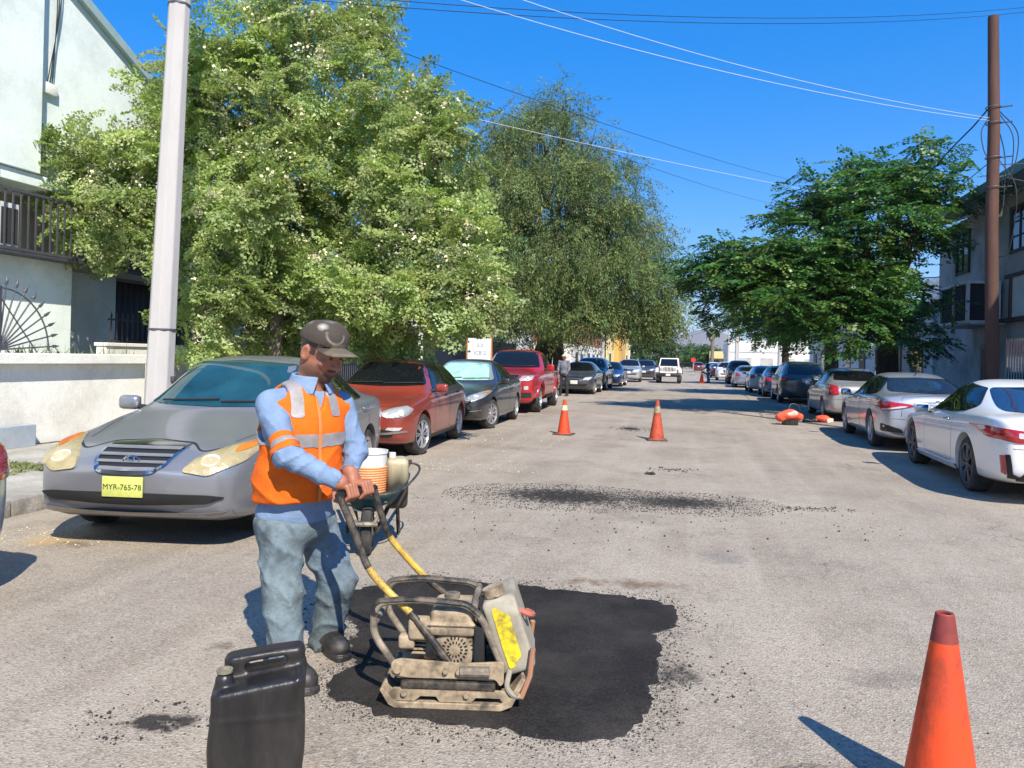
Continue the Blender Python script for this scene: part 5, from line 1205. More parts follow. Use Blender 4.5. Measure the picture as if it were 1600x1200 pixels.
# ---- dark grey sedan with the sunshade
P_CHAR = paint('charcoal', (.040, .042, .047), .3, .4, .18)
SENTRA = dict(SEDAN); SENTRA['steer'] = -.35; SENTRA['key'] = 'sedan'
c = Car('parked_sedan', SENTRA, P_CHAR, 'charcoal sedan with a mint green sunshade inside its windscreen', 'car', (-5.05, 17.1, 0), pi + radians(2))
c.glass(M_CLEAR); c.wheels('multi', M_RIM, 9); c.mirrors(P_CHAR); wipers(c)
c.patch('sunshade', 0, [(-.62, 1.02), (0, 1.0), (.62, 1.02), (.50, 1.36), (0, 1.385), (-.50, 1.36)], M_SHADE, off=.003, step=.05)
front_end(c, [(.40, .625), (.62, .60), (.80, .68), (.845, .80), (.76, .815), (.56, .74)], [(-.32, .73), (0, .745), (.32, .73), (.24, .62), (0, .60), (-.24, .62)], M_HEAD, 3, True,
          lower=[(-.62, .44), (0, .47), (.62, .44), (.52, .36), (0, .35), (-.52, .36)], plate_z=.54, emblem=ring_emblem(.052, [[(-.055, 0), (.055, 0)]], z=.675), bulb=(.66, .70, .055, M_REFLC, [(.74, .74), (.80, .76), (.835, .80), (.78, .805)]))
c.seam('bumper_trim', 0, [(-.78, .43), (-.52, .40)], M_CHROME, w=.018, off=.015); c.seam('bumper_trim', 0, [(.52, .40), (.78, .43)], M_CHROME, w=.018, off=.015)
c.seam('bonnet_seam', 0, [(-.80, .80), (-.46, .745), (0, .765), (.46, .745), (.80, .80)], rnd=.05)
doors(c, (1.62, 2.60, 3.50), handles=[(2.42, .86), (3.32, .88)], m=M_CHROME)
# ---- red pickup
P_RED = paint('bright_red', (.42, .016, .022), .28, .2, .12)
c = Car('parked_pickup', PICK, P_RED, 'bright red double cab pickup parked in front of the dark trees', 'pickup', (-5.20, 22.95, 0), pi + radians(2.5))
c.glass(); c.wheels('multi', M_RIM, 6); c.mirrors(P_RED); wipers(c)
c.patch('rear_window', pi, [(-.56, 1.27), (.56, 1.27), (.52, 1.66), (-.52, 1.66)], M_GLASS)
front_end(c, [(.46, .90), (.72, .905), (.83, .955), (.83, 1.05), (.52, 1.03)], [(-.44, 1.04), (.44, 1.04), (.40, .78), (.30, .70), (-.30, .70), (-.40, .78)], M_HEAD, 2, True,
          lower=[(-.50, .62), (.50, .62), (.44, .48), (-.44, .48)], fog=[(.60, .66), (.72, .66), (.72, .76), (.60, .76)], plate_z=.60, emblem=ring_emblem(.075, [[(-.05, .03), (0, -.01), (.05, .03)], [(0, -.07), (0, .07)]], z=.90), bulb=(.70, .97, .05, M_REFLC))
c.seam('bumper_bar', 0, [(-.80, .52), (0, .49), (.80, .52)], M_RUB, w=.14, off=.012)
c.seam('bonnet_seam', 0, [(-.86, 1.08), (0, 1.10), (.86, 1.08)])
for ss in (PICK['sf'], PICK['sr']):
    arc = [(ss + (PICK['R'] + .085) * cos(t * pi / 14), PICK['R'] + (PICK['R'] + .085) * sin(t * pi / 14)) for t in range(15)]
    c.side('wheel_arch_flare', arc, m=P_RED, w=.07, off=.030, thick=.03)
c.side('side_step', [(1.75, .40), (3.6, .40)], m=M_RUB, w=.06, off=.10, thick=.10)
doors(c, (1.88, 2.76, 3.62), z0=.52, handles=[(2.58, 1.10), (3.40, 1.11)], m=P_RED, belt=1.18)
c.seam('bed_seam', pi / 2, [(3.78 - c.L / 2, .50), (3.78 - c.L / 2, 1.18)]); c.seam('bed_seam', -pi / 2, [(-(3.78 - c.L / 2), .50), (-(3.78 - c.L / 2), 1.18)])
rear_end(c, [(-.90, .80), (-.76, .80), (-.76, 1.12), (-.90, 1.12)], plate_z=.66, bumper_z=.74)

# ---- white coupe on the right
P_WHITE = paint('pearl_white', (.78, .79, .78), .25, .05, .06)
c = Car('parked_coupe', COUPE, P_WHITE, 'white two-door coupe parked closest on the right', 'car', (4.23, 11.86, 0), radians(-1.5))
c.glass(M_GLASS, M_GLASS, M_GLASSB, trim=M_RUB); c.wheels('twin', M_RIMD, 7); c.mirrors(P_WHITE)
front_end(c, [(.42, .62), (.78, .66), (.82, .74), (.50, .70)], [(-.40, .72), (.40, .72), (.30, .58), (-.30, .58)], slats=2, plate_z=.5)
rear_end(c, [(-.895, .74), (-.70, .70), (-.30, .735), (-.30, .80), (-.62, .835), (-.905, .865)], insert=[(-.70, .755), (-.46, .76), (-.46, .795), (-.70, .815)], plate_z=.80, bumper_z=.64,
         trunk=[(-.62, .66), (-.60, .94), (0, .99), (.60, .94), (.62, .66)])
for q in ([(-.80, .57), (-.77, .31), (-.60, .29), (-.735, .36), (-.765, .575)],):
    for poly in (q, mirror_poly(q)): c.patch('bumper_vent', pi, poly, M_RUB, off=.010, step=.04, rnd=.01)
for q in ([(-.832, .555), (-.812, .365), (-.782, .345), (-.803, .565)],):
    for poly in (q, mirror_poly(q)): c.patch('rear_reflector', pi, poly, M_TAIL, off=.016, step=.03, rnd=.008)
c.patch('rear_diffuser', pi, [(-.70, .285), (.70, .285), (.62, .395), (-.62, .395)], M_RUB, off=.016, step=.04)
doors(c, (1.80, 3.12), z0=.30, handles=[(2.92, .84)], m=M_CHROME)
c.side('sill_trim', [(1.35, .245), (3.3, .255)], m=P_WHITE, w=.06, off=.028, thick=.03)
ring_emblem(0, [[(-.030, -.038), (-.036, .038)], [(.030, -.038), (.036, .038)], [(-.032, 0), (.032, 0)]], True, .915)(c, None)
antenna(c, -.85, 1.36)
# ---- silver fastback behind it
P_SILV = paint('cool_silver', (.47, .50, .55), .26, .55, .06)
c = Car('parked_sedan', FASTB, P_SILV, 'cool silver sedan with a sloping roof parked just beyond the white coupe', 'car', (4.20, 17.2, 0), radians(-1))
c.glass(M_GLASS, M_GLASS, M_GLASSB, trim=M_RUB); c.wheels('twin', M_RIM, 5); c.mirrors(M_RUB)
rear_end(c, [(-.90, .80), (-.88, .72), (-.50, .80), (-.36, .835), (-.50, .865), (-.70, .885), (-.905, .92)], insert=[(-.86, .745), (-.55, .80), (-.50, .822), (-.60, .825), (-.86, .765)], plate_z=.76, bumper_z=.60, trunk=[(-.60, .64), (-.58, .98), (0, 1.02), (.58, .98), (.60, .64)])
for q in ([(-.87, .50), (-.86, .36), (-.55, .36), (-.60, .42)],):
    for poly in (q, mirror_poly(q)): c.patch('bumper_vent', pi, poly, M_RUB, off=.010, step=.05, rnd=.02)
doors(c, (1.72, 2.80, 3.80), handles=[(2.60, .86), (3.58, .89)])
c.side('sill_trim', [(1.4, .25), (3.35, .25)], m=M_CHROME, w=.02, off=.012)
ring_emblem(.045, [[(-.05, 0), (.05, 0)]], True, .93)(c, None)
antenna(c, -.8, 1.37)
# ---- older silver sedan in the tree's shade
P_SILW = paint('warm_silver', (.44, .44, .43), .32, .5, .15)
c = Car('parked_sedan', SEDAN, P_SILW, 'older warm silver sedan with tall red tail lights under the right-hand tree', 'car', (4.36, 24.3, 0), 0)
c.glass(M_GLASS, M_GLASS, M_GLASS); c.wheels('multi', M_RIM, 9); c.mirrors(P_SILW)
rear_end(c, [(-.83, .70), (-.58, .74), (-.60, .97), (-.78, 1.01)], plate_z=.78, trunk=[(-.50, .62), (-.52, .99), (.52, .99), (.50, .62)])
doors(c, (1.62, 2.60, 3.50), handles=[(2.42, .86), (3.32, .88)])

def simple(name, sp, pm, label, cat, x, y, rz, front=True, detail=0, rim=None, group=None):
    c = Car(name, sp, pm, label, cat, (x, y, 0), rz, group, detail); c.glass(M_GLASS, M_GLASS, M_GLASS); c.wheels('multi', rim or M_RIM, 7); c.mirrors(pm)
    z = sp['rows'][1][3]
    front_end(c, [(.42 * sp['W'], z - .06), (.82 * sp['W'], z - .02), (.90 * sp['W'], z + .09), (.55 * sp['W'], z + .06)], [(-.36, z + .06), (.36, z + .06), (.28, z - .14), (-.28, z - .14)], slats=2,
              lower=[(-.6, z - .22), (.6, z - .22), (.5, z - .32), (-.5, z - .32)], plate_z=z - .16)
    b = sp['rows'][-3][3]; w = sp['W']
    rear_end(c, [(-.94 * w, b - .22), (-.66 * w, b - .20), (-.66 * w, b - .05), (-.93 * w, b)], plate_z=b - .16, bumper_z=b - .34)
    return c
PD = dict(graphite=paint('graphite', (.07, .075, .085), .3, .4, .1), black=paint('black', (.012, .012, .014), .25, .2, .1), navy=paint('navy_blue', (.015, .04, .13), .25, .3, .08),
          silver=paint('light_silver', (.5, .53, .56), .28, .5, .05), white=paint('plain_white', (.75, .75, .74), .3, 0, .08), steel=paint('steel_blue', (.30, .36, .46), .28, .5, .05),
          maroon=paint('maroon', (.16, .03, .03), .3, .3, .1), green=paint('slate_green', (.06, .085, .10), .3, .4, .08), beige=paint('beige', (.42, .36, .27), .35, .2, .1))
# right-hand row going away
simple('parked_suv', SUV, PD['green'], 'slate grey SUV in the shade ahead of the older silver sedan', 'car', 4.15, 33.6, 0, detail=1)
simple('parked_sedan', SEDAN, PD['navy'], 'dark navy sedan half hidden between the slate SUV and a white hatchback', 'car', 3.95, 38.9, 0)
simple('parked_hatchback', HATCH, PD['white'], 'white hatchback parked on the right beyond the navy sedan', 'car', 3.62, 44.0, 0)
simple('parked_sedan', FASTB, PD['steel'], 'steel blue sedan parked on the right before the dark pickup', 'car', 3.35, 52.5, 0)
simple('parked_pickup', PICK, PD['graphite'], 'dark grey pickup parked on the right near the far worker', 'pickup', 3.25, 60.5, 0)
simple('parked_suv', SUV, PD['white'], 'white SUV facing the camera beyond the far worker on the right', 'car', 2.75, 71.5, pi)
for i, (sp, k, y, x, lb) in enumerate(((SEDAN, 'black', 84, 2.4, 'black sedan far up the right-hand row'), (HATCH, 'silver', 91, 2.3, 'silver hatchback far up the right-hand row'), (SUV, 'white', 99, 2.3, 'white SUV far up the right-hand row'),
                                      (SEDAN, 'white', 108, 2.1, 'white sedan far up the right-hand row'), (SEDAN, 'silver', 118, 2.0, 'silver sedan near the end of the right-hand row'), (SUV, 'maroon', 131, .6, 'dark red SUV farthest up the street by the stop sign'))):
    simple('parked_car', sp, PD[k], lb, 'car', x, y, 0, group='cars far up the street')
# left-hand row going away and traffic
simple('parked_hatchback', HATCH, PD['graphite'], 'dark grey hatchback in deep shade behind the man in grey', 'car', -5.10, 35.2, pi, detail=1)
simple('parked_suv', SUV, PD['black'], 'black SUV in the shade just behind the dark grey hatchback', 'car', -5.25, 40.6, pi)
simple('parked_sedan', SEDAN, PD['navy'], 'dark blue sedan at the end of the shaded left-hand cars', 'car', -4.95, 46.6, pi)
simple('driving_suv', SUV, PD['silver'], 'light silver SUV facing the camera in sun beyond the shaded cars', 'car', -4.75, 58.0, pi + radians(3), detail=1)
simple('parked_sedan', SEDAN, PD['white'], 'white sedan in the sun beyond the silver SUV', 'car', -5.3, 84, radians(4))
simple('parked_sedan', SEDAN, PD['maroon'], 'dark maroon sedan just beyond the far white sedan', 'car', -5.5, 96, 0)
simple('driving_suv', SUV, PD['graphite'], 'dark SUV following close behind the white jeep-style car', 'car', -3.95, 64.5, pi)

# ---- white boxy off-roader coming towards the camera
def offroader(loc, rz):
    W = paint('offroad_white', (.80, .78, .77), .3, 0, .08)
    e = empty('driving_offroader', loc, rz, 'white boxy off-road car with slotted grille driving towards the camera', 'car')
    L = 4.3; y = L / 2
    MB().prism([(-.78, -.0), (.78, 0), (.70, 1.35), (-.70, 1.35)][::-1] and [(-.74, y - 1.45), (.74, y - 1.45), (.60, y - .12), (-.60, y - .12)], .26, Matrix.Translation((0, 0, .95))).build('bonnet', W, e, 40, bevel=.03)
    MB().box((0, -.62, .83), (1.58, 2.85, .66)).build('body', W, e, 40, bevel=.05)
    cab = MB(); ring = [(-.74, .62, 1.16), (.74, .62, 1.16), (.74, -2.02, 1.16), (-.74, -2.02, 1.16), (-.64, .30, 1.80), (.64, .30, 1.80), (.66, -1.92, 1.82), (-.66, -1.92, 1.82)]
    cab.add(ring, [(0, 1, 5, 4), (1, 2, 6, 5), (2, 3, 7, 6), (3, 0, 4, 7), (4, 5, 6, 7)]); cb = cab.build('cabin', W, e, 40, bevel=.04)
    MB().add([(-.64, .62, 1.22), (.64, .62, 1.22), (.57, .345, 1.74), (-.57, .345, 1.74)], [(0, 1, 2, 3)]).build('windscreen', M_GLASS, cb, 0)
    bpy.data.objects[cb.name].children if False else None
    for sg in (1, -1):
        MB().add([(sg * .752, .42, 1.24), (sg * .752, -.35, 1.24), (sg * .69, -.35, 1.70), (sg * .69, .22, 1.70)], [(0, 1, 2, 3)]).build('window', M_GLASS, cb, 0)
        MB().add([(sg * .752, -.45, 1.24), (sg * .752, -1.85, 1.24), (sg * .69, -1.80, 1.70), (sg * .69, -.45, 1.70)], [(0, 1, 2, 3)]).build('window', M_GLASS, cb, 0)
    gr = MB().prism(round_poly([(-.60, .74), (.60, .74), (.58, 1.14), (.48, 1.22), (-.48, 1.22), (-.58, 1.14)], .06), .08, Matrix.Translation((0, y - .06, 0)) @ Matrix.Rotation(pi / 2, 4, 'X')).build('grille', W, e, 40)
    for k in range(7): MB().box((-.30 + k * .10, y - .055, 1.0), (.055, .02, .30), b=.006).build('grille_slot', M_WELL, gr, 0)
    for sg in (1, -1):
        MB().lathe([(.115, 0), (.11, .03), (.085, .03), (0, .045)], 20, Matrix.Translation((sg * .46, y - .05, 1.03)) @ Matrix.Rotation(-pi / 2, 4, 'X')).build('headlight', M_HEAD, e)
        for ya, nm in ((y - .78, 'front'), (-y + .72, 'rear')):
            MB().tube(round_path([(sg * .80, ya + .62, .72), (sg * .80, ya + .40, .98), (sg * .80, ya - .36, .98), (sg * .80, ya - .58, .60)], .15), .13, 8).build('wheel_arch_flare', M_RUB if nm == 'rear' else W, e)
            w = MB().cyl((sg * .60, ya, .40), (sg * .86, ya, .40), .40, n=24).build('wheel', M_TYRE, e)
            MB().lathe([(.24, 0), (.22, .02), (.10, .01), (0, .03)], 16, Matrix.Translation((sg * .862, ya, .40)) @ Matrix.Rotation(sg * pi / 2, 4, 'Y')).build('rim', M_RIMD, w)
        MB().box((sg * .93, .44, 1.20), (.20, .10, .17), b=.03).build('mirror', M_RUB, e)
        MB().box((sg * .72, y - .10, .80), (.14, .10, .10), b=.02).build('indicator', M_HEAD, e)
    MB().box((0, y + .06, .58), (1.66, .22, .22), b=.05).build('bumper', M_RUB, e)
    MB().box((0, y + .175, .62), (.31, .012, .15)).build('number_plate', M_PLATE, e)
    return e
offroader((-1.82, 57.5, 0), pi)

# ================================================================ PEOPLE
def split_mesh(V, F, mask):
    f = F[mask]; u, inv = np.unique(f, return_inverse=True); return V[u], inv.reshape(f.shape), u
def smooth_rim(V, F, it=8):
    "even out the stepped rim of a cut-out piece"
    e = np.array(boundary_edges([tuple(q) for q in F]))
    if not len(e): return V
    V = V.copy(); b = np.unique(e)
    for _ in range(it):
        S = np.zeros_like(V); C = np.zeros(len(V))
        np.add.at(S, e[:, 0], V[e[:, 1]]); np.add.at(C, e[:, 0], 1); np.add.at(S, e[:, 1], V[e[:, 0]]); np.add.at(C, e[:, 1], 1)
        V[b] = V[b] * .4 + .6 * S[b] / np.maximum(C[b], 1)[:, None]
    return V
def vnorm(V, F):
    n = np.cross(V[F[:, 2]] - V[F[:, 0]], V[F[:, 3]] - V[F[:, 1]]); N = np.zeros_like(V)
    for k in range(4): np.add.at(N, F[:, k], n)
    return N / np.maximum(np.linalg.norm(N, axis=1, keepdims=True), 1e-9)
def relax(V, F, it=2, lam=.5):
    for _ in range(it):
        S = np.zeros_like(V); C = np.zeros(len(V))
        for a, b in ((0, 1), (1, 2), (2, 3), (3, 0)):
            np.add.at(S, F[:, a], V[F[:, b]]); np.add.at(C, F[:, a], 1); np.add.at(S, F[:, b], V[F[:, a]]); np.add.at(C, F[:, b], 1)
        V = V + lam * (S / np.maximum(C, 1)[:, None] - V)
    return V
M_SKIN = mat('worker_skin', (1, 1, 1), .55, attr=True, var=.08, scale=30, bump=.0012, bscale=260)  # own tones of skin, hair and beard come from vertex colours
M_SHIRT = mat('blue_work_shirt', (1, 1, 1), .9, attr=True, var=.13, scale=14, bump=.010, bscale=15, spec=.15)
M_VEST = mat('orange_safety_vest', (.84, .140, .007), .8, var=.10, scale=9, bump=.003, bscale=30, dirt=(.22, .07, .02), dirt_amt=.45, dscale=7, spec=.25)
M_REFL = mat('grey_reflective_tape', (.30, .275, .285), .5, .1, var=.15, scale=30, dirt=(.17, .15, .13), dirt_amt=.5, dscale=9)
M_JEAN = mat('faded_jeans', (1, 1, 1), .92, attr=True, var=.2, scale=10, bump=.010, bscale=16, fine=.16, dirt=(.07, .065, .055), dirt_amt=.5, dscale=9, spec=.15)
M_BOOT = mat('black_leather_boot', (.016, .015, .014), .42, var=.25, scale=14, bump=.002, bscale=60, dirt=(.11, .10, .09), dirt_amt=.55, dscale=8)
M_CAP = mat('worn_brown_black_cap', (1, 1, 1), .88, attr=True, var=.15, scale=25, bump=.0015, bscale=180)

WD = 3.68; HS = 1.11
worker_o = Vector((0, 0, 0)) + FWD * WD + RT0 * ((455 - 800) / 1200 * WD); worker_o.z = 0
wk = empty('person', worker_o, YAW, 'man in orange safety vest, blue shirt, jeans and dark cap pushing the plate compactor', 'person')
def WP(px, py, dep):
    p = atZ(px, py, dep) - worker_o; return np.array([p.dot(RT0), p.dot(FWD), p.z], np.float32)
def fold(x): return (1 - np.abs(np.sin(x))) ** 2.4 - .25
def build_worker():
    pel = WP(460, 806, 3.70); bel = WP(465, 742, 3.68); che = WP(473, 668, 3.67); nek = WP(484, 606, 3.68); hed = WP(503, 549, 3.65)
    rs, re, rw = WP(424, 632, 3.55), WP(448, 712, 3.40), WP(531, 754, 3.40)
    ls, le, lw = WP(532, 634, 3.80), WP(557, 702, 3.74), WP(563, 738, 3.58)
    rh, rk, ra = WP(438, 826, 3.63), WP(441, 925, 3.58), WP(450, 1046, 3.53)
    lh, lk, la = WP(493, 822, 3.80), WP(527, 908, 3.86), WP(508, 1000, 3.92)
    ft = np.array([.70, -.714, 0], np.float32); rt = np.array([ft[1], -ft[0], 0], np.float32)          # chest facing, his right hand side
    Rt = np.stack([rt, ft, np.array([0, 0, 1], np.float32)], 1)
    tilt = Rt @ rotm(8, 0, 0)
    b0, b1 = WP(531, 775, 3.36), WP(577, 764, 3.68); bar = b0 + (b1 - b0) * .74
    lw = bar + np.array([-.062, .02, .085], np.float32); le = WP(556, 705, 3.76)
    # ---------------- shirt
    arms = ((rs, re, rw), (ls, le, lw))
    def torso(P, g=0.0):
        d = s_ell(P, che, (.195 + g, .142 + g, .20 + g), tilt); d = smin(d, s_ell(P, bel + ft * .012, (.198 + g, .165 + g, .175 + g), tilt), .07)
        d = smin(d, s_ell(P, pel + np.array([0, 0, .02]), (.190 + g, .152 + g, .12 + g), Rt), .06)
        for s in (rs, ls): d = smin(d, s_cone(P, nek + np.array([0, 0, -.045]), s * .94 + nek * .06 + np.array([0, 0, -.005]), .066 + g, .062 + g), .05)
        return d
    def sleeve(P, s, e, w):
        d = s_cone(P, s, e, .068, .056); d = smin(d, s_cone(P, e, w, .056, .043), .03)
        ax = (w - e) / np.linalg.norm(w - e); t = (P - e) @ ax; u = (P - s) @ ((e - s) / np.linalg.norm(e - s))
        d -= .0125 * fold(t * 34 + 2.2 * np.sin(P[:, 2] * 21) + 1.5 * np.sin(P[:, 1] * 24)) * np.clip((t + .06) * 9, 0, 1)
        d -= .0120 * fold(u * 21 + 2.4 * np.sin(P[:, 0] * 19 + P[:, 1] * 12)) * np.clip(u * 6 + .2, 0, 1) * np.clip(1 - t * 12, 0, 1)
        return np.maximum(d, t - float(np.linalg.norm(w - e)) - .005)
    def shirt(P):
        d = torso(P)
        for a in arms: d = smin(d, sleeve(P, *a), .035)
        d = smax(d, pel[2] - .045 + .018 * np.sin(P[:, 0] * 9 + P[:, 1] * 6) - P[:, 2], .01)                 # shirt tail
        d += .004 * nz(P, 22, 1.0)
        return d
    V, F = sdf_mesh(shirt, (-.45, -.55, .55), (.55, .45, 1.45), .0085); V = relax(V, F, 1)
    cen = V[F].mean(1)
    def armt(P, s, e): return ((P - s) @ (e - s)) / float((e - s) @ (e - s)), s_cone(P, s, e, .07, .06)
    t, dd = armt(cen, rs, re); band = (t > .66) & (t < .98) & (dd < .03) & (s_cone(cen, re, rw, .06, .047) > -.02)
    stripe = band & (t > .77) & (t < .87)
    base = np.tile(np.array([.185, .265, .405], np.float32), (len(V), 1)) * (1 + .10 * nz(V, 9, 3)[:, None])
    for w in (rw, lw): base = base * (1 - .35 * np.exp(-(np.linalg.norm(V - w, axis=1) / .07) ** 2)[:, None] * (nz(V, 45, 2) > -.1)[:, None])
    sh = mesh_obj('shirt', V, F, M_SHIRT, wk, 180); vcol(sh, base)
    a, b, u = split_mesh(V, F, band); N = vnorm(V, F); mesh_obj('sleeve_band', smooth_rim(a + N[u] * .0035, b), b, M_VEST, wk, 180)
    a, b, u = split_mesh(V, F, stripe); mesh_obj('sleeve_tape', smooth_rim(a + N[u] * .006, b), b, M_REFL, wk, 180)
    # collar
    def collar(P):
        q = P - (nek + np.array([0, 0, .010])); R = tilt @ rotm(-14, 0, 0); q = q @ R
        r = np.linalg.norm(q[:, :2] * np.array([1, .93]), axis=1); d = np.abs(r - (.098 - q[:, 2] * .35)) - .007
        d = np.maximum(d, np.abs(q[:, 2] - .014) - .040); gap = np.abs(q[:, 0]) - .018 - (.03 - q[:, 2]) * .45
        return np.maximum(d, np.where(q[:, 1] > 0, -gap, -1))
    V, F = sdf_mesh(collar, nek - .15, nek + .15, .005); o = mesh_obj('collar', V, F, M_SHIRT, wk, 180); vcol(o, np.tile(np.array([.20, .28, .42]), (len(V), 1)))
    # ---------------- vest
    def vest(P):
        d = torso(P, .021) + .006 * nz(P, 14, 5) - .009 * fold(P[:, 2] * 13 + P[:, 0] * 9 + 2.6 * nz(P, 6, 2)) * np.clip((1.28 - P[:, 2]) * 3, .15, 1)
        zb = WP(455, 776, 3.68)[2]; d = smax(d, zb + .03 * ((P - pel) @ ft) * 2 - P[:, 2], .008)
        d -= .012 * np.exp(-((P[:, 2] - zb) / .05) ** 2)
        for s, e in ((rs, re), (ls, le)):
            ax = (s - nek) * np.array([1, 1, .0]); ax /= np.linalg.norm(ax); d = smax(d, -(s_cone(P, s + ax * -.012 + np.array([0, 0, .03]), s + ax * .03 + np.array([0, 0, -.11]), .074, .064)), .012)
            d = smax(d, (P - s) @ ax - .022 - 1.2 * np.maximum(s[2] - .10 - P[:, 2], 0), .02)
        d = smax(d, -s_cone(P, nek + np.array([0, 0, .10]), nek + np.array([0, 0, -.01]), .100, .084), .01)
        q = (P - nek) @ Rt; v = np.where(q[:, 1] > .03, np.abs(q[:, 0]) * 1.0 - (.10 + q[:, 2]) * .45, 1); d = smax(d, -v * .8, .006)
        return d
    V, F = sdf_mesh(vest, (-.45, -.5, .6), (.45, .4, 1.45), .0075); V = relax(V, F, 1); N = vnorm(V, F); cen = V[F].mean(1); qn = N[F].mean(1)
    loc = (cen - che) @ Rt; zb1 = WP(470, 684, 3.5)[2]
    hz = zb1 - .02 * np.cos(loc[:, 0] * 5); hb = np.abs(cen[:, 2] - hz) < .030
    vb = (np.abs(np.abs(loc[:, 0]) - .105 + .10 * np.clip(loc[:, 2], 0, 1)) < .028) & (cen[:, 2] > zb1 + .09)
    tape = hb | vb
    # the zip keeps the front open for a finger's width
    zipf = (np.abs(loc[:, 0]) < .008) & (loc[:, 1] > 0)
    mesh_obj('safety_vest', V, F, M_VEST, wk, 180)
    a, b, u = split_mesh(V, F, hb); mesh_obj('reflective_tape', smooth_rim(a + N[u] * .004, b), b, M_REFL, wk, 180)
    for sd in (1, -1):
        a, b, u = split_mesh(V, F, vb & ~hb & (loc[:, 0] * sd > 0) & (loc[:, 1] > -.02)); mesh_obj('shoulder_tape', smooth_rim(a + N[u] * .004, b), b, M_REFL, wk, 180)
    a, b, u = split_mesh(V, F, zipf & (cen[:, 2] > zb1 - .3)); mesh_obj('zip', smooth_rim(a + N[u] * .006, b), b, mat('pale_zip', (.60, .20, .05), .5), wk, 180)
    # ---------------- jeans
    def leg(P, h, k, a, s):
        d = s_cone(P, h, k, .108, .088); d = smin(d, s_cone(P, k, a + np.array([0, 0, .0]), .088, .080), .05)
        t = np.clip((P[:, 2] - a[2]) / (k[2] - a[2]), -.2, 1.4)
        d -= .021 * fold(P[:, 2] * 27 + 2.6 * np.sin(P[:, 0] * 15 + s) + 2.0 * np.sin(P[:, 1] * 17 + s)) * np.clip(1.05 - t * 1.25, 0, 1)
        d -= .017 * fold(P[:, 2] * 19 + 2.4 * np.sin(P[:, 0] * 13 + P[:, 1] * 9 + s)) * np.exp(-((t - .95) / .32) ** 2)
        d -= .014 * fold((P[:, 0] * .8 + P[:, 2] * 1.0) * 17 + s + 1.8 * np.sin(P[:, 1] * 12)) * np.clip((t - 1.02) * 4, 0, 1)
        return d
    def jeans(P):
        d = s_ell(P, pel + np.array([0, 0, -.03]), (.185, .150, .125), Rt)
        d = smin(d, leg(P, rh, rk, ra, .5), .05); e = leg(P, lh, lk, la, 2.1); d = smin(d, e, .02)
        d = smax(d, P[:, 2] - (pel[2] + .045), .01)
        d += .003 * nz(P, 30, 4)
        for a in (ra, la): d = np.where(np.linalg.norm(P[:, :2] - a[:2], axis=1) < .2, np.maximum(d, a[2] - .058 - P[:, 2]), d)
        return d
    V, F = sdf_mesh(jeans, (-.42, -.45, -.02), (.5, .6, .95), .0085); V = relax(V, F, 1)
    n1 = nz(V, 11, 7); k = (.55 + .45 * np.clip(n1, -1, 1))[:, None]
    c0 = np.array([.150, .220, .275]); c1 = np.array([.265, .330, .345]); col = c0 * (1 - k) + c1 * k
    blue = np.clip(((V - lk) @ np.array([0, 0, 1]) * 0 + 1 - np.linalg.norm(V - (lk + lh) / 2, axis=1) / .24), 0, 1)[:, None]; col = col * (1 - blue) + np.array([.20, .30, .42]) * blue
    col *= (1 - .22 * np.clip((.30 - V[:, 2]) * 3, 0, 1))[:, None]; sm = np.clip(nz(V, 19, 2) + .8 * nz(V, 47, 5) + .6 * nz(V, 110, 1) - .45, 0, 1)[:, None]; col = col * .78 * (1 - .42 * sm)
    o = mesh_obj('jeans', V, F, M_JEAN, wk, 180); vcol(o, col)
    # ---------------- boots
    for a, toe in ((ra, WP(482, 1076, 3.40)), (la, WP(548, 1030, 3.70))):
        fd = (toe - a) * np.array([1, 1, 0]); fd /= np.linalg.norm(fd); sd = np.array([fd[1], -fd[0], 0]); R = np.stack([fd, sd, np.array([0, 0, 1])], 1).astype(np.float32)
        hl = np.array([a[0], a[1], 0], np.float32) - fd * .03
        def boot(P):
            q = (P - hl) @ R; x, y, z = q[:, 0], q[:, 1], q[:, 2]
            d = s_cone(q, (.02, 0, .16), (.03, 0, .07), .058, .058); d = smin(d, s_cone(q, (.0, 0, .055), (.20, .0, .048), .046, .047, ((0, 1, 0), 1.05)), .05)
            d = smin(d, s_cone(q, (.06, 0, .09), (.17, 0, .058), .045, .036), .04)
            d += .0022 * np.sin(x * 90) * np.clip((z - .06) * 15, 0, 1) * (x > .06) * (x < .16)
            w = .050 - .012 * np.clip((x - .19) / .08, 0, 1) - .008 * np.exp(-((x - .07) / .05) ** 2); so = np.maximum(np.maximum(np.abs(y) - w, np.abs(z - .014) - .014), np.abs(x - .10) - .155 + .5 * np.maximum(np.abs(y) - .02, 0))
            return np.maximum(smin(d, so, .006), -z + .001)
        V, F = sdf_mesh(boot, hl - np.array([.35, .35, .01]), hl + np.array([.35, .35, .26]), .006); bt = mesh_obj('boot', V, F, M_BOOT, wk, 180)
        q = MB()
        for i in range(5):
            x = .085 + i * .020; z = .122 - i * .0125; P0 = [hl + R @ np.array([x, y, z + .006 - abs(y) * .45]) for y in (-.032, 0, .032)]; q.tube([Vector(p) for p in P0], .0035, 5)
        q.build('lace', M_RUB, bt)
    # ---------------- body: head, neck, forearms and hands in one surface
    fh = np.array([.86, -.50, 0], np.float32); rsd = np.array([fh[1], -fh[0], 0], np.float32)
    Rh = np.stack([rsd, fh, np.array([0, 0, 1], np.float32)], 1) @ rotm(-21, 0, 0)                        # x his right, y face, z crown
    bx = (b1 - b0) / np.linalg.norm(b1 - b0)
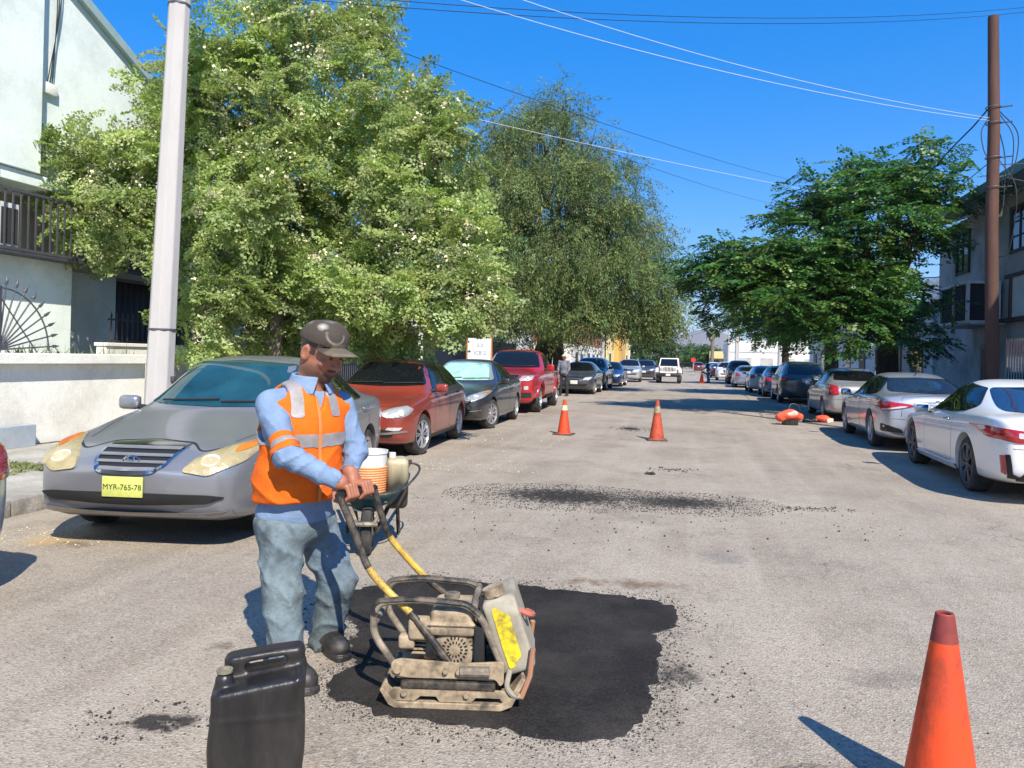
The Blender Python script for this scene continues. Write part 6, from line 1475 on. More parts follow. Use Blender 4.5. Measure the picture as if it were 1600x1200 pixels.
    e1 = np.cross(bx, np.array([0, 0, 1.0])); e1 /= np.linalg.norm(e1); e1 = e1 if e1[0] > 0 else -e1; e2 = np.cross(e1, bx); e2 = e2 if e2[2] > 0 else -e2
    GR = []
    for tt, wr, sgn in ((.22, rw, 1), (.74, lw, -1)):
        c = b0 + (b1 - b0) * tt; pos = lambda off, ang, R: c + bx * off + (e1 * cos(radians(ang)) + e2 * sin(radians(ang))) * R
        segs = []
        for i, (off, ln) in enumerate(((-.042, .96), (-.014, 1.06), (.014, 1.04), (.040, .9))):
            o = off * sgn * 1.02
            J = [pos(o, 128, .046), pos(o, 62, .040 * ln + .003), pos(o, -8, .034), pos(o, -80 * ln, .030)]
            for a, b, r0, r1 in zip(J[:-1], J[1:], (.0135, .0118, .0108), (.0120, .0108, .0092)): segs.append((a, b, r0, r1))
        T = [pos(-.040 * sgn, 165, .040), pos(-.052 * sgn, 215, .036), pos(-.044 * sgn, 275, .030)]
        for a, b, r0, r1 in zip(T[:-1], T[1:], (.0155, .0128), (.0128, .0105)): segs.append((a, b, r0, r1))
        k0, k1 = pos(-.032 * sgn, 135, .046), pos(.030 * sgn, 135, .046)
        GR.append((wr, k0, k1, pos(-.03 * sgn, 170, .04), segs))
    def head(P):
        q = ((P - hed) @ Rh) / HS; x, y, z = q[:, 0], q[:, 1], q[:, 2]
        d = s_ell(q, (0, -.012, .035), (.076, .096, .092)); d = smin(d, s_ell(q, (0, .030, -.035), (.060, .062, .080)), .035)
        d = smin(d, s_cone(q, (.0, .045, -.092), (0, .058, -.095), .034, .030), .03)                       # chin
        for s in (1, -1): d = smin(d, s_ell(q, (s * .047, .005, -.062), (.022, .05, .036)), .02)          # jaw
        d = smin(d, s_ell(q, (0, .074, .018), (.050, .020, .014)), .018)                                   # brow
        for s in (1, -1):
            d = smax(d, -s_ell(q, (s * .030, .094, .000), (.017, .012, .010)), .010); d = smin(d, s_ell(q, (s * .030, .078, -.001), (.014, .012, .012)), .004)
            d = smin(d, s_ell(q, (s * .040, .066, -.028), (.024, .020, .018)), .018)                      # cheek
            ear = s_ell(q, (s * .079, -.012, -.012), (.010, .022, .036), rotm(0, 0, s * 20)); ear = smax(ear, -s_ell(q, (s * .088, -.008, -.010), (.007, .013, .022)), .004); d = smin(d, ear, .008)
        nose = s_cone(q, (0, .084, .004), (0, .112, -.034), .009, .013); nose = smin(nose, s_cone(q, (-.013, .098, -.039), (.013, .098, -.039), .009, .009), .008); d = smin(d, nose, .010)
        d = smin(d, s_cone(q, (-.018, .088, -.062), (.018, .088, -.062), .0075, .0075), .007); d = smin(d, s_cone(q, (-.016, .086, -.073), (.016, .086, -.073), .0080, .0080), .006)
        d = smax(d, -s_cone(q, (-.020, .097, -.067), (.020, .097, -.067), .0022, .0022), .003)
        return d * HS
    def body(P):
        d = head(P); d = smin(d, s_cone(P, hed + Rh @ np.array([0, -.03, -.05]), nek + np.array([0, 0, -.05]), .064, .074), .03)
        d = smin(d, s_ell(P, che, (.15, .10, .17), tilt), .04)
        for (s, e, w), (wr, k0, k1, th, segs) in zip(arms, GR):
            d = smin(d, s_cone(P, nek + np.array([0, 0, -.08]), s, .05, .05), .03); d = smin(d, s_cone(P, s, e, .050, .042), .02); d = smin(d, s_cone(P, e, w, .042, .028), .02)
            km = (k0 + k1) / 2; pal = smin(s_cone(P, w, k0, .029, .019), s_cone(P, w, k1, .029, .019), .02); pal = smin(pal, s_cone(P, w, km, .031, .020), .02); d = smin(d, pal, .015)
            d = smin(d, s_cone(P, w * .6 + th * .4, th, .018, .015), .012)
            hd = None
            for a, b, r0, r1 in segs:
                q = s_cone(P, a, b, r0, r1); hd = q if hd is None else np.minimum(hd, q)
            d = smin(d, hd, .005)
        return d
    V, F = sdf_mesh(body, (-.30, -.50, .60), (.52, .38, 1.80), .0048, lip=2.2)
    q = ((V - hed) @ Rh) / HS; skin = np.array([.345, .135, .078]); col = np.tile(skin, (len(V), 1)) * (1 + .08 * nz(V, 40, 2)[:, None])
    hm = np.linalg.norm(q, axis=1) < .17
    def blend(m, c, a=1.0):
        nonlocal col; m = (np.clip(m, 0, 1) * a * hm)[:, None]; col = col * (1 - m) + np.array(c) * m
    sp = lambda c, r: np.clip(1.35 - np.linalg.norm((q - np.array(c)) / np.array(r), axis=1), 0, .5) * 2
    blend(np.maximum(sp((0, .075, -.092), (.046, .035, .034)), sp((0, .095, -.055), (.034, .02, .009))), (.030, .020, .016), .9)
    for s in (1, -1):
        blend(sp((s * .055, .02, -.075), (.02, .06, .035)), (.06, .035, .025), .62); blend(sp((s * .032, .088, .018), (.024, .014, .0065)), (.02, .014, .011), .95)
        blend(sp((s * .030, .092, .0), (.012, .01, .005)), (.03, .02, .018), .9)
    blend(sp((0, .094, -.067), (.020, .012, .006)), (.24, .075, .06), .8)
    blend((np.abs(q[:, 0]) > .045) * (q[:, 2] > -.01) * (q[:, 1] < .03) * (np.abs(q[:, 0]) < .0785) * 1.0 + (q[:, 1] < -.05) * (q[:, 2] > -.055), (.022, .017, .014), .92)
    bd = mesh_obj('body', V, F, M_SKIN, wk, 180); vcol(bd, col)
    # ---------------- cap
    cc = hed + Rh @ np.array([0, -.008, .052]) * HS; Rc = Rh @ rotm(3, 0, 0)
    def cap(P):
        q = ((P - cc) @ Rc) / HS; x, y, z = q[:, 0], q[:, 1], q[:, 2]
        d = s_ell(q, (0, -.004, -.004), (.088, .107, .084)); d = smin(d, s_ell(q, (0, .045, .026), (.060, .052, .054)), .05)
        ang = np.arctan2(x, y + .0); d += .0012 * np.cos(ang * 6) * np.clip(z * 20, 0, 1)
        d = smax(d, -.012 - .10 * np.maximum(-y, 0) * .3 - z, .004); d = smax(d, -s_ell(q, (0, -.004, -.022), (.082, .101, .083)), .002)
        bz = .004 - .9 * x * x * 4 - .10 * np.maximum(y - .09, 0); br = np.maximum(np.abs(z - bz + .012) - .0035, np.linalg.norm(np.stack([x / .088, (y - .085) / .098], 1), axis=1) * .09 - .09); br = np.maximum(br, .065 - y + x * x * 3 * -1)
        d = np.minimum(d, br); d = np.minimum(d, s_ell(q, (0, -.005, .081), (.009, .009, .006)))
        return d * HS
    V, F = sdf_mesh(cap, cc - .24, cc + .24, .0048, lip=2.4); q = ((V - cc) @ Rc) / HS
    col = np.tile(np.array([.055, .043, .033]), (len(V), 1)); br = ((q[:, 1] > .095) & (q[:, 2] < .012))[:, None]; col = np.where(br, np.array([.105, .084, .060]), col)
    ring = np.abs(np.linalg.norm((q - np.array([.035, .09, .045])) / np.array([1, 1.2, 1.0]), axis=1) - .036); m = .55 * np.clip(1 - ring / .007, 0, 1) * np.clip(nz(q, 70, 1) + .5, 0, 1) * (q[:, 2] > .0) * (q[:, 2] < .052) * (q[:, 1] > .05)
    m = np.maximum(m, np.clip(1.2 - np.linalg.norm((q - np.array([.055, .03, .062])) / np.array([.03, .026, .016]), axis=1), 0, 1) * (nz(q, 90, 3) > -.1))
    m = np.maximum(m, .35 * np.clip(nz(q, 55, 6) - .35, 0, 1)); col = col * (1 - m[:, None]) + np.array([.42, .40, .36]) * m[:, None]
    o = mesh_obj('cap', V, F, M_CAP, wk, 180); vcol(o, col)
    return b0, b1
BAR0, BAR1 = build_worker()

# ---- simpler figures far off
def figure(name, label, loc, rz, H, shirt, trousers, skin, hat=None, arms=((-.06, .02), (.06, .02)), stance=.1, bend=0):
    e = empty(name, loc, rz, label, 'person')
    s = H / 1.72
    def build(fn, nm, col, lo, hi, m, h=.02):
        V, F = sdf_mesh(fn, np.array(lo) * s, np.array(hi) * s, h * s); return mesh_obj(nm, V, F, m, e, 180)
    hp, ch, nk, hd = np.array([0, 0, .90]) * s, np.array([0, .02 + bend, 1.22]) * s, np.array([0, .03 + bend * 1.3, 1.44]) * s, np.array([0, .05 + bend * 1.5, 1.58]) * s
    sh = [np.array([sg * .19, .02 + bend * 1.2, 1.40]) * s for sg in (1, -1)]; el = [np.array([sg * .26 + a[0] * .3, .03 + bend * 1.2 + a[1], 1.12]) * s for sg, a in zip((1, -1), arms)]; wr = [np.array([sg * .25 + a[0], .08 + bend * 1.2 + a[1] * 4, .90 + abs(a[1]) * 2]) * s for sg, a in zip((1, -1), arms)]
    kn = [np.array([sg * (.10 + stance * .3), .03, .48]) * s for sg in (1, -1)]; an = [np.array([sg * (.10 + stance * .5), 0, .08]) * s for sg in (1, -1)]
    def top(P):
        d = s_ell(P, ch, np.array([.19, .125, .22]) * s); d = smin(d, s_ell(P, hp + [0, 0, .06 * s], np.array([.17, .13, .14]) * s), .08)
        for a, b, c in zip(sh, el, wr): d = smin(d, s_cone(P, nk - [0, 0, .05 * s], a, .06 * s, .062 * s), .04); d = smin(d, s_cone(P, a, b, .060 * s, .05 * s), .03); d = smin(d, s_cone(P, b, b * .55 + c * .45, .05 * s, .046 * s), .02)
        return d + .004 * nz(P, 20, 3)
    def legs(P):
        d = s_ell(P, hp - [0, 0, .02], np.array([.175, .135, .12]) * s)
        for k, a, sg in zip(kn, an, (1, -1)): d = smin(d, s_cone(P, hp + np.array([sg * .09, 0, -.04]) * s, k, .095 * s, .075 * s), .02); d = smin(d, s_cone(P, k, a, .075 * s, .06 * s), .02)
        return d + .004 * nz(P, 25, 1)
    def skinf(P):
        d = s_ell(P, hd, np.array([.075, .095, .115]) * s); d = smin(d, s_cone(P, hd + [0, .08 * s, -.01], hd + [0, .105 * s, -.03 * s], .012, .014), .01); d = smin(d, s_cone(P, hd, nk - [0, 0, .06], .055 * s, .06 * s), .02)
        for a in (1, -1): d = smin(d, s_ell(P, hd + np.array([a * .078, -.01, -.01]) * s, np.array([.012, .02, .03]) * s), .01)
        d = smin(d, s_ell(P, ch, np.array([.14, .09, .18]) * s), .03)
        for a, b, c in zip(sh, el, wr):
            d = smin(d, s_cone(P, nk - [0, 0, .08], a, .04, .04), .02); d = smin(d, s_cone(P, a, b, .042 * s, .036 * s), .02); d = smin(d, s_cone(P, b, c, .036 * s, .026 * s), .02)
            h2 = c + (c - b) / np.linalg.norm(c - b) * .07; d = smin(d, s_cone(P, c, h2, .028 * s, .030 * s), .02)
            for f in range(4): o = np.array([.018 * (f - 1.5), 0, 0]); d = smin(d, s_cone(P, h2 + o, h2 + o + (c - b) * .28 + np.array([0, .01, 0]), .009, .008), .006)
            d = smin(d, s_cone(P, c, c + (c - b) * .3 + np.array([0, .035, 0]), .011, .009), .008)
        return d
    def shoe(a): return lambda P: smax(s_cone(P, a * [1, 1, 0] + [0, -.03, .045], a * [1, 1, 0] + [0, .17, .04], .05, .045), -P[:, 2], .01)
    build(skinf, 'body', None, (-.6, -.4, .5), (.6, .7, 1.9), mat('skin_' + name, skin, .6), .014)
    build(top, 'shirt', None, (-.6, -.5, .7), (.6, .7, 1.6), shirt); build(legs, 'trousers', None, (-.4, -.3, 0), (.4, .4, 1.1), trousers); [build(shoe(a), 'shoe', None, (-.4, -.3, -.02), (.4, .5, .2), M_BOOT) for a in an]
    if hat:
        def hatf(P):
            q = P - hd; d = smax(s_ell(q, (0, 0, .02), np.array([.088, .108, .118]) * s), .035 * s - q[:, 2], .005); return np.minimum(d, np.maximum(np.abs(q[:, 2] - .04 * s) - .006, np.linalg.norm(q[:, :2] * [1, .75], axis=1) - .115 * s))
        build(hatf, 'hat', None, (-.3, -.3, 1.4), (.3, .5, 1.9), hat, .014)
    else: build(lambda P: smax(s_ell(P, hd + [0, -.012, .022], np.array([.083, .103, .108]) * s), (P[:, 1] - hd[1]) - .05 - (P[:, 2] - hd[2]) * .4, .01), 'hair', None, (-.3, -.3, 1.3), (.3, .5, 1.9), mat('dark_hair', (.015, .012, .01), .7), .014)
    return e
p = G(897, 614)
figure('person', 'man in grey shirt and pale hat standing in shade before the dark hatchback', (-5.25, 31.4, 0), pi - .2, 1.74, mat('grey_shirt', (.16, .165, .20), .9), mat('dark_trousers', (.02, .02, .025), .9), (.20, .09, .055), mat('straw_hat', (.50, .44, .30), .8))
figure('person', 'person in dark top and blue jeans standing by the far cone', (1.05, 60.6, 0), 1.9, 1.74, mat('dark_top', (.03, .035, .05), .9), mat('blue_jeans', (.08, .13, .25), .9), (.20, .09, .055), None, arms=((-.02, .06), (.06, .02)), bend=.06)

# ================================================================ PLATE COMPACTOR, WHEELBARROW, CANS, CONES, SIGNS
M_DUSTM = mat('dusty_beige_steel', (.40, .31, .205), .8, .1, var=.25, scale=7, bump=.003, bscale=40, dirt=(.045, .035, .027), dirt_amt=.85, dscale=11, fine=.2)
M_TUBE = mat('worn_black_tube', (.035, .033, .032), .42, .5, var=.4, scale=12, dirt=(.30, .24, .17), dirt_amt=.6, dscale=10)
M_TUBEY = mat('worn_yellow_tube', (.62, .40, .07), .55, .1, var=.2, scale=14, dirt=(.10, .07, .04), dirt_amt=.75, dscale=18)
M_TUBED = mat('dusty_frame_tube', (.30, .25, .185), .65, .3, var=.3, scale=12, dirt=(.05, .045, .04), dirt_amt=.8, dscale=14)
M_TANK = mat('dusty_water_tank', (.33, .30, .235), .7, var=.15, scale=6, dirt=(.15, .12, .08), dirt_amt=.6, dscale=8)
M_YELS = mat('yellow_tank_stripe', (.66, .52, .012), .6, var=.2, scale=14, dirt=(.12, .10, .04), dirt_amt=.9, dscale=22)
M_BLKP = mat('oily_black_plastic', (.014, .013, .013), .34, var=.35, scale=9, bump=.002, bscale=40, dirt=(.05, .043, .036), dirt_amt=.4, dscale=6, stretch=(1, 1, .4))
# local frame: x = machine's travel (to the right in view), y = away from the camera
MD = 3.24
mo = FWD * MD + RT0 * ((716 - 800) / 1200 * MD); mo.z = .012
pc = empty('plate_compactor', mo, YAW + radians(-1.5), 'dusty beige petrol plate compactor with yellow-striped water tank on the fresh asphalt', 'plate compactor')
def MP(px, py, dep):
    p = atZ(px, py, dep) - mo; return Vector((p.dot(RT0), p.dot(FWD), p.z))
# base plate: profile in x,z swept across y, both ends turned up
prof = [(-.300, .075), (-.262, .014), (-.235, .0), (.215, .0), (.262, .020), (.318, .135), (.300, .145), (.245, .046), (.205, .028), (-.225, .028), (-.245, .038), (-.285, .085)]
def plate_at(ya, yb):
    n = len(prof); v = [(x, ya, z) for x, z in prof] + [(x, yb, z) for x, z in prof]
    return v, [tuple(range(n - 1, -1, -1)), tuple(range(n, 2 * n))] + [(k, (k + 1) % n, n + (k + 1) % n, n + k) for k in range(n)]
o = mesh_obj('base_plate', *plate_at(-.005, .415), M_DUSTM, pc, 40, .004)
# upright flange along the near side with two scalloped openings
fl = [(-.275, .045), (-.24, .085), (.235, .085), (.262, .045), (.24, .03), (.225, .03), (.21, .052), (.11, .052), (.09, .03), (-.045, .03), (-.06, .052), (-.125, .052), (-.15, .03), (-.25, .03)]
for y in (.012, .395):
    MB().prism(fl, .012, Matrix.Translation((0, y, 0)) @ Matrix.Rotation(pi / 2, 4, 'X')).build('side_flange', M_DUSTM, pc, 40, .002)
    for x in (-.195, .07): MB().cyl((x, y - .014, .066), (x, y - .026, .066), .013, n=6).build('bolt', M_DUSTM, pc, 0)
MB().box((-.01, .02, .10), (.40, .05, .035), b=.006).build('side_rail', M_TUBE, pc); MB().box((-.01, .385, .10), (.40, .05, .035), b=.006).build('side_rail', M_TUBE, pc)
MB().box((-.02, .205, .135), (.43, .385, .030), b=.006).build('engine_deck', M_DUSTM, pc)
for y in (.02, .39):
    MB().prism(round_poly([(-.25, .135), (-.17, .125), (.19, .130), (.21, .10), (.225, .115), (.225, .205), (.05, .192), (-.22, .205), (-.255, .19)], .015), .014, Matrix.Translation((0, y, 0)) @ Matrix.Rotation(pi / 2, 4, 'X')).build('side_bracket', M_DUSTM, pc, 40, .002)
    for x, z in ((-.225, .168), (-.02, .165), (.035, .163), (.155, .165)): MB().cyl((x, y - .012, z), (x, y - .034, z), .019 if x < -.2 else .012, n=10 if x < -.2 else 6).build('bolt', M_DUSTM, pc, 0)
    MB().tube([(.04, y - .022, .163), (.165, y - .022, .165)], .022, 10).build('rubber_mount', M_TUBED, pc)
for x in (-.19, .17):
    for y in (.06, .35): MB().cyl((x, y, .045), (x, y, .125), .032, n=14).build('rubber_mount', M_RUB, pc)
MB().cyl((.06, .08, .075), (.06, .34, .075), .055, n=18).build('exciter', M_DUSTM, pc)
# engine
eg = MB().box((-.035, .215, .235), (.20, .22, .15), b=.02).build('engine', M_DUSTM, pc, 50)
MB().box((.075, .09, .232), (.02, .02, .02)).build('lever', M_TUBE, eg)
sh = MB().lathe([(.098, 0), (.100, .02), (.088, .038), (.055, .046), (0, .047)], 28, Matrix.Translation((.01, .105, .232)) @ Matrix.Rotation(pi / 2, 4, 'X')).build('recoil_starter', M_DUSTM, eg)
for rr, n, ln in ((.030, 14, .010), (.050, 20, .012), (.072, 26, .013)):
    for k in range(n):
        a = 2 * pi * k / n
        if rr > .06 and k % 13 > 8: continue
        c = Vector((.01 + rr * cos(a), .105 - .0465 + (.007 if rr > .06 else .0), .232 + rr * sin(a)))
        MB().box((0, 0, 0), (ln, .006, .0055), Matrix.Translation(c) @ Matrix.Rotation(-a, 4, 'Y')).build('vent_slot', M_WELL, sh, 0)
for k in range(6): MB().box((-.165, .16, .20 + k * .017), (.09, .14, .007)).build('cooling_fin', M_DUSTM, eg, 0)
MB().box((-.155, .17, .24), (.06, .10, .12), b=.01).build('cylinder_block', M_TUBED, eg)
MB().box((-.145, .075, .315), (.095, .065, .095), b=.016).build('air_filter_cover', M_DUSTM, eg, 50); MB().box((-.20, .09, .255), (.07, .07, .06), b=.012).build('carburettor', M_DUSTM, eg, 50)
V, F = sdf_mesh(lambda P: smin(s_box(P, (-.005, .17, .365), (.095, .115, .040), .028), s_box(P, (-.005, .17, .318), (.103, .125, .030), .018), .006), (-.15, 0, .26), (.15, .34, .44), .006)
tk = mesh_obj('fuel_tank', V, F, M_DUSTM, eg, 180); MB().box((-.005, .17, .334), (.21, .254, .006), b=.001).build('tank_seam', M_TUBE, tk); MB().cyl((-.02, .22, .40), (-.02, .22, .425), .034, n=18).build('filler_cap', M_TUBED, tk)
MB().cyl((-.055, .32, .33), (.085, .32, .33), .052, n=18).build('exhaust_silencer', M_TUBED, eg)
MB().box((.115, .12, .235), (.045, .17, .20), b=.01).build('belt_guard', M_WELL, pc, 40)
# protective frame: near and far hoops joined across
for y, nm in ((.045, 'near'), (.365, 'far')):
    MB().tube(round_path([(-.245, y - .012, .17), (-.345, y, .30), (-.335, y, .425), (-.18, y, .445), (.06, y, .43), (.125, y, .375), (.215, y - .005, .175)], .055, 6), .0155, 10).build('frame_hoop', M_TUBED, pc)
    MB().tube(round_path([(-.338, y, .37), (-.335, y, .428), (-.18, y, .4465), (.06, y, .4315), (.115, y, .385)], .05, 6), .0162, 10).build('hoop_sleeve', M_TUBE, pc)
for x, z in ((-.342, .33), (.09, .418)): MB().tube([(x, .045, z), (x, .365, z)], .0145, 10).build('frame_crossbar', M_TUBED, pc)
# water tank at the front, wedge shaped
def tankf(P):
    q = (P - np.array([.240, .195, .300], np.float32)) @ rotm(0, -19, 0)
    d = s_box(q, (0, 0, 0), (.074, .155, .165), .026); return smax(d, np.abs(P[:, 1] - .195) - .15 + np.maximum(P[:, 2] - .40, 0) * .3, .01)
V, F = sdf_mesh(tankf, (.05, 0, .08), (.45, .38, .52), .007); N = vnorm(V, F); cen = V[F].mean(1)
q = (cen - np.array([.240, .195, .300])) @ rotm(0, -19, 0); stripe = (np.abs(q[:, 0] + .004) < .034) & (q[:, 1] < -.13) & (np.abs(q[:, 2]) < .115 - .02 * np.sin(q[:, 0] * 60))
wt = mesh_obj('water_tank', V, F, M_TANK, pc, 180); a, b, u = split_mesh(V, F, stripe); mesh_obj('yellow_stripe', smooth_rim(a + N[u] * .004, b, 5), b, M_YELS, wt, 180)
MB().cyl((.175, .115, .455), (.163, .115, .490), .047, n=20).build('tank_cap', M_DUSTM, wt); MB().lathe([(.047, 0), (.047, .010), (.043, .010)], 20, Matrix.Translation((.177, .115, .450))).build('cap_ring', M_TUBE, wt)
MB().tube(round_path([(.275, .10, .40), (.33, .12, .37), (.345, .20, .35), (.315, .24, .35)], .03), .013, 8).build('tank_handle', mat('faded_red_grip', (.42, .13, .09), .7), wt)
MB().tube(round_path([(.25, .02, .17), (.235, .0, .10), (.27, .0, .065), (.30, .02, .06)], .03), .012, 8).build('water_hose', M_TANK, pc)
MB().tube([(.30, .015, .055), (.335, .015, .15), (.345, .03, .26)], .012, 8).build('tank_bracket', mat('rusty_bar', (.34, .17, .10), .85, var=.3), pc); MB().tube([(.30, .39, .055), (.335, .39, .15), (.345, .37, .26)], .012, 8).build('tank_bracket', MATS['rusty_bar'], pc)
# handle: one bent tube from the near pivot up to the grip and down to the far pivot
wl = lambda p: Vector((p[0], p[1], p[2])) + Vector((worker_o.dot(RT0), worker_o.dot(FWD), 0)) - Vector((mo.dot(RT0), mo.dot(FWD), mo.z))
b0, b1 = wl(BAR0), wl(BAR1); off = (b0 - b1).normalized()
near = [MP(702, 1036, 3.27), MP(640, 958, 3.30), MP(606, 926, 3.34), MP(574, 888, 3.34), MP(552, 832, 3.35), b0 + off * .02]
far = [MP(700, 935, 3.78), MP(660, 902, 3.76), MP(628, 868, 3.74), MP(604, 838, 3.72), MP(590, 800, 3.70), b1 - off * .02]
def sub_tube(name, pts, i0, i1, m, r=.0165):
    P = smooth_path(pts, 6); MB().tube(P[i0 * 6:i1 * 6 + 1], r, 10).build(name, m, pc)
for pts in (near, far):
    sub_tube('handle_tube', pts, 0, 1, M_TUBE, .0168); sub_tube('handle_tube_painted', pts, 1, 3, M_TUBEY, .0165); sub_tube('handle_tube', pts, 3, 5, M_TUBE, .0168)
MB().tube([b0 + off * .03, b1 - off * .03], .0175, 12).build('grip', M_RUB, pc)
c0, c1 = (near[3] * .55 + near[2] * .45), (far[3] * .55 + far[2] * .45)

# ---- black oil can in the foreground
JD = 2.62
jo = FWD * JD + RT0 * ((418 - 800) / 1200 * JD); jo.z = 0
jc = empty('jerrycan', jo, YAW + radians(14), 'oily black plastic jerrycan standing in the foreground before the worker', 'jerrycan')
def can(P, W=.150, D=.115):
    x, y, z = P[:, 0], P[:, 1], P[:, 2]; top = .405 + .13 * x
    d = s_box(P, (0, 0, .23), (W, D, .23), .034); d = smax(d, z - top, .022)
    d += .004 * np.sin(z * 24) * (np.abs(x) > W - .03) - .003 * np.exp(-((z - .30) / .008) ** 2) + .0022 * nz(P, 12, 3)
    r = s_box(P, (.015, .035, .41), (W * .88, .042, .085), .03); r = smax(r, z - top - .072, .016); d = smin(d, r, .02)         # ridge that carries the grip
    q = P - np.array([.02, 0, .438], np.float32); q = np.stack([q[:, 0], q[:, 2] - .13 * q[:, 0]], 1); q[:, 0] = np.maximum(np.abs(q[:, 0]) - .052, 0)
    d = smax(d, -np.maximum(np.linalg.norm(q, axis=1) - .016, np.abs(y - .02) - .2), .006)                                     # slot under the grip
    return smin(d, s_cone(P, (-.105, -.045, .36), (-.108, -.045, .408), .033, .030), .012)
V, F = sdf_mesh(can, (-.2, -.16, -.02), (.2, .16, .53), .0065); mesh_obj('can', V, F, M_BLKP, jc, 180)
MB().lathe([(.026, 0), (.026, .010), (.019, .010), (.017, .002), (0, .002)], 18, Matrix.Translation((-.108, -.045, .436))).build('spout', mat('grimy_spout', (.20, .18, .13), .6, var=.3, scale=40), jc)

# ---- wheelbarrow with bucket and container behind the worker
wo = G(573, 866); wb = empty('wheelbarrow', (wo.x, wo.y, 0), YAW + radians(6), 'teal wheelbarrow with its wheel towards the camera behind the worker', 'wheelbarrow')
M_TEAL = mat('scuffed_teal_steel', (.010, .075, .088), .5, .2, var=.3, scale=6, dirt=(.022, .02, .02), dirt_amt=.95, dscale=4)
rim = [(-.30, .06, .50), (-.14, -.17, .48), (.14, -.17, .48), (.30, .06, .52), (.33, .62, .60), (-.33, .62, .60)]; bot = [(-.16, .14, .28), (-.09, .04, .27), (.09, .04, .27), (.16, .14, .28), (.18, .50, .33), (-.18, .50, .33)]
n = 6; q = MB(); q.add(rim + bot, [(k, (k + 1) % n, n + (k + 1) % n, n + k) for k in range(n)] + [tuple(range(n, 2 * n))]); tr = q.build('tray', M_TEAL, wb, 60); md = tr.modifiers.new('s', 'SUBSURF'); md.levels = md.render_levels = 2
md = tr.modifiers.new('t', 'SOLIDIFY'); md.thickness = .006
MB().tube(smooth_path(rim + rim[:2], 6)[:37], .009, 6).build('rolled_rim', M_TUBE, tr)
wh = MB().lathe([(.10, -.025), (.15, -.042), (.178, -.03), (.185, 0), (.178, .03), (.15, .042), (.10, .025)], 26, Matrix.Translation((0, 0, .186)) @ Matrix.Rotation(pi / 2, 4, 'Y')).build('wheel', M_TYRE, wb); MB().cyl((-.035, 0, .186), (.035, 0, .186), .10, n=18).build('rim', M_TUBED, wh)
for s in (1, -1):
    MB().tube(smooth_path([(s * .07, -.20, .27), (s * .075, -.02, .19), (s * .14, .40, .30), (s * .28, 1.15, .55)], 6), .018, 8).build('handle_bar', M_TUBE, wb); MB().tube([(s * .19, .55, .38), (s * .21, .62, .02)], .016, 8).build('leg', M_TUBE, wb)
    MB().tube([(s * .06, -.20, .27), (s * .14, -.06, .40)], .014, 8).build('brace', M_TUBED, wb)
MB().tube([(-.075, -.205, .27), (.075, -.205, .27)], .018, 8).build('nose_bar', M_TUBED, wb)
def in_wb(dx, dy, dz):
    M = Matrix.Rotation(YAW + radians(6), 3, 'Z'); return Vector((wo.x, wo.y, 0)) + M @ Vector((dx, dy, dz))
bk = empty('bucket', in_wb(-.01, .20, .30), YAW, 'white bucket wrapped in orange netting inside the wheelbarrow', 'bucket')
MB().lathe([(0, .0), (.115, 0), (.135, .44), (.142, .44), (.142, .46), (.132, .46), (.128, .42), (.108, .02)], 28).build('pail', mat('scuffed_white_plastic', (.70, .71, .70), .5, var=.1, scale=9, dirt=(.35, .3, .25), dirt_amt=.5), bk)
M_NET = mat('orange_barrier_net', (.80, .20, .012), .6, var=.15, scale=20)
nt_ = MB().lathe([(.123, .02), (.1385, .34), (.1375, .345), (.122, .02)], 28).build('net_sheet', mat('net_backing', (.62, .46, .32), .7, var=.1), bk)
for k in range(17): MB().lathe([(.125 + k * .0009, .03 + k * .0185), (.1275 + k * .0009, .035 + k * .0185), (.125 + k * .0009, .041 + k * .0185)], 24).build('net_strand', M_NET, nt_)
ct = empty('plastic_container', in_wb(.20, .27, .30), YAW + .2, 'dirty yellowed plastic container with dark oil drips inside the wheelbarrow', 'container')
V, F = sdf_mesh(lambda P: s_box(P, (0, 0, .20), (.088, .10, .20), .05) + .004 * nz(P, 18, 2), (-.13, -.14, -.02), (.13, .14, .43), .008); oc = mesh_obj('can', V, F, mat('oil_streaked_plastic', (1, 1, 1), .5, attr=True, var=.3, scale=12, stretch=(1, 1, .2)), ct, 180)
k = np.clip((V[:, 2] - .20) / .16 + .35 * nz(V * np.array([1, 1, .2]), 45, 3), 0, 1)[:, None]; vcol(oc, np.array([.035, .028, .02]) * (1 - k) + np.array([.42, .36, .22]) * k)
MB().cyl((-.04, 0, .39), (-.04, 0, .435), .028, n=14).build('cap', mat('pale_cap', (.62, .60, .58), .6), ct)

# ---- traffic cones
def cone(label, loc, h, col, band=None, base=None, rz=0, tip=None, bw=.19):
    e = empty('traffic_cone', loc, rz, label, 'traffic cone', 'traffic cones')
    r = lambda z: .135 * (h / .70) * (1 - z / h) + .030 * z / h
    m = col; MB().box((0, 0, .014), (bw * 2, bw * 2, .028), b=.008).build('base', base or col, e, 40)
    z1 = h * .86 if tip else h
    prof = [(r(.028) + .012, .028), (r(.04), .042), (r(z1), z1)] + ([] if tip else [(r(h) - .004, h + .004), (r(h) - .012, h), (r(h) - .010, h - .08)])
    b = MB().lathe(prof, 36).build('cone_body', m, e)
    if tip: MB().lathe([(r(z1) + .0005, z1), (r(h), h), (r(h) - .004, h + .004), (r(h) - .012, h), (r(h) - .010, h - .08)], 36).build('tip', tip, e)
    if band: MB().lathe([(r(h * band[0]) + .0005, h * band[0]), (r(h * band[0]) + .003, h * band[0]), (r(h * band[1]) + .003, h * band[1]), (r(h * band[1]) + .0005, h * band[1])], 36).build('reflective_collar', band[2], e)
    return e
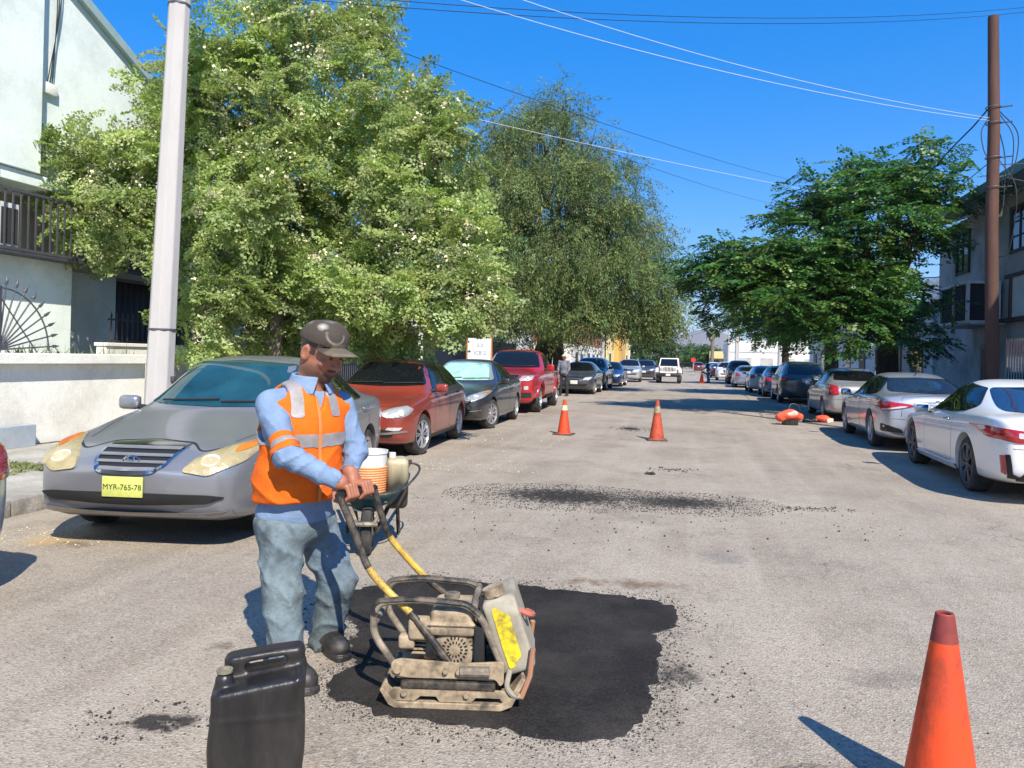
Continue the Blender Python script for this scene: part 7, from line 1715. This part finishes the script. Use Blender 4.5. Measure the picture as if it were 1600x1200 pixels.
M_CON = mat('orange_cone_rubber', (.74, .070, .012), .45, var=.14, scale=5, dirt=(.16, .035, .02), dirt_amt=.8, dscale=8, stretch=(1, 1, .6), fine=.06)
M_CONT = mat('scuffed_cone_tip', (.22, .035, .03), .6, var=.35, scale=12)
M_CONB = mat('dirty_red_cone_rubber', (.52, .075, .03), .6, var=.2, scale=7, dirt=(.05, .03, .025), dirt_amt=.8, dscale=7)
M_CBASE = mat('grimy_cone_base', (.10, .06, .045), .8, var=.4, scale=9)
M_COLLAR = mat('cream_cone_collar', (.75, .62, .42), .5, var=.1, scale=20); M_COLLG = mat('grimy_cone_collar', (.30, .26, .17), .7, var=.4, scale=20)
g = G(1469, 1259); cone('large orange cone with a scuffed dark tip in the right foreground', (g.x, g.y, .0), .66, M_CON, None, M_CON, .3, M_CONT, .17)
g = G(881, 679); cone('bright orange cone with a pale collar beside the parked cars', (g.x, g.y, 0), .70, M_CON, (.70, .84, M_COLLAR), M_CBASE, -.1)
g = G(1026, 688); cone('grimy red-orange cone on a dirty base in the middle of the road', (g.x, g.y, 0), .76, M_CONB, (.70, .86, M_COLLG), M_CBASE, .15)
cone('distant orange cone beside the person in jeans', (.52, 58.6, 0), .95, M_CON, (.70, .82, M_COLLAR), M_CON, .2, None, .24)

# ---- orange-red bundle of gear on the road at the right and the smaller one by the silver sedan
def bundle(name, label, loc, parts):
    e = empty(name, loc, YAW, label, 'gear'); 
    for nm, fn, lo, hi, m in parts: V, F = sdf_mesh(fn, lo, hi, .010); mesh_obj(nm, V, F, m, e, 180)
    return e
M_ORC = mat('red_orange_cloth', (.78, .10, .045), .8, var=.25, scale=7, bump=.01, bscale=14); M_PNK = mat('pale_pink_lining', (.72, .48, .38), .8, var=.2, scale=9)
g = G(1233, 664)
bundle('gear_bundle', 'crumpled red-orange vest slung over black gear on the road at the right', (g.x, g.y, 0), [
    ('gear_case', lambda P: s_box(P, (.02, 0, .09), (.17, .12, .09), .02), (-.25, -.2, -.02), (.25, .2, .25), M_BLKP),
    ('vest', lambda P: smin(smin(s_ell(P, (.0, -.01, .26), (.24, .19, .13)), s_ell(P, (-.20, .0, .20), (.13, .12, .11)), .05), s_ell(P, (.21, -.02, .22), (.13, .12, .10)), .05) + .022 * nz(P, 17, 3), (-.45, -.32, .05), (.45, .32, .48), M_ORC),
    ('vest_lining', lambda P: smin(s_ell(P, (.07, -.16, .30), (.09, .05, .07)), s_ell(P, (-.02, -.15, .27), (.10, .05, .06)), .03) + .012 * nz(P, 25, 3), (-.4, -.35, .1), (.35, .1, .46), M_PNK)])
o = MB().tube(smooth_path([(-.02, .0, .38), (.05, .05, .52), (.22, .05, .50), (.28, .02, .36)], 6), .014, 6).build('strap', M_RUB, bpy.data.objects['gear_bundle'])
g = G(1281, 660)
bundle('gear_heap', 'small heap of red and black straps on the road beside the older silver sedan', (g.x, g.y, 0), [
    ('cloth', lambda P: s_ell(P, (.10, 0, .09), (.22, .15, .10)) + .030 * nz(P, 22, 1), (-.25, -.25, -.02), (.45, .25, .28), M_ORC),
    ('strap', lambda P: s_cone(P, (-.42, 0, .035), (.0, .02, .05), .045, .06) + .018 * nz(P, 30, 5), (-.6, -.2, -.02), (.2, .2, .2), M_BLKP),
    ('pouch', lambda P: s_box(P, (.2, -.12, .06), (.10, .05, .055), .02, rotm(0, 0, 20)) + .008 * nz(P, 30, 2), (0, -.3, -.02), (.4, .05, .2), M_PNK)])

# ---- A-frame board on the pavement behind the charcoal sedan
ab = empty('a_frame_board', (-6.7, 23.6, .146), radians(8), 'white A-frame board with an orange wooden frame behind the charcoal sedan', 'sign')
M_BRD = mat('white_board', (.66, .68, .74), .6, var=.05); M_OWD = mat('orange_painted_wood', (.62, .22, .06), .7, var=.15, scale=9)
MB().box((0, 0, 1.22), (.74, .02, 1.50)).build('panel', M_BRD, ab, 0, .004)
for s in (1, -1): MB().box((s * .385, .01, 1.1), (.04, .045, 1.80)).build('frame', M_OWD, ab, 0); MB().tube([(s * .385, .03, 1.98), (s * .385, .62, 0)], .022, 4).build('leg', M_OWD, ab, 0)
for tx, sz, z in (('5.0', .16, 1.74), ('ICB 2', .17, 1.50)):
    v, f = text_mesh(tx, sz); mesh_obj('lettering', [(q[0] + .02, -.013, z + q[1]) for q in v], f, mat('grey_ink', (.16, .17, .22), .7), bpy.data.objects[ab.name], 0)
# ---- far street signs
ss = empty('stop_sign', tuple(G(1083, 583).xy) + (0,), 0, 'red octagonal stop sign at the far end of the street', 'sign')
MB().cyl((0, 0, 0), (0, 0, 1.9), .045, n=8).build('post', M_CPOLE, ss); MB().prism([(.36 * cos(pi / 8 + k * pi / 4), .36 * sin(pi / 8 + k * pi / 4)) for k in range(8)], .04, Matrix.Translation((0, -.06, 1.9)) @ Matrix.Rotation(pi / 2, 4, 'X')).build('face', mat('sign_red', (.55, .03, .04), .5), ss, 0)
p = atY(1024, 547, 150); ss = empty('street_sign', (p.x, p.y, 0), 0, 'dark street signboard on a thin post far up on the left', 'sign')
MB().cyl((0, 0, 0), (0, 0, p.z), .10, n=8).build('post', M_IRON, ss); MB().box((0, 0, p.z), (3.2, .1, .9)).build('panel', M_SHEET, ss, 0)

# ---- hills and the air between
M_HILL = mat('desert_hill', (.20, .165, .125), .95, var=.25, scale=.004)
def ridge(name, pts, Y, depth):
    v = []; f = []; n = len(pts); random.seed(3)
    P = [atY(px, py, Y) for px, py in pts]
    for i, p in enumerate(P):
        v += [(p.x, Y - depth, -5), (p.x + 20 * sin(i), Y - depth * .4, p.z * .45 + 6 * sin(i * 2.3)), (p.x, Y, p.z), (p.x, Y + depth, -5)]
    for i in range(n - 1):
        for k in range(3): f.append((i * 4 + k, (i + 1) * 4 + k, (i + 1) * 4 + k + 1, i * 4 + k + 1))
    o = mesh_obj(name, v, [tuple(reversed(q)) for q in f], M_HILL, None, 180); tag(o, kind='structure'); return o
prof = [(-400 + i * 40, 552 + 5 * sin(i * .9) + 4 * sin(i * 2.3)) for i in range(33)] + [(925, 545), (960, 535), (1000, 524), (1030, 521), (1060, 524), (1090, 516), (1110, 513), (1130, 520), (1150, 528), (1170, 536), (1190, 545), (1215, 548)] + [(1250 + i * 40, 556 + 4 * sin(i * 1.3)) for i in range(20)]
ridge('hills', prof, 4200, 900)
hz = MB().box((0, 2800, 104), (7600, 6300, 216)).build('haze', None, None, 0); tag(hz, kind='stuff')
hm = bpy.data.materials.new('hazy_air'); hm.use_nodes = True; hm.node_tree.nodes.clear()
_o = hm.node_tree.nodes.new('ShaderNodeOutputMaterial'); _v = hm.node_tree.nodes.new('ShaderNodeVolumePrincipled'); _v.inputs['Color'].default_value = (.80, .88, 1, 1); _v.inputs['Density'].default_value = .00016; _v.inputs['Anisotropy'].default_value = .2
hm.node_tree.links.new(_v.outputs[0], _o.inputs['Volume']); hz.data.materials.append(hm)
